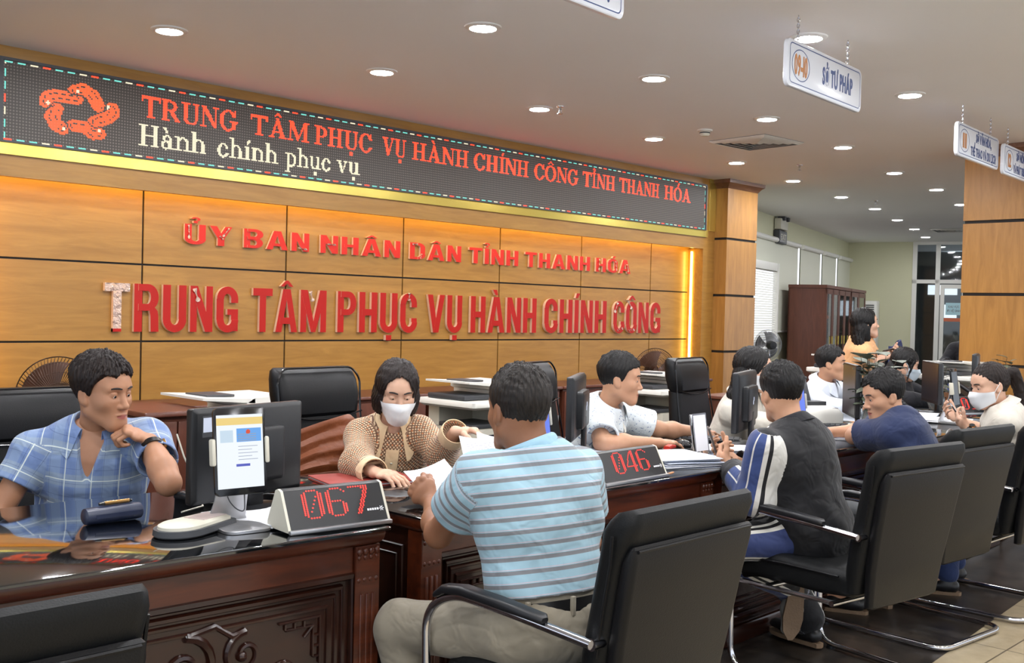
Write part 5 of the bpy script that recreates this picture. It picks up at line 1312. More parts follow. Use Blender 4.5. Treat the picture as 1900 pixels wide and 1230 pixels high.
def mesh_np(name, parts, mats, parent=None, attr=None):
    V = np.concatenate([p[0] for p in parts]); o = 0; Fq = []; mi = []
    for p in parts: Fq.append(p[1]+o); o += len(p[0]); mi.append(np.full(len(p[1]), p[2] if len(p) > 2 else 0, np.int32))
    Fq = np.concatenate(Fq); mi = np.concatenate(mi)
    me = bpy.data.meshes.new(name); me.vertices.add(len(V)); me.vertices.foreach_set('co', V.astype(F32).ravel())
    me.loops.add(Fq.size); me.loops.foreach_set('vertex_index', Fq.astype(np.int32).ravel())
    me.polygons.add(len(Fq)); me.polygons.foreach_set('loop_start', np.arange(0, Fq.size, 4, dtype=np.int32)); me.polygons.foreach_set('loop_total', np.full(len(Fq), 4, np.int32))
    for q in mats: me.materials.append(K[q] if isinstance(q, str) else q)
    me.polygons.foreach_set('material_index', mi); me.update(); me.validate(); me.shade_smooth()
    if attr is not None:
        a = me.attributes.new('cloth', 'FLOAT_VECTOR', 'POINT'); a.data.foreach_set('vector', attr.astype(F32).ravel())
    return link(name, me, parent)
# ---- materials for people
def skin_mat(name, c):
    mt, N, L, b = NT(name); tc = N.new('ShaderNodeTexCoord'); n = N.new('ShaderNodeTexNoise'); n.inputs['Scale'].default_value = 35; n.inputs['Detail'].default_value = 4
    L.new(tc.outputs['Object'], n.inputs['Vector']); mx = N.new('ShaderNodeMix'); mx.data_type = 'RGBA'; q = lin(c)
    mx.inputs['A'].default_value = (q[0]*.92, q[1]*.86, q[2]*.84, 1); mx.inputs['B'].default_value = (min(1, q[0]*1.07), q[1]*1.1, q[2]*1.12, 1)
    L.new(n.outputs['Fac'], mx.inputs['Factor']); L.new(mx.outputs['Result'], b.inputs['Base Color'])
    b.inputs['Roughness'].default_value = .48; b.inputs['Subsurface Weight'].default_value = .12; b.inputs['Subsurface Radius'].default_value = (.01, .004, .002); b.inputs['Specular IOR Level'].default_value = .4
    return mt
K['skin_tan'] = skin_mat('tanned skin', (176, 128, 98)); K['skin_fair'] = skin_mat('fair skin', (214, 172, 146)); K['skin_mid'] = skin_mat('light brown skin', (192, 146, 116)); K['skin_dark'] = skin_mat('sunburnt skin', (142, 98, 72))
def hair_mat(name, c):
    mt, N, L, b = NT(name); tc = N.new('ShaderNodeTexCoord'); mp = N.new('ShaderNodeMapping'); mp.inputs['Scale'].default_value = (260, 260, 24)
    L.new(tc.outputs['Object'], mp.inputs['Vector']); n = N.new('ShaderNodeTexNoise'); n.inputs['Scale'].default_value = 1; n.inputs['Detail'].default_value = 3; L.new(mp.outputs['Vector'], n.inputs['Vector'])
    cr = N.new('ShaderNodeValToRGB'); q = lin(c); cr.color_ramp.elements[0].color = (q[0]*.5, q[1]*.5, q[2]*.5, 1); cr.color_ramp.elements[1].color = (q[0]*1.35, q[1]*1.3, q[2]*1.25, 1); cr.color_ramp.elements[0].position = .35; cr.color_ramp.elements[1].position = .7
    L.new(n.outputs['Fac'], cr.inputs['Fac']); L.new(cr.outputs['Color'], b.inputs['Base Color'])
    bp = N.new('ShaderNodeBump'); bp.inputs['Strength'].default_value = .5; bp.inputs['Distance'].default_value = .003; L.new(n.outputs['Fac'], bp.inputs['Height']); L.new(bp.outputs['Normal'], b.inputs['Normal'])
    b.inputs['Roughness'].default_value = .5; b.inputs['Specular IOR Level'].default_value = .3; return mt
K['hair_black'] = hair_mat('black hair', (20, 18, 18)); K['hair_brown'] = hair_mat('dark brown hair', (32, 22, 19)); K['hair_red'] = hair_mat('reddish brown hair', (58, 36, 30)); K['hair_grey'] = hair_mat('greying black hair', (36, 31, 28))
K['eye_white'] = M('eye white', (206, 198, 190), .25); K['iris'] = M('dark iris', (26, 18, 14), .12); K['brow'] = M('brow hair', (34, 26, 24), .7); K['lip'] = M('lips', (158, 92, 82), .45); K['lipred'] = M('lips with lipstick', (176, 74, 72), .4)
K['mask'] = M('white mask fabric', (228, 230, 232), .75, bump=(400, .15, .001)); K['maskb'] = M('pale blue mask fabric', (206, 220, 230), .75)
def cloth(name, build, rough=.8, fine=500, wr=.6):
    """material driven by the cloth coordinates stored on the garment: u across, v along, part id"""
    mt, N, L, b = NT(name); at = N.new('ShaderNodeAttribute'); at.attribute_name = 'cloth'; sp = N.new('ShaderNodeSeparateXYZ'); L.new(at.outputs['Vector'], sp.inputs[0])
    class H:
        def m(s, op, a, c=None, d_=None):
            n = N.new('ShaderNodeMath'); n.operation = op
            for i, x in enumerate((a, c, d_)):
                if x is None: continue
                if isinstance(x, (int, float)): n.inputs[i].default_value = x
                else: L.new(x, n.inputs[i])
            return n.outputs[0]
        def mix(s, f, a, c):
            n = N.new('ShaderNodeMix'); n.data_type = 'RGBA'
            if isinstance(f, (int, float)): n.inputs['Factor'].default_value = f
            else: L.new(f, n.inputs['Factor'])
            for nm, x in (('A', a), ('B', c)):
                if isinstance(x, tuple): n.inputs[nm].default_value = (*lin(x), 1)
                else: L.new(x, n.inputs[nm])
            return n.outputs['Result']
        def band(s, x, per, w_, ph=0.):      # 1 inside stripes of width w_ repeating every per
            f = s.m('FLOORED_MODULO', s.m('ADD', x, ph), per); return s.m('LESS_THAN', f, w_)
        def rng(s, x, a, c): return s.m('MULTIPLY', s.m('GREATER_THAN', x, a), s.m('LESS_THAN', x, c))
        def noise(s, sc, det=2.):
            n = N.new('ShaderNodeTexNoise'); n.inputs['Scale'].default_value = sc; n.inputs['Detail'].default_value = det; L.new(at.outputs['Vector'], n.inputs['Vector']); return n.outputs['Fac']
    h = H(); col = build(h, sp.outputs['X'], sp.outputs['Y'], sp.outputs['Z'])
    if isinstance(col, tuple): b.inputs['Base Color'].default_value = (*lin(col), 1)
    else: L.new(col, b.inputs['Base Color'])
    b.inputs['Roughness'].default_value = rough; b.inputs['Sheen Weight'].default_value = .15; b.inputs['Specular IOR Level'].default_value = .25
    tc = N.new('ShaderNodeTexCoord'); n1 = N.new('ShaderNodeTexNoise'); n1.inputs['Scale'].default_value = fine; n2 = N.new('ShaderNodeTexNoise'); n2.inputs['Scale'].default_value = 13; n2.inputs['Detail'].default_value = 2; n2.inputs['Distortion'].default_value = .6
    L.new(tc.outputs['Object'], n1.inputs['Vector']); L.new(tc.outputs['Object'], n2.inputs['Vector'])
    b1 = N.new('ShaderNodeBump'); b1.inputs['Strength'].default_value = .15; b1.inputs['Distance'].default_value = .001; L.new(n1.outputs['Fac'], b1.inputs['Height'])
    b2 = N.new('ShaderNodeBump'); b2.inputs['Strength'].default_value = wr; b2.inputs['Distance'].default_value = .02; L.new(n2.outputs['Fac'], b2.inputs['Height']); L.new(b1.outputs['Normal'], b2.inputs['Normal']); L.new(b2.outputs['Normal'], b.inputs['Normal'])
    return mt
def b_plaid(h, u, v, p):
    c = h.mix(h.m('MULTIPLY', h.band(u, .085, .036), .5), (112, 134, 178), (140, 160, 186)); c = h.mix(h.m('MULTIPLY', h.band(v, .095, .04, .02), .45), c, (150, 164, 172))
    c = h.mix(h.m('MULTIPLY', h.band(u, .0425, .0016, .01), .5), c, (70, 86, 128)); c = h.mix(h.m('MULTIPLY', h.band(v, .0475, .0016, .01), .5), c, (70, 86, 128))
    return h.mix(h.m('MAXIMUM', h.band(u, .085, .0032, .018), h.band(v, .095, .0032, .0)), c, (206, 216, 214))
def b_stripe(h, u, v, p):
    base = h.mix(h.m('GREATER_THAN', p, 3.5), (152, 184, 198), (140, 174, 190))
    c = h.mix(h.band(v, .0345, .0105), base, (122, 124, 128)); return h.mix(h.band(v, .0345, .002, .022), c, (196, 178, 186))
def b_check(h, u, v, p):
    a, b_ = h.m('ADD', u, v), h.m('SUBTRACT', u, v); c = h.mix(h.m('MAXIMUM', h.band(a, .0135, .0052), h.band(b_, .0135, .0052)), (226, 200, 164), (116, 84, 66))
    return h.mix(h.m('MULTIPLY', h.band(u, .019, .005), h.band(v, .019, .005)), c, (206, 120, 70))
def b_fleck(h, u, v, p):
    n = h.noise(95, 1.); return h.mix(h.m('GREATER_THAN', n, .66), (216, 224, 228), (120, 140, 170))
def b_track(h, u, v, p):
    # black body; sleeves run blue, white piping, black piping, off-white, black from outside to inside; black ribbed cuff
    c = h.mix(h.rng(u, .26, .64), (23, 23, 26), (206, 204, 198)); c = h.mix(h.rng(u, .50, .565), c, (26, 26, 30)); c = h.mix(h.m('GREATER_THAN', u, .64), c, (54, 70, 118))
    c = h.mix(h.rng(u, .80, .83), c, (206, 204, 198)); c = h.mix(h.m('GREATER_THAN', p, 1.5), c, (30, 30, 34))
    return h.mix(h.m('GREATER_THAN', p, .5), (23, 23, 26), c)
def b_trackleg(h, u, v, p):
    a = h.m('ABSOLUTE', u); c = h.mix(h.m('LESS_THAN', a, .20), (24, 24, 27), (50, 62, 106)); c = h.mix(h.rng(a, .20, .26), c, (210, 208, 200))
    return h.mix(h.rng(a, .31, .36), c, (210, 208, 200))
K['c_plaid'] = cloth('blue plaid shirt cloth', b_plaid); K['c_stripe'] = cloth('light blue striped knit', b_stripe); K['c_check'] = cloth('cream lattice print', b_check, .7); K['c_fleck'] = cloth('white flecked shirt cloth', b_fleck)
K['c_track'] = cloth('black track jacket cloth', b_track, .6); K['c_trackleg'] = cloth('black track trousers cloth', b_trackleg, .6)
for nm, c, in (('c_white', (222, 220, 212)), ('c_paleblue', (210, 216, 226)), ('c_orange', (226, 172, 122)), ('c_navy', (38, 48, 80)), ('c_offwhite', (208, 202, 190)), ('c_khaki', (146, 138, 122)), ('c_dark', (28, 28, 33)), ('c_jeans', (46, 60, 100)), ('c_cream', (228, 200, 160)), ('c_collarblue', (150, 186, 204)), ('c_grey', (120, 122, 124)), ('c_brownp', (96, 82, 66))):
    K[nm] = cloth(nm[2:]+' cloth', lambda h, u, v, p, c=c: c)
K['belt'] = M('black leather belt', (22, 21, 22), .35); K['sole'] = M('tan rubber sole', (132, 108, 84), .7, bump=(120, .5, .004)); K['shoe'] = M('grey knit shoe', (126, 124, 118), .8, bump=(200, .6, .003)); K['shoedark'] = M('black shoe', (28, 27, 28), .4)
def frame_of(yaw_d, pitch=0., roll=0.):
    """rows right, forward, up; pitch>0 looks down"""
    y, p_, r = math.radians(yaw_d), math.radians(pitch), math.radians(roll)
    f = np.array([math.cos(y)*math.cos(p_), math.sin(y)*math.cos(p_), -math.sin(p_)]); r_ = np.array([math.sin(y), -math.cos(y), 0.]); u = np.cross(r_, f)
    return np.array([r_*math.cos(r)+u*math.sin(r), f, u*math.cos(r)-r_*math.sin(r)])
def head_field(F, c, Mh, s, sex='m', mouth_open=False):
    W_ = lambda x, y, z: c+s*(x*Mh[0]+y*Mh[1]+z*Mh[2]); E_ = lambda p_, r, k=.012, op='+': F.ell(W_(*p_), np.array(r)*s, Mh, k*s, op); C_ = lambda a, b, ra, rb, k=.012, op='+': F.cone(W_(*a), W_(*b), ra*s, rb*s, k*s, op)
    m_ = sex == 'm'
    E_((0, -.012, .024), (.077, .098, .096), .01); E_((0, .022, -.035), (.062 if m_ else .060, .070, .080), .03); E_((0, .045, .035), (.060, .048, .050), .03)
    jw = .050 if m_ else .044
    for q in (-1, 1):
        C_((q*jw, -.0, -.066), (q*.018, .070, -.108), .022, .019, .03); E_((q*.040, .055, -.030), (.026, .028, .024), .03)
        C_((q*.014, .084, .023), (q*.045, .070, .022), .011, .010, .018)
    C_((-.014, .074, -.110), (.014, .074, -.110), .020, .020, .022)
    E_((0, .070, -.075), (.034, .026, .030), .025)
    for q in (-1, 1):
        E_((q*.031, .098, .000), (.017, .014, .010), .016, '-'); E_((q*.031, .0775, -.001), (.0155, .0145, .0125), .004)
    C_((0, .088, .006), (0, .107, -.036), .008, .0115, .012); E_((0, .1105, -.040), (.011, .010, .0095), .008)
    for q in (-1, 1): E_((q*.0135, .099, -.043), (.0085, .010, .0075), .006)
    E_((0, .0945, -.0705), (.023, .0085, .0058), .005); E_((0, .0925, -.0815), (.020, .0090, .0068), .005)
    C_((-.021, .0985, -.0758), (.021, .0985, -.0758), .0026, .0026, .004, '-')
    for q in (-1, 1):
        E_((q*.079, -.012, -.012), (.010, .019, .031), .008); E_((q*.076, .0, -.034), (.008, .010, .012), .008); E_((q*.089, -.006, -.010), (.005, .010, .018), .006, '-')
    return W_
def hand_field(F, w_, d_, n_, sd, curls, thumb=(.55, .75, .35), s=1., spread=.10, tcurl=.35):
    """w_ wrist, d_ finger direction, n_ palm normal, sd thumb side"""
    d_, n_ = nz(d_), np.asarray(n_, float); n_ = nz(n_-d_*(n_@d_)); sd0 = np.cross(n_, d_); sd = sd0 if sd0@np.asarray(sd, float) > 0 else -sd0; w_ = np.asarray(w_, float)
    Lp = .088*s
    F.econe(w_+d_*.004, w_+d_*Lp*.55, (.027*s, .019*s), (.037*s, .016*s), sd, .012); F.econe(w_+d_*Lp*.55, w_+d_*Lp, (.038*s, .015*s), (.038*s, .0125*s), sd, .012)
    F.cone(w_+d_*.02*s+sd*.018*s+n_*.006*s, w_+d_*.055*s+sd*.034*s+n_*.008*s, .015*s, .013*s, .012)
    if isinstance(curls, (int, float)): curls = [curls, curls*1.03, curls*1.08, curls*1.15]
    for i, (of, ln, r) in enumerate(((.029, .95, .0086), (.0098, 1.06, .0088), (-.0098, 1., .0084), (-.028, .80, .0076))):
        b = w_+d_*(Lp-(.004 if i in (1, 2) else .010)*s)+sd*of*s; a = 0; cu = curls[i]; dd = nz(d_+sd*(of/.03)*spread); pts = [b]; rs = [r*1.12*s]
        for j, L_ in enumerate((.046, .028, .023)):
            a += cu*(.8, 1.1, .75)[j]; dir_ = dd*math.cos(a)+n_*math.sin(a); pts.append(pts[-1]+dir_*L_*ln*s); rs.append(r*(.98, .90, .80)[j]*s)
        F.chain(pts, rs, .004)
        F.ell(b-n_*.003*s, (.0098*s,)*3, None, .006)
    b = w_+d_*.040*s+sd*.030*s+n_*.006*s; td = nz(d_*thumb[0]+sd*thumb[1]+n_*thumb[2]); pts = [b]; rs = [.0125*s]; bd = nz(d_*.7+n_*.6-sd*.35)
    for j, L_ in enumerate((.030, .032, .026)):
        q = nz(td*(1-tcurl*j/2)+bd*tcurl*j/2); pts.append(pts[-1]+q*L_*s); rs.append((.0112, .0104, .0085)[j]*s)
    F.chain(pts, rs, .006)
def smooth01(x, a, b): t = np.clip((x-a)/(b-a), 0, 1); return t*t*(3-2*t)
def hair_fn(style, seed=0):
    ph = seed*1.7
    def strands(x, y, z, amp=.0016):
        a = np.arctan2(x, y+.02); wv = 2.2*np.sin(31*z+3*a+ph)+1.6*np.sin(47*x-23*y+ph)
        return amp*(.8*np.sin(30*a+40*z+wv+ph)+.8*np.sin(67*a-55*z+1.7*wv+2*ph)+.7*np.sin(150*x+90*y+wv)+.5*np.sin(260*x-170*y+140*z+2*wv))
    def ellp(x, y, z, cx, cy, cz, rx, ry, rz): return (np.sqrt(((x-cx)/rx)**2+((y-cy)/ry)**2+((z-cz)/rz)**2)-1)*min(rx, ry, rz)
    if style.startswith('short'):
        top = {'short': .015, 'shortflat': .019, 'shortthin': .009}[style]
        def f(x, y, z):
            th = .003+top*smooth01(z, -.035, .07); q = np.sqrt((x/(.078+th))**2+((y+.012)/(.0995+th))**2+((z-.026)/(.096+th))**2); dd = (q-1)*.09
            zc = np.interp(y, [-.14, -.10, -.06, -.022, -.004, .006, .03, .05, .075, .10, .13], [-.075, -.085, -.072, -.040, -.038, -.030, .020, .050, .068, .076, .076])+(.006*np.sin(x*90+ph)+.004*np.sin(x*230+2*ph))*smooth01(y, .03, .07)+.004*np.sin(y*190+ph)+.003*np.sin(x*210)
            return np.maximum(dd, (zc-z)*.75)+strands(x, y, z)*(.6+1.3*smooth01(z, .03, .11))
        return f, (-.12, -.15, -.11), (.12, .14, .16)
    if style == 'bob':
        def f(x, y, z):
            dd = np.minimum(ellp(x, y, z, 0, -.012, .028, .096, .116, .112), ellp(x, y, z, 0, -.014, -.045, .106, .105, .125))
            dd = np.maximum(dd, (-.102-z)*.8); w_ = np.interp(z, [-.2, -.06, .02, .06, .085, .098], [.068, .066, .060, .046, .022, -.02])
            cut = np.maximum(np.abs(x-.004)-w_, .018-y); dd = np.maximum(dd, -cut*.8)
            part = .006*np.exp(-((x+.012)/.008)**2)*smooth01(z, .08, .12)
            return dd+part+strands(x, y, z, .0018)
        return f, (-.14, -.15, -.14), (.14, .14, .16)
    if style in ('long', 'longwave'):
        def f(x, y, z):
            dd = np.minimum(ellp(x, y, z, 0, -.014, .028, .093, .114, .108), ellp(x, y, z, 0, -.035, -.07, .100, .085, .15)); dd = np.minimum(dd, ellp(x, y, z, 0, -.075, -.18, .105, .05, .17))
            if style == 'longwave': dd = dd+.006*np.sin(z*60+ph)*smooth01(-z, .05, .2)
            w_ = np.interp(z, [-.4, -.10, -.02, .04, .075, .098], [.3, .085, .066, .056, .034, -.02]); cut = np.maximum(np.abs(x)-w_, .012-y); dd = np.maximum(dd, -cut*.8)
            return dd+strands(x, y, z, .002)
        return f, (-.14, -.17, -.37), (.14, .14, .16)
    if style == 'pony':
        def f(x, y, z):
            q = np.sqrt((x/.086)**2+((y+.012)/.108)**2+((z-.026)/.105)**2); dd = (q-1)*.09
            zc = np.interp(y, [-.14, -.11, -.07, -.03, -.005, .02, .05, .08, .11], [-.03, -.05, -.055, -.042, .0, .026, .054, .078, .088]); dd = np.maximum(dd, (zc-z)*.75)
            for a, b, ra, rb in (((0, -.10, .045), (0, -.155, .035), .022, .032), ((0, -.155, .035), (.01, -.175, -.06), .034, .036), ((.01, -.175, -.06), (.01, -.15, -.26), .036, .012)):
                a, b = np.array(a), np.array(b); ab = b-a; t = np.clip(((x-a[0])*ab[0]+(y-a[1])*ab[1]+(z-a[2])*ab[2])/(ab@ab), 0, 1)
                dd = np.minimum(dd, np.sqrt((x-a[0]-t*ab[0])**2+(y-a[1]-t*ab[1])**2+(z-a[2]-t*ab[2])**2)-ra-(rb-ra)*t)
            return dd+strands(x, y, z, .0018)
        return f, (-.12, -.24, -.30), (.12, .14, .16)
    if style == 'tied':
        def f(x, y, z):
            q = np.sqrt((x/.090)**2+((y+.012)/.112)**2+((z-.028)/.108)**2); dd = (q-1)*.09
            zc = np.interp(y, [-.14, -.11, -.07, -.03, .0, .03, .06, .085, .12], [-.06, -.08, -.075, -.06, -.05, -.02, .012, .03, .03])+.02*smooth01(np.abs(x), .0, .05)*0; dd = np.maximum(dd, (zc-z)*.75)
            for sx in (-1, 1):
                a, b = np.array((sx*.072, .045, .03)), np.array((sx*.082, .03, -.13)); ab = b-a; t = np.clip(((x-a[0])*ab[0]+(y-a[1])*ab[1]+(z-a[2])*ab[2])/(ab@ab), 0, 1)
                dd = np.minimum(dd, np.sqrt((x-a[0]-t*ab[0])**2+(y-a[1]-t*ab[1])**2+(z-a[2]-t*ab[2])**2)-.012*(1-.6*t))
            dd = np.minimum(dd, ellp(x, y, z, 0, -.09, -.08, .05, .05, .09))
            return dd+strands(x, y, z, .0018)
        return f, (-.12, -.16, -.19), (.12, .14, .16)
def person(label, Pv, Nb, yaw_d, head, arms, legs=None, sh=.185, build=1., sex='m', skinm='skin_mid', hair='short', hairm='hair_black', hs=.92, top=None, bottom=None, mask=None, h=(.009, .003), eyes=True, seat=True, neck_r=None, seed=1, belt=False, brows=True, lipm='lip', lean=0., shoulders=None, lid=.0015, thick=1.):
    Pv, Nb = np.array(Pv, float), np.array(Nb, float); hb, hf = h; y = math.radians(yaw_d); fwd = np.array([math.cos(y), math.sin(y), 0]); rgt = np.array([math.sin(y), -math.cos(y), 0])
    ax = nz(Nb-Pv); L = np.linalg.norm(Nb-Pv); side = nz(rgt-ax*(rgt@ax)); fr = np.cross(ax, side); fr = fr if fr@fwd > 0 else -fr
    m_ = sex == 'm'; at_ = lambda t, f=0.: Pv+ax*L*t+fr*f
    SEC = ([(-.06, .142, .110, .0), (0, .158, .115, 0), (.30, .142, .104, .010), (.62, .158, .110, .008), (.84, .156, .094, -.002), (.96, .098, .066, -.008)] if m_ else
           [(-.06, .150, .115, .0), (0, .168, .122, 0), (.32, .130, .100, .006), (.62, .146, .112, .018), (.84, .142, .092, .004), (.97, .092, .066, -.006)])
    SEC = [(t, a*build, b*build*thick, f) for t, a, b, f in SEC]
    if shoulders is None: S = {'R': Nb-ax*.06+side*sh*build, 'L': Nb-ax*.06-side*sh*build}
    else: S = {k: np.array(v, float) for k, v in shoulders.items()}
    hc, hyaw, hpitch = np.array(head[0], float), head[1], head[2]; hroll = head[3] if len(head) > 3 else 0.; Mh = frame_of(hyaw, hpitch, hroll)
    ar = (.047, .039, .038, .025) if m_ else (.039, .033, .032, .0215); ar = tuple(a*(.5+.5*build) for a in ar)
    nr = neck_r or (.051 if m_ else .043)
    skull = lambda x, y_, z: hc+hs*(x*Mh[0]+y_*Mh[1]+z*Mh[2])
    def torso(F, e, t0=-.2):
        for (t, a, b, f), (t2, a2, b2, f2) in zip(SEC[:-1], SEC[1:]): F.econe(at_(t, f), at_(t2, f2), (a+e, b+e), (a2+e, b2+e), side, .04)
        for k in 'RL':
            F.cone(at_(.90, -.01)+(S[k]-at_(.9))*.25, S[k], .044*build+e, (.050 if m_ else .042)*build+e*.8, .05)
    def neck(F, e=0.): F.cone(Nb-ax*.03-fr*.004, skull(0, -.022, -.055), nr*1.06+e, nr*.93+e, .025)
    # --- head and neck
    FH = Field(); head_field(FH, hc, Mh, hs, sex); neck(FH); FH.cone(Nb-ax*.065+side*.05, Nb-ax*.065-side*.05, .042, .042, .03)
    parts = []; D_, lo, _ = FH.sample(hf); parts.append((*skin(D_, lo, hf), 0))
    # --- arms
    for k, a in arms.items():
        FA = Field(); e, w_ = np.array(a['el'], float), np.array(a['wr'], float); s_ = S[k]
        FA.cone(s_, e, ar[0], ar[1], .03); FA.cone(e, e+(w_-e)*.35, ar[2]*1.02, ar[2]*1.03, .02); FA.cone(e+(w_-e)*.35, w_, ar[2]*1.03, ar[3], .03)
        fd_ = np.array(a.get('dir', w_-e), float); pn = np.array(a.get('palm', (0, 0, -1)), float); ts = np.array(a.get('thumb', -side if k == 'R' else side), float)
        hand_field(FA, w_, fd_, pn, ts, a.get('curl', .35), s=(1. if m_ else .9)*a.get('hscale', 1.), **a.get('kw', {}))
        D_, lo, _ = FA.sample(hf); parts.append((*skin(D_, lo, hf), 0))
    # --- trunk and legs
    FT = Field(); torso(FT, 0.)
    LG = {}
    if legs is None:
        legs = {}
        for k, q in (('R', 1), ('L', -1)):
            hp = Pv+side*.09*q; kn = hp+fwd*.40+side*.04*q; kn[2] = .50; an = kn+fwd*(-.02); an[2] = .09; legs[k] = dict(kn=kn, an=an, toe=fwd)
    for k, q in (('R', 1), ('L', -1)):
        if k not in legs: continue
        g = legs[k]; hp = np.array(g.get('hip', Pv+side*.085*q-ax*.02), float); kn, an = np.array(g['kn'], float), np.array(g['an'], float); LG[k] = (hp, kn, an, nz(np.array(g.get('toe', fwd), float)))
        FT.cone(hp, kn, .083*build, .056*build, .04); FT.cone(kn, kn+(an-kn)*.35, .053*build, .052*build, .03); FT.cone(kn+(an-kn)*.35, an, .052*build, .036, .03); FT.cone(an, an+LG[k][3]*.14+np.array([0, 0, -.045]), .034, .026, .02) if 'up' not in g else None
    D_, lo, _ = FT.sample(hb); parts.append((*skin(D_, lo, hb), 0))
    body = mesh_np('person', parts, [skinm]); tag(body, label, 'person')
    # --- hair
    f, l_, u_ = hair_fn(hair, seed)
    FR = Field(); cs = [skull(*[(l_[i] if b & (1 << i) else u_[i]) for i in range(3)]) for b in range(8)]
    def fh(X, Y, Z):
        px, py, pz = (X-hc[0])/hs, (Y-hc[1])/hs, (Z-hc[2])/hs; q = [Mh[i][0]*px+Mh[i][1]*py+Mh[i][2]*pz for i in range(3)]; return f(*q)*hs
    FR.add(fh, np.min(cs, 0), np.max(cs, 0), .004); hh = max(hf, .0032); D_, lo, _ = FR.sample(hh, pad=.004); V, Q = skin(D_, lo, hh); mesh_np('hair', [(V, Q)], [hairm], body)
    # --- face details
    if eyes:
        for q in (-1, 1):
            ce = skull(q*.031, .0795, -.002); p = P(); p.sph(ce, .0128*hs, (1, 1, 1), 12); eo = p.obj('eye', 'eye_white', body); gz = Mh[1]*.0084*hs-Mh[2]*.0028*hs
            P().sph(Vector(ce+gz), .0058*hs, (1, 1, 1), 10).obj('iris', 'iris', eo)
        for q in (-1, 1):   # upper lids
            p = P(); p.sph((0, 0, 0), .0142*hs, (1.12, .98, .80), 14); o = p.obj('eyelid', skinm, body); o.matrix_world = Matrix.Translation(Vector(skull(q*.031, .0778, .0045))) @ Matrix([list(Mh[:, i]) for i in range(3)]).transposed().to_4x4().transposed() if False else Matrix.Translation(Vector(skull(q*.031, .0792, .0062-lid)))
        for q in (-1, 1):
            pts = []
            for t in np.linspace(0, 1, 7):
                xx = q*(.013+.036*t); zz = .0215+.006*math.sin(t*2.2)-.004*t; o = skull(xx, .16, zz); c = FH.cast(o, -Mh[1], .2)
                if c is not None: pts.append(c+Mh[1]*.0004)
            if len(pts) > 3: P().tube(pts, [.0024*hs+.0014*hs*math.sin(PI*i/(len(pts)-1)) for i in range(len(pts))], 6).obj('eyebrow', 'brow', body)
        if not mask:
            p = P(); gp = {}
            for i in range(9):
                for j in range(4):
                    u = -1+i/4; v = -1+j/1.5; xx = .0225*u; zz = -.0760+.0088*v*(1-.75*u*u); c = FH.cast(skull(xx, .16, zz), -Mh[1], .2); gp[i, j] = p.bm.verts.new(c+Mh[1]*.0006) if c is not None else None
            for i in range(8):
                for j in range(3):
                    q = [gp[i, j], gp[i+1, j], gp[i+1, j+1], gp[i, j+1]]
                    if all(x is not None for x in q): p.bm.faces.new(q)
            p.obj('lips', lipm, body)
    if mask:
        p = P(); nu, nv = 18, 10; G_ = {}
        for i in range(nu+1):
            th = math.radians(-74+148*i/nu); e = abs(math.sin(th))
            for j in range(nv+1):
                v = j/nv; zt = -.014-.018*e; zb = -.135+.040*e; zz = zt+(zb-zt)*v; o = skull(.22*math.sin(th), .22*math.cos(th), zz); tgt = skull(0, .0, zz); c = FH.cast(o, tgt-o, .3)
                dr = nz(o-tgt)
                if c is None or (c-tgt)@dr < .055*hs: c = tgt+dr*.062*hs
                G_[i, j] = c+dr*(.005+(.012*math.cos(th)**2+.018*math.exp(-(th/.34)**2))*(.25+.75*math.sin(PI*min(1, .12+v*.95))))
        # smooth and enlarge slightly
        for _ in range(2):
            G2 = dict(G_)
            for i in range(1, nu):
                for j in range(1, nv): G2[i, j] = .5*G_[i, j]+.125*(G_[i-1, j]+G_[i+1, j]+G_[i, j-1]+G_[i, j+1])
            G_ = G2
        vs = {k: p.bm.verts.new(v) for k, v in G_.items()}; fs = [p.bm.faces.new((vs[i, j], vs[i+1, j], vs[i+1, j+1], vs[i, j+1])) for i in range(nu) for j in range(nv)]
        mo = p.obj('face_mask', mask, body)
        for q, i in ((-1, 0), (1, nu)):
            for j, ez in ((1, .006), (nv-1, -.03)): P().tube([G_[i, j], (G_[i, j]+skull(q*.084, -.0, ez))/2+Mh[0]*q*.006, skull(q*.088, -.012, ez+.0)], .0016, 5).obj('ear_loop', mask, mo)
    # --- top garment
    def wrinkle(D_, X, Y, Z, a):
        return D_+a*(np.sin(23*X+17*Z+seed)*np.sin(19*Y-13*Z+2*seed)+.6*np.sin(41*Z+11*X-9*Y+seed)*np.sin(29*X+7*Y))
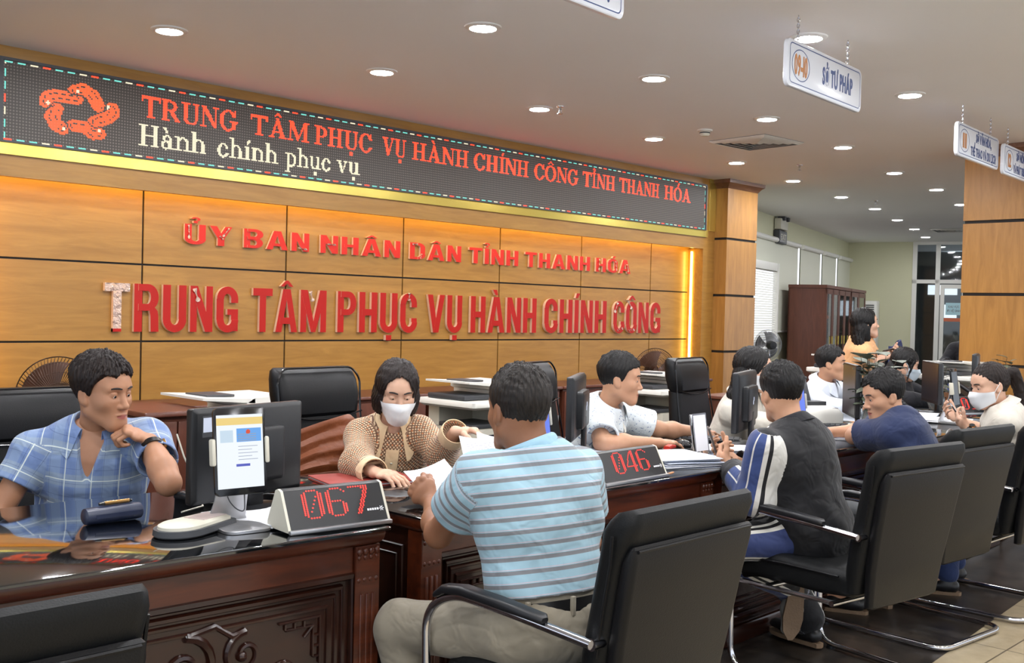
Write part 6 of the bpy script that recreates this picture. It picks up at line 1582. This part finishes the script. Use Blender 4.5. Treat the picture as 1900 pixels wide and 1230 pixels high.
    if top:
        e = top.get('loose', .014); FS = Field(); torso(FS, e)
        FS.econe(at_(-.06), at_(-.06-top.get('drop', .06)/L*1.), (SEC[0][1]+e+.006, SEC[0][2]+e+.006), (SEC[0][1]+e+.004, SEC[0][2]+e+.004), side, .03) if top.get('drop', .06) > 0 else None
        inner = []; cuts = []
        for k, a in arms.items():
            s_, el, wr = S[k], np.array(a['el'], float), np.array(a['wr'], float)
            r0_, r1_, r2_, r3_ = ar[0]+e+.004, ar[1]+e+.006, ar[2]+e+.004, ar[3]+.012+.5*e
            if top['sleeve'] == 'short':
                fr_ = top.get('len', .78); c_ = s_+(el-s_)*fr_; FS.cone(s_, c_, r0_+.003, r1_+top.get('flare', .010), .03); dr = nz(el-s_); cuts.append((c_, c_+dr*.09, r1_+.05)); inner.append((c_-dr*.035, c_+dr*.02, r1_+top.get('flare', .010)-.0105))
            elif top['sleeve'] == 'threeq':
                c_ = el+(wr-el)*.25; FS.cone(s_, el, r0_, r1_, .03); FS.cone(el, c_, r1_, r2_+.01, .03); dr = nz(wr-el); cuts.append((c_, c_+dr*.09, r1_+.04)); inner.append((c_-dr*.03, c_+dr*.02, r2_+.005))
            elif top['sleeve'] == 'long':
                c_ = wr-(wr-el)*.03; FS.cone(s_, el, r0_, r1_+.004, .03); FS.cone(el, c_, r1_+.006, r3_+.008, .035); dr = nz(wr-el); cuts.append((c_, c_+dr*.06, r3_+.02)); inner.append((c_-dr*.03, c_+dr*.02, r3_+.003))
        nk = top.get('neck', .012); hd = skull(0, -.022, -.055); nd = nz(hd-Nb)
        FS.cone(Nb-nd*.012+fr*.006, Nb+nd*.12, nr+nk, nr+nk+.05, .006, '-')
        if top.get('vee'): FS.cone(Nb+fr*(.09)+nd*.03, Nb+fr*.135-ax*top['vee'], .050, .012, .006, '-')
        for a, b, r in cuts: FS.cone(a+nz(b-a)*r, b+nz(b-a)*r, r, r, .003, '-') if False else FS.econe(a, b, (r, r), (r, r), side if abs(nz(b-a)@side) < .8 else ax, .003, '-') if False else None
        # flat cuts by half spaces near each sleeve end, opened from inside
        def post(D_, X, Y, Z):
            D_ = wrinkle(D_, X, Y, Z, top.get('wr', .0022))
            for (a, b, r), (ia, ib, ir) in zip(cuts, inner):
                dr = nz(b-a); px, py, pz = X-a[0], Y-a[1], Z-a[2]; t = px*dr[0]+py*dr[1]+pz*dr[2]; rad = np.sqrt(np.maximum(px*px+py*py+pz*pz-t*t, 0))
                box = np.maximum(np.maximum(-t, t-.10), rad-r); D_ = np.maximum(D_, -box)
                t2 = t+.035; hole = np.maximum(np.maximum(-t2, t2-.06), rad-ir); D_ = np.maximum(D_, -hole)
            zb = top.get('hem')
            if zb is not None:
                q = at_(zb); D_ = np.maximum(D_, -((X-q[0])*ax[0]+(Y-q[1])*ax[1]+(Z-q[2])*ax[2]))
            return D_
        hcl = top.get('h', max(.0045, hf*1.4)); D_, lo, _ = FS.sample(hcl, post); V, Q = skin(D_, lo, hcl)
        u = (V-Pv)@side; v = (V-Pv)@ax; part = np.zeros(len(V)); dist = np.full(len(V), .0)
        front = ((V-Pv)@fr) > 0; part = np.where(front, 0., -.2)
        # distance to trunk axis as an ellipse
        tt = np.clip(v/L, -.2, .95); ra_ = np.interp(tt, [s[0] for s in SEC], [s[1] for s in SEC])+e; rb_ = np.interp(tt, [s[0] for s in SEC], [s[2] for s in SEC])+e
        dT = (np.sqrt((u/ra_)**2+((((V-Pv)@fr))/rb_)**2)-1)*rb_; dT = np.where(v/L > .9, dT+(v/L-.9)*.2, dT)
        for k, a in arms.items():
            s_, el, wr = S[k], np.array(a['el'], float), np.array(a['wr'], float); d1 = nz(el-s_); L1 = np.linalg.norm(el-s_); d2 = nz(wr-el); L2 = np.linalg.norm(wr-el)
            t1 = (V-s_)@d1; q1 = V-s_-np.outer(np.clip(t1, 0, L1), d1); r1 = np.linalg.norm(q1, axis=1); t2 = (V-el)@d2; q2 = V-el-np.outer(np.clip(t2, 0, L2), d2); r2 = np.linalg.norm(q2, axis=1)
            on2 = (r2 < r1) & (t2 > 0) if top['sleeve'] in ('long', 'threeq') else np.zeros(len(V), bool); rm = np.where(on2, r2, r1)-(ar[0]+e)
            sel = (rm < dT+(.014 if top.get('mode') else 0.)) & ((t1 > (-.07 if top.get('mode') else -.02)) | on2)
            out = nz((-side if k == 'L' else side)*1.0-fr*top.get('outback', .35)+ax*.25)
            for q_, dd, sl, base in ((q1, d1, sel & ~on2, 0.), (q2, d2, sel & on2, L1)):
                o1 = nz(out-dd*(out@dd)); o2 = np.cross(dd, o1); an = np.arctan2(q_@o2, q_@o1); t_ = (t1 if base == 0. else t2)
                if top.get('mode') == 'track': u[sl] = (1-np.abs(an)/PI)[sl]
                else: u[sl] = (an*.058)[sl]
                v[sl] = (base+t_)[sl]+.3; part[sl] = 1.
                if base > 0: part[sl & (t_ > L2-.075)] = 2.
        so = mesh_np(top.get('name', 'shirt'), [(V, Q)], [top['mat']], body, np.stack([u, v, part], 1))
        # collar
        if top.get('collar'):
            cm = top.get('colmat', top['mat']); p = P(); op = top.get('open', .5); pt_ = top.get('point', .05); r_in = nr+nk+.003; C0 = Nb+nd*top.get('lift', .032)+fr*.004; cs_ = nz(side-nd*(side@nd)); cf = np.cross(nd, cs_); cf = cf if cf@fwd > 0 else -cf
            def f(uu, vv):
                th = PI/2+op/2+(2*PI-op)*uu; fr_t = (math.sin(th)+1)/2; e_ = min(uu, 1-uu)
                pk = math.exp(-(e_/.10)**2)*pt_
                prof = [(0, -.012), (.35, .030), (.5, .034), (.62, .030), (1., -.006)]; zz = np.interp(vv, [a for a, b in prof], [b for a, b in prof]); ro = np.interp(vv, [0, .35, .5, .62, 1], [0, -.004, .0, 0.010, .034+.6*top.get('spreadc', .02)])
                zz -= pk*smooth01(vv, .6, 1.)+.016*fr_t*1.0+.006*vv*fr_t; rr = r_in+ro+pk*.35*smooth01(vv, .6, 1.)+.004*fr_t
                return tuple(C0+cs_*rr*math.cos(th)+cf*rr*math.sin(th)*1.04+nd*zz)
            p.grid(f, 48, 12, .0022); co_ = p.obj('collar', cm, so)
        def coords(o):
            n = len(o.data.vertices); q = np.empty(n*3, F32); o.data.vertices.foreach_get('co', q); q = q.reshape(-1, 3)-Pv
            a = o.data.attributes.new('cloth', 'FLOAT_VECTOR', 'POINT'); a.data.foreach_set('vector', np.stack([q@side, q@ax, 0*(q@ax)], 1).astype(F32).ravel())
        if top.get('collar'): coords(co_)
        if top.get('placket'):
            p = P()
            def f(uu, vv):
                c = at_(.96-.80*uu, .0); o = c+fr*.3+side*(vv-.5)*top.get('plw', .032); q = FS.cast(o, -fr, .32); q = q if q is not None else c+fr*.13; return tuple(q+fr*.006)
            p.grid(f, 22, 3, .0015); po = p.obj('button_placket', top.get('placket'), so); coords(po)
            for i in range(5):
                c = at_(.85-.15*i, 0); q = FS.cast(c+fr*.3, -fr, .32)
                if q is not None: P().sph(Vector(q+fr*.008), .0055, (1, 1, .6), 10).obj('button', top.get('button', 'ivory'), po)
        if top.get('cuffs'):
            for k, a in arms.items():
                el, wr = np.array(a['el'], float), np.array(a['wr'], float); dr = nz(wr-el); c_ = wr-dr*.045; r = ar[3]+.012+.5*e+.010; o1 = nz(np.cross(dr, [0, 0, 1.])); o2 = np.cross(dr, o1); p = P()
                p.grid(lambda uu, vv: tuple(c_+dr*.058*(vv-.15)+(o1*math.cos(2*PI*uu)+o2*math.sin(2*PI*uu))*(r+.003*math.sin(vv*3))), 24, 4, .003); p.obj('cuff', top['cuffs'], so)
    # --- bottom garment
    if bottom:
        FB = Field(); FB.econe(at_(-.04), at_(0), (SEC[0][1]+.018, SEC[0][2]+.018), (SEC[1][1]+.018, SEC[1][2]+.018), side, .04); FB.econe(at_(0), at_(.12), (SEC[1][1]+.018, SEC[1][2]+.018), (SEC[1][1]+.010, SEC[1][2]+.010), side, .03)
        for k, (hp, kn, an, toe) in LG.items():
            FB.cone(hp, kn, .098*build, .072*build, .05)
            if bottom.get('len', 'long') == 'long': FB.cone(kn, an+(kn-an)*.06, .070*build, bottom.get('hemr', .062), .03)
        hbt = bottom.get('h', .008); D_, lo, _ = FB.sample(hbt, lambda D_, X, Y, Z: wrinkle(D_, X, Y, Z, bottom.get('wr', .003))); V, Q = skin(D_, lo, hbt)
        u = np.zeros(len(V)); v = (V-Pv)@ax; part = np.zeros(len(V)); best = np.full(len(V), 9.)
        for k, (hp, kn, an, toe) in LG.items():
            for a, b in ((hp, kn), (kn, an)):
                dr = nz(b-a); t = (V-a)@dr; q = V-a-np.outer(np.clip(t, 0, np.linalg.norm(b-a)), dr); r = np.linalg.norm(q, axis=1); sel = r < best; best = np.where(sel, r, best)
                out = (-side if k == 'L' else side); o1 = nz(out-dr*(out@dr)); o2 = np.cross(dr, o1); u[sel] = (np.arctan2(q@o2, q@o1)/PI)[sel]; v[sel] = t[sel]
        mesh_np(bottom.get('name', 'trousers'), [(V, Q)], [bottom['mat']], body, np.stack([u, v, part], 1))
        if belt:
            p = P(); c = at_(.10); r1, r2 = SEC[1][1]+.020, SEC[1][2]+.020
            p.grid(lambda uu, vv: tuple(c+side*r1*math.cos(2*PI*uu)+fr*r2*math.sin(2*PI*uu)+ax*(.036*(vv-.5))), 48, 3, .004); p.obj('belt', 'belt', body)
            for a in (-2.3, -1.57, -.8): 
                q = c+side*(r1+.004)*math.cos(a)+fr*(r2+.004)*math.sin(a); P().box(Vector(q), (.012, .012, .05), .002).obj('belt_loop', bottom['mat'], body)
    for k, (hp, kn, an, toe) in LG.items():
        if legs[k].get('shoe') is False: continue
        F = Field(); t_ = toe; sd_ = nz(np.cross(t_, [0, 0, 1.])) if abs(t_[2]) < .9 else side; upv = nz(np.cross(sd_, t_)); upv = upv if upv[2] > 0 else -upv
        if 'up' in legs[k]: upv = np.array(legs[k]['up'], float); upv = nz(upv-t_*(upv@t_)); sd_ = np.cross(t_, upv)
        hl = an-upv*.045-t_*.03; F.econe(hl, hl+t_*.12, (.038, .034), (.044, .030), sd_, .02); F.econe(hl+t_*.12, hl+t_*.215, (.045, .028), (.034, .020), sd_, .02); F.cone(an+upv*.01, hl+t_*.04, .042, .036, .02)
        D_, lo, _ = F.sample(.006); V, Q = skin(D_, lo, .006); o = mesh_np('shoe', [(V, Q)], [legs[k].get('shoemat', 'shoedark')], body)
        p = P(); b0 = hl-upv*.034
        rings = []
        for dz in (-.012, .006): rings.append([Vector(b0+upv*dz+t_*a+sd_*b) for a, b in ((-.035, -.022), (-.045, 0), (-.035, .022), (.06, .034), (.15, .042), (.20, .034), (.24, .012), (.245, -.008), (.21, -.034), (.15, -.042), (.06, -.034))])
        p.loft(rings); p.obj('sole', 'sole', o)
    return body
# ---------------------------------------------------------------- the people, where they sit and stand
FINE, MID, FAR = (.010, .0028), (.010, .0036), (.011, .0048)
# 1 man in the plaid shirt, chin on his fist
person('middle-aged man in a blue plaid shirt resting his chin on his fist', (1.66, 3.66, .59), (1.618, 3.54, .965), 238,
       ((1.618, 3.475, 1.118), 290, 6, -2), dict(
           R=dict(el=(1.33, 3.62, .70), wr=(1.30, 3.50, .60), dir=(0, -.6, -.8), curl=.4, palm=(0, 0, -1)),
           L=dict(el=(1.695, 3.16, .838), wr=(1.715, 3.325, .955), dir=(-.75, .25, .42), palm=(-.25, .35, -.85), thumb=(-.1, .9, .3), curl=[1.25, 1.3, 1.35, 1.4])),
       shoulders=dict(R=(1.455, 3.63, .905), L=(1.765, 3.44, .945)), skinm='skin_tan', hair='shortflat', hairm='hair_brown', hs=.965, build=1.02, h=FINE, seed=1, lid=.003,
       top=dict(sleeve='short', mat='c_plaid', collar=True, open=1.0, point=.045, neck=.010, vee=.10, loose=.018, flare=.008, len=.50, wr=.003), bottom=dict(mat='c_dark'))
# 2 masked woman in the patterned blouse
person('woman with a dark bob, white mask and cream patterned blouse behind the counter', (2.80, 3.46, .59), (2.68, 3.225, .948), 234,
       ((2.628, 3.14, 1.106), 240, 18, 1), dict(
           R=dict(el=(2.45, 3.15, .835), wr=(2.40, 2.985, .828), dir=(.22, -.9, -.05), palm=(.1, 0, -1), thumb=(1, .2, 0), curl=[.35, .45, .5, .55]),
           L=dict(el=(2.76, 3.02, .86), wr=(2.70, 2.885, .965), dir=(.45, -.8, .10), palm=(.1, -.45, -.9), thumb=(-.7, -.4, -.2), curl=[.55, .75, .85, .95])),
       shoulders=dict(R=(2.578, 3.292, .917), L=(2.762, 3.155, .940)), sex='f', skinm='skin_fair', hair='bob', hairm='hair_brown', hs=.875, build=.96, h=FINE, seed=2, mask='mask', lid=.0085,
       top=dict(sleeve='long', mat='c_check', collar=True, colmat='c_cream', open=.9, point=.075, spreadc=.02, cuffs='c_cream', placket='c_cream', plw=.05, neck=.006, loose=.016, wr=.0035, name='blouse'), bottom=dict(mat='c_dark'))
# 3 man in the striped polo, seen from behind
person('man in light blue striped polo shirt and khaki trousers, seen from behind holding papers', (2.145, 1.90, .585), (2.155, 1.985, 1.012), 72,
       ((2.142, 2.03, 1.150), 74, 4, 0), dict(
           L=dict(el=(2.045, 2.245, .775), wr=(2.195, 2.445, .820), dir=(.0, .75, .45), palm=(.75, .2, -.3), thumb=(-.1, .3, .9), curl=[.9, 1.0, 1.05, 1.1], kw=dict(thumb=(.85, .3, .45), tcurl=.8)),
           R=dict(el=(2.455, 2.03, .735), wr=(2.50, 2.27, .80), dir=(-.2, 1, .1), palm=(-.5, 0, .8), thumb=(.3, .2, 1), curl=.7)),
       legs=dict(L=dict(hip=(2.06, 1.965, .555), kn=(1.985, 2.335, .50), an=(2.02, 2.26, .09), toe=(-.3, 1, 0)), R=dict(hip=(2.22, 1.92, .555), kn=(2.42, 2.30, .50), an=(2.45, 2.2, .09), toe=(.1, 1, 0))),
       shoulders=dict(L=(2.008, 2.05, .955), R=(2.338, 1.975, .955)), skinm='skin_dark', hair='shortthin', hairm='hair_grey', hs=.945, build=.96, h=FINE, seed=3, eyes=True, belt=True, neck_r=.06,
       top=dict(sleeve='short', mat='c_stripe', collar=True, colmat='c_collarblue', open=.6, point=.02, spreadc=-.026, neck=.008, loose=.026, flare=.002, len=.58, wr=.005, name='polo_shirt', lift=.027, hem=.17, drop=0, h=.0045), bottom=dict(mat='c_khaki', wr=.004, h=.007))
# 4 clerk in the flecked short-sleeved shirt
person('young clerk in a white flecked short-sleeved shirt using a mouse', (3.95, 3.36, .59), (3.955, 3.175, .962), 300,
       ((3.962, 3.10, 1.115), 306, 5, 0), dict(
           R=dict(el=(3.70, 2.985, .838), wr=(4.02, 2.905, .822), dir=(1, -.1, -.03), palm=(0, 0, -1), thumb=(.1, 1, 0), curl=[.3, .3, .35, .4]),
           L=dict(el=(4.30, 3.12, .85), wr=(4.56, 3.05, .825), dir=(1, -.15, -.1), palm=(0, 0, -1), thumb=(.1, -1, 0), curl=[.3, .35, .35, .4])),
       shoulders=dict(R=(3.80, 3.10, .908), L=(4.12, 3.25, .925)), skinm='skin_mid', hair='short', hs=.92, h=MID, seed=4,
       top=dict(sleeve='short', mat='c_fleck', collar=True, open=.9, point=.045, placket='c_white', neck=.010, vee=.06, loose=.018, flare=.020, len=.82, wr=.003), bottom=dict(mat='c_dark'))
# 5 masked woman with long hair
person('woman with long black hair, white mask and white shirt behind the track jacket man', (5.25, 3.36, .59), (5.205, 3.185, .970), 285,
       ((5.187, 3.12, 1.130), 292, 8, 0), dict(
           R=dict(el=(5.08, 2.98, .84), wr=(5.22, 2.86, .83), curl=.4), L=dict(el=(5.42, 3.0, .84), wr=(5.36, 2.85, .83), curl=.4)),
       sex='f', sh=.16, skinm='skin_fair', hair='longwave', hs=.93, h=MID, seed=5, mask='mask', top=dict(sleeve='long', mat='c_offwhite', collar=True, open=.8, point=.04, wr=.003), bottom=dict(mat='c_dark'))
# 6 man in the track jacket, from behind
person('man in black track jacket with white and blue sleeves, seen from behind holding phone', (3.905, 2.06, .59), (3.862, 2.135, .965), 82,
       ((3.868, 2.195, 1.118), 56, 6, 3), dict(
           L=dict(el=(3.695, 2.20, .705), wr=(3.795, 2.375, .785), dir=(.25, .8, .45), palm=(.8, -.1, .5), thumb=(-.1, .1, 1), curl=[.75, .85, .9, .95]),
           R=dict(el=(4.13, 2.36, .715), wr=(3.985, 2.475, .79), dir=(-.65, .55, .35), palm=(-.4, -.5, .6), thumb=(-.1, .1, 1), curl=[.6, .7, .8, .85])),
       legs=dict(L=dict(hip=(3.82, 2.10, .545), kn=(3.60, 2.34, .50), an=(4.14, 2.27, .262), toe=(-.12, .06, -.98), up=(.75, .65, .1), shoemat='shoe'), R=dict(hip=(3.98, 2.08, .545), kn=(4.10, 2.38, .50), an=(4.20, 2.22, .10), toe=(.2, .9, 0))),
       shoulders=dict(L=(3.683, 2.155, .905), R=(4.045, 2.135, .905)), skinm='skin_mid', hair='short', hs=.92, h=MID, build=.94, seed=6, eyes=False, neck_r=.056,
       top=dict(sleeve='long', mat='c_track', mode='track', loose=.026, neck=.006, wr=.0045, name='track_jacket', drop=.05, outback=-.55, h=.005, collar=True, colmat='c_dark', open=.5, point=.0, spreadc=.0), bottom=dict(mat='c_trackleg', wr=.004, hemr=.075))
# 7 man in the white shirt beyond the scanner
person('young man in white shirt behind the white document scanner, looking right', (6.84, 3.70, .59), (6.80, 3.53, .965), 285,
       ((6.785, 3.475, 1.115), 292, 0, 0), dict(R=dict(el=(6.58, 3.36, .82), wr=(6.70, 3.20, .83), curl=.4), L=dict(el=(7.06, 3.34, .82), wr=(6.98, 3.15, .83), curl=.4)),
       skinm='skin_mid', hair='short', hs=.90, h=FAR, seed=7, top=dict(sleeve='long', mat='c_paleblue', collar=True, open=.8, point=.04), bottom=dict(mat='c_dark'))
# 8 standing woman
person('standing woman with long hair and orange top in the far row, holding a phone', (8.05, 3.95, .90), (8.035, 3.855, 1.245), 310,
       ((8.005, 3.82, 1.392), 316, -6, 0), dict(R=dict(el=(7.99, 3.80, 1.045), wr=(8.13, 3.70, 1.12), dir=(.8, -.4, .2), palm=(0, .3, 1), thumb=(0, 1, .2), curl=.6), L=dict(el=(8.30, 3.90, 1.06), wr=(8.26, 3.74, 1.14), dir=(-.2, -.9, .2), palm=(-.6, 0, .6), thumb=(-.3, 0, 1), curl=.7)),
       legs=dict(R=dict(kn=(7.97, 3.92, .48), an=(7.97, 3.95, .09)), L=dict(kn=(8.14, 3.97, .48), an=(8.14, 4.0, .09))), sex='f', sh=.16, skinm='skin_fair', hair='long', hs=.93, h=FAR, seed=8, lipm='lipred',
       top=dict(sleeve='threeq', mat='c_orange', collar=True, open=.9, point=.05, vee=.05, name='blouse'), bottom=dict(mat='c_dark'))
# 9 small masked woman
person('small masked woman with tied dark hair between plant and desk phone', (7.90, 3.60, .54), (7.84, 3.45, .955), 290,
       ((7.81, 3.40, 1.095), 308, 14, 0), dict(R=dict(el=(7.68, 3.28, .83), wr=(7.80, 3.12, .82), curl=.4), L=dict(el=(8.06, 3.30, .83), wr=(7.98, 3.12, .82), curl=.4)),
       sex='f', sh=.155, skinm='skin_fair', hair='tied', hs=.92, h=FAR, seed=9, mask='maskb', top=dict(sleeve='long', mat='c_dark', collar=False), bottom=dict(mat='c_dark'))
# 10 man in the navy t-shirt
person('young man in a navy t-shirt leaning on the counter, face turned left', (5.02, 2.04, .59), (4.995, 2.21, .940), 122,
       ((4.962, 2.262, 1.058), 140, 16, 0), dict(
           L=dict(el=(4.985, 2.42, .838), wr=(5.20, 2.50, .838), curl=.5), R=dict(el=(5.24, 2.46, .838), wr=(5.06, 2.60, .835), curl=.5)),
       legs=dict(L=dict(kn=(4.80, 2.34, .50), an=(4.84, 2.33, .09), toe=(-.3, 1, 0)), R=dict(kn=(5.06, 2.37, .50), an=(5.06, 2.30, .09), toe=(.1, 1, 0))),
       shoulders=dict(L=(4.865, 2.17, .885), R=(5.165, 2.30, .885)), skinm='skin_mid', hair='short', hs=.93, h=MID, seed=10,
       top=dict(sleeve='short', mat='c_navy', loose=.020, flare=.018, len=.72, neck=.012, wr=.004, name='t_shirt', thick=1.1), bottom=dict(mat='c_grey', len='short', name='shorts'))
# 11 ponytailed masked woman
person('masked woman with reddish ponytail and off-white shirt reading her phone, right edge', (5.88, 1.93, .59), (5.845, 2.005, .955), 112,
       ((5.795, 2.06, 1.092), 139, 14, 0), dict(
           L=dict(el=(5.775, 2.06, .765), wr=(5.862, 2.185, .838), dir=(.1, .8, .5), palm=(.6, .1, .7), thumb=(-.3, .2, .9), curl=[.6, .7, .8, .85]),
           R=dict(el=(6.06, 2.17, .80), wr=(6.02, 2.29, .872), dir=(-.45, .6, .3), palm=(-.5, -.1, .7), thumb=(-.1, .2, 1), curl=[.6, .7, .8, .85])),
       legs=dict(L=dict(kn=(5.62, 2.20, .50), an=(5.55, 2.16, .09)), R=dict(kn=(5.86, 2.28, .50), an=(5.86, 2.24, .09))),
       sex='f', shoulders=dict(L=(5.70, 1.945, .90), R=(5.99, 2.06, .90)), skinm='skin_fair', hair='pony', hairm='hair_brown', hs=.91, h=MID, seed=11, mask='mask',
       top=dict(sleeve='threeq', mat='c_offwhite', collar=True, open=.7, point=.02, wr=.003, loose=.018), bottom=dict(mat='c_jeans'))
# 12 dark figure by the glass door
person('dark figure in black jacket half hidden by right wood column at the glass door', (12.4, 4.55, .62), (12.35, 4.62, 1.19), 190,
       ((12.35, 4.63, 1.34), 190, 5, 0), dict(L=dict(el=(12.2, 4.42, .92), wr=(12.05, 4.5, .95), curl=.4), R=dict(el=(12.2, 4.85, .92), wr=(12.05, 4.75, .95), curl=.4)),
       skinm='skin_mid', hair='short', hs=.93, h=(.014, .007), seed=12, eyes=False, top=dict(sleeve='long', mat='c_dark', loose=.02, h=.01), bottom=dict(mat='c_dark', h=.012))
# ---------------------------------------------------------------- things people hold or wear
def sheet(lb, c, wd=9, lines=14, bow=.012, th=.0012):
    """a sheet of paper through four corners (TL, TR, BR, BL) with printed lines"""
    c = [Vector(x) for x in c]; n_ = (c[1]-c[0]).cross(c[3]-c[0]).normalized(); o = sum(c, Vector())/4
    t = thing('paper_sheet', lb, 'paper', o, 0, 'sheets being handed across the counter')
    f = lambda u, v: (c[0]*(1-u)+c[1]*u)*(1-v)+(c[3]*(1-u)+c[2]*u)*v-o+n_*bow*math.sin(PI*u)*math.cos(v*2)
    P().grid(f, 14, 14, th).obj('page', 'paper', t)
    for sg in (1, -1):
        p = P()
        for k in range(lines):
            v0 = .14+.74*k/lines; u1 = .88 if k % 4 != 3 else .6; m_ = 8
            for q in range(m_):
                a, b = .12+(u1-.12)*q/m_, .12+(u1-.12)*(q+.8)/m_
                p.poly([Vector(f(u, v))+n_*sg*(th+.0006) for u, v in ((a, v0), (b, v0), (b, v0+.010), (a, v0+.010))])
        p.obj('printed_lines', 'ink', t, smooth=0)
sheet('white printed sheet in the left hand of the striped polo man', [(2.262, 2.66, .885), (2.47, 2.69, .905), (2.40, 2.50, .842), (2.205, 2.42, .800)])
sheet('white sheet held up between the masked woman and the striped polo man', [(2.585, 2.74, .972), (2.74, 2.66, .975), (2.69, 2.555, .86), (2.52, 2.62, .845)], bow=.02)
sheet('second white sheet fanned out beside the face of the striped polo man', [(2.68, 2.75, .978), (2.81, 2.62, .965), (2.70, 2.52, .87), (2.60, 2.64, .86)], bow=.02)
def phone(lb, c, d_, n_, w_=.072, h_=.148, lit=False):
    d_ = Vector(d_).normalized(); n_ = Vector(n_); n_ = (n_-d_*n_.dot(d_)).normalized(); s_ = d_.cross(n_); c = Vector(c)
    t = thing('smartphone', lb, 'phone', c, 0)
    P().loft([rrect(n_*z, s_, d_, w_/2-e, h_/2-e, .009, 4) for z, e in ((-.0042, .0015), (-.003, 0), (.003, 0), (.0042, .0015))]).obj('phone_body', M('phone shell', (70, 62, 58), .3, .3), t)
    P().loft([rrect(n_*z, s_, d_, w_/2-.003, h_/2-.004, .007, 4) for z in (.0042, .0047)]).obj('screen', K['scr_port'] if lit else 'screend', t)
phone('dark smartphone in hands of the track jacket man', (3.855, 2.505, .875), (-.25, .2, .9), (.55, -.75, .4))
phone('smartphone in hands of the ponytailed masked woman', (5.905, 2.262, .905), (-.45, .35, .75), (.3, -.75, .6), lit=True)
phone('black smartphone in hands of the standing woman', (8.225, 3.70, 1.185), (.7, -.6, .25), (.1, .3, .95))
def wristwatch(parent_i, c, ax, up_, lb, strap='belt', face='paper'):
    b = bpy.data.objects['person' if parent_i == 0 else 'person.%03d' % parent_i]; ax = Vector(ax).normalized(); up_ = Vector(up_); up_ = (up_-ax*up_.dot(ax)).normalized(); s_ = ax.cross(up_); c = Vector(c)
    R = .036; p = P()
    p.grid(lambda u, v: c+(up_*math.cos(2*PI*u)+s_*math.sin(2*PI*u))*R+ax*(.018*(v-.5)), 26, 3, .003); o = p.obj('watch_strap', strap, b, lb)
    P().tube([c+up_*(R-.001), c+up_*(R+.007)], .0165, 22).obj('watch_case', 'goldpen', o); P().tube([c+up_*(R+.007), c+up_*(R+.0085)], .0140, 22).obj('watch_dial', face, o)
wristwatch(0, (1.713, 3.305, .940), (.02, .165, .117), (.9, -.3, .2), 'wristwatch with black leather strap')
wristwatch(10, (5.850, 2.165, .828), (.087, .125, .073), (-.5, -.3, .6), 'wristwatch with thin black strap', face='screend')
t = thing('handbag', 'black handbag with thin strap under the forearm of the ponytailed woman', 'bag', (5.72, 2.20, .585))
P().loft([rrect((0, 0, z), X_, Y_, w_, d_, .03, 4) for z, w_, d_ in ((0, .09, .04), (.02, .11, .05), (.12, .105, .045), (.15, .09, .02))]).obj('pouch', 'leather', t)
P().tube(arc_pts([(-.09, 0, .13), (-.10, .02, .24), (.02, .03, .27), (.09, 0, .13)], .08), .004, 6).obj('strap', 'steel', t)
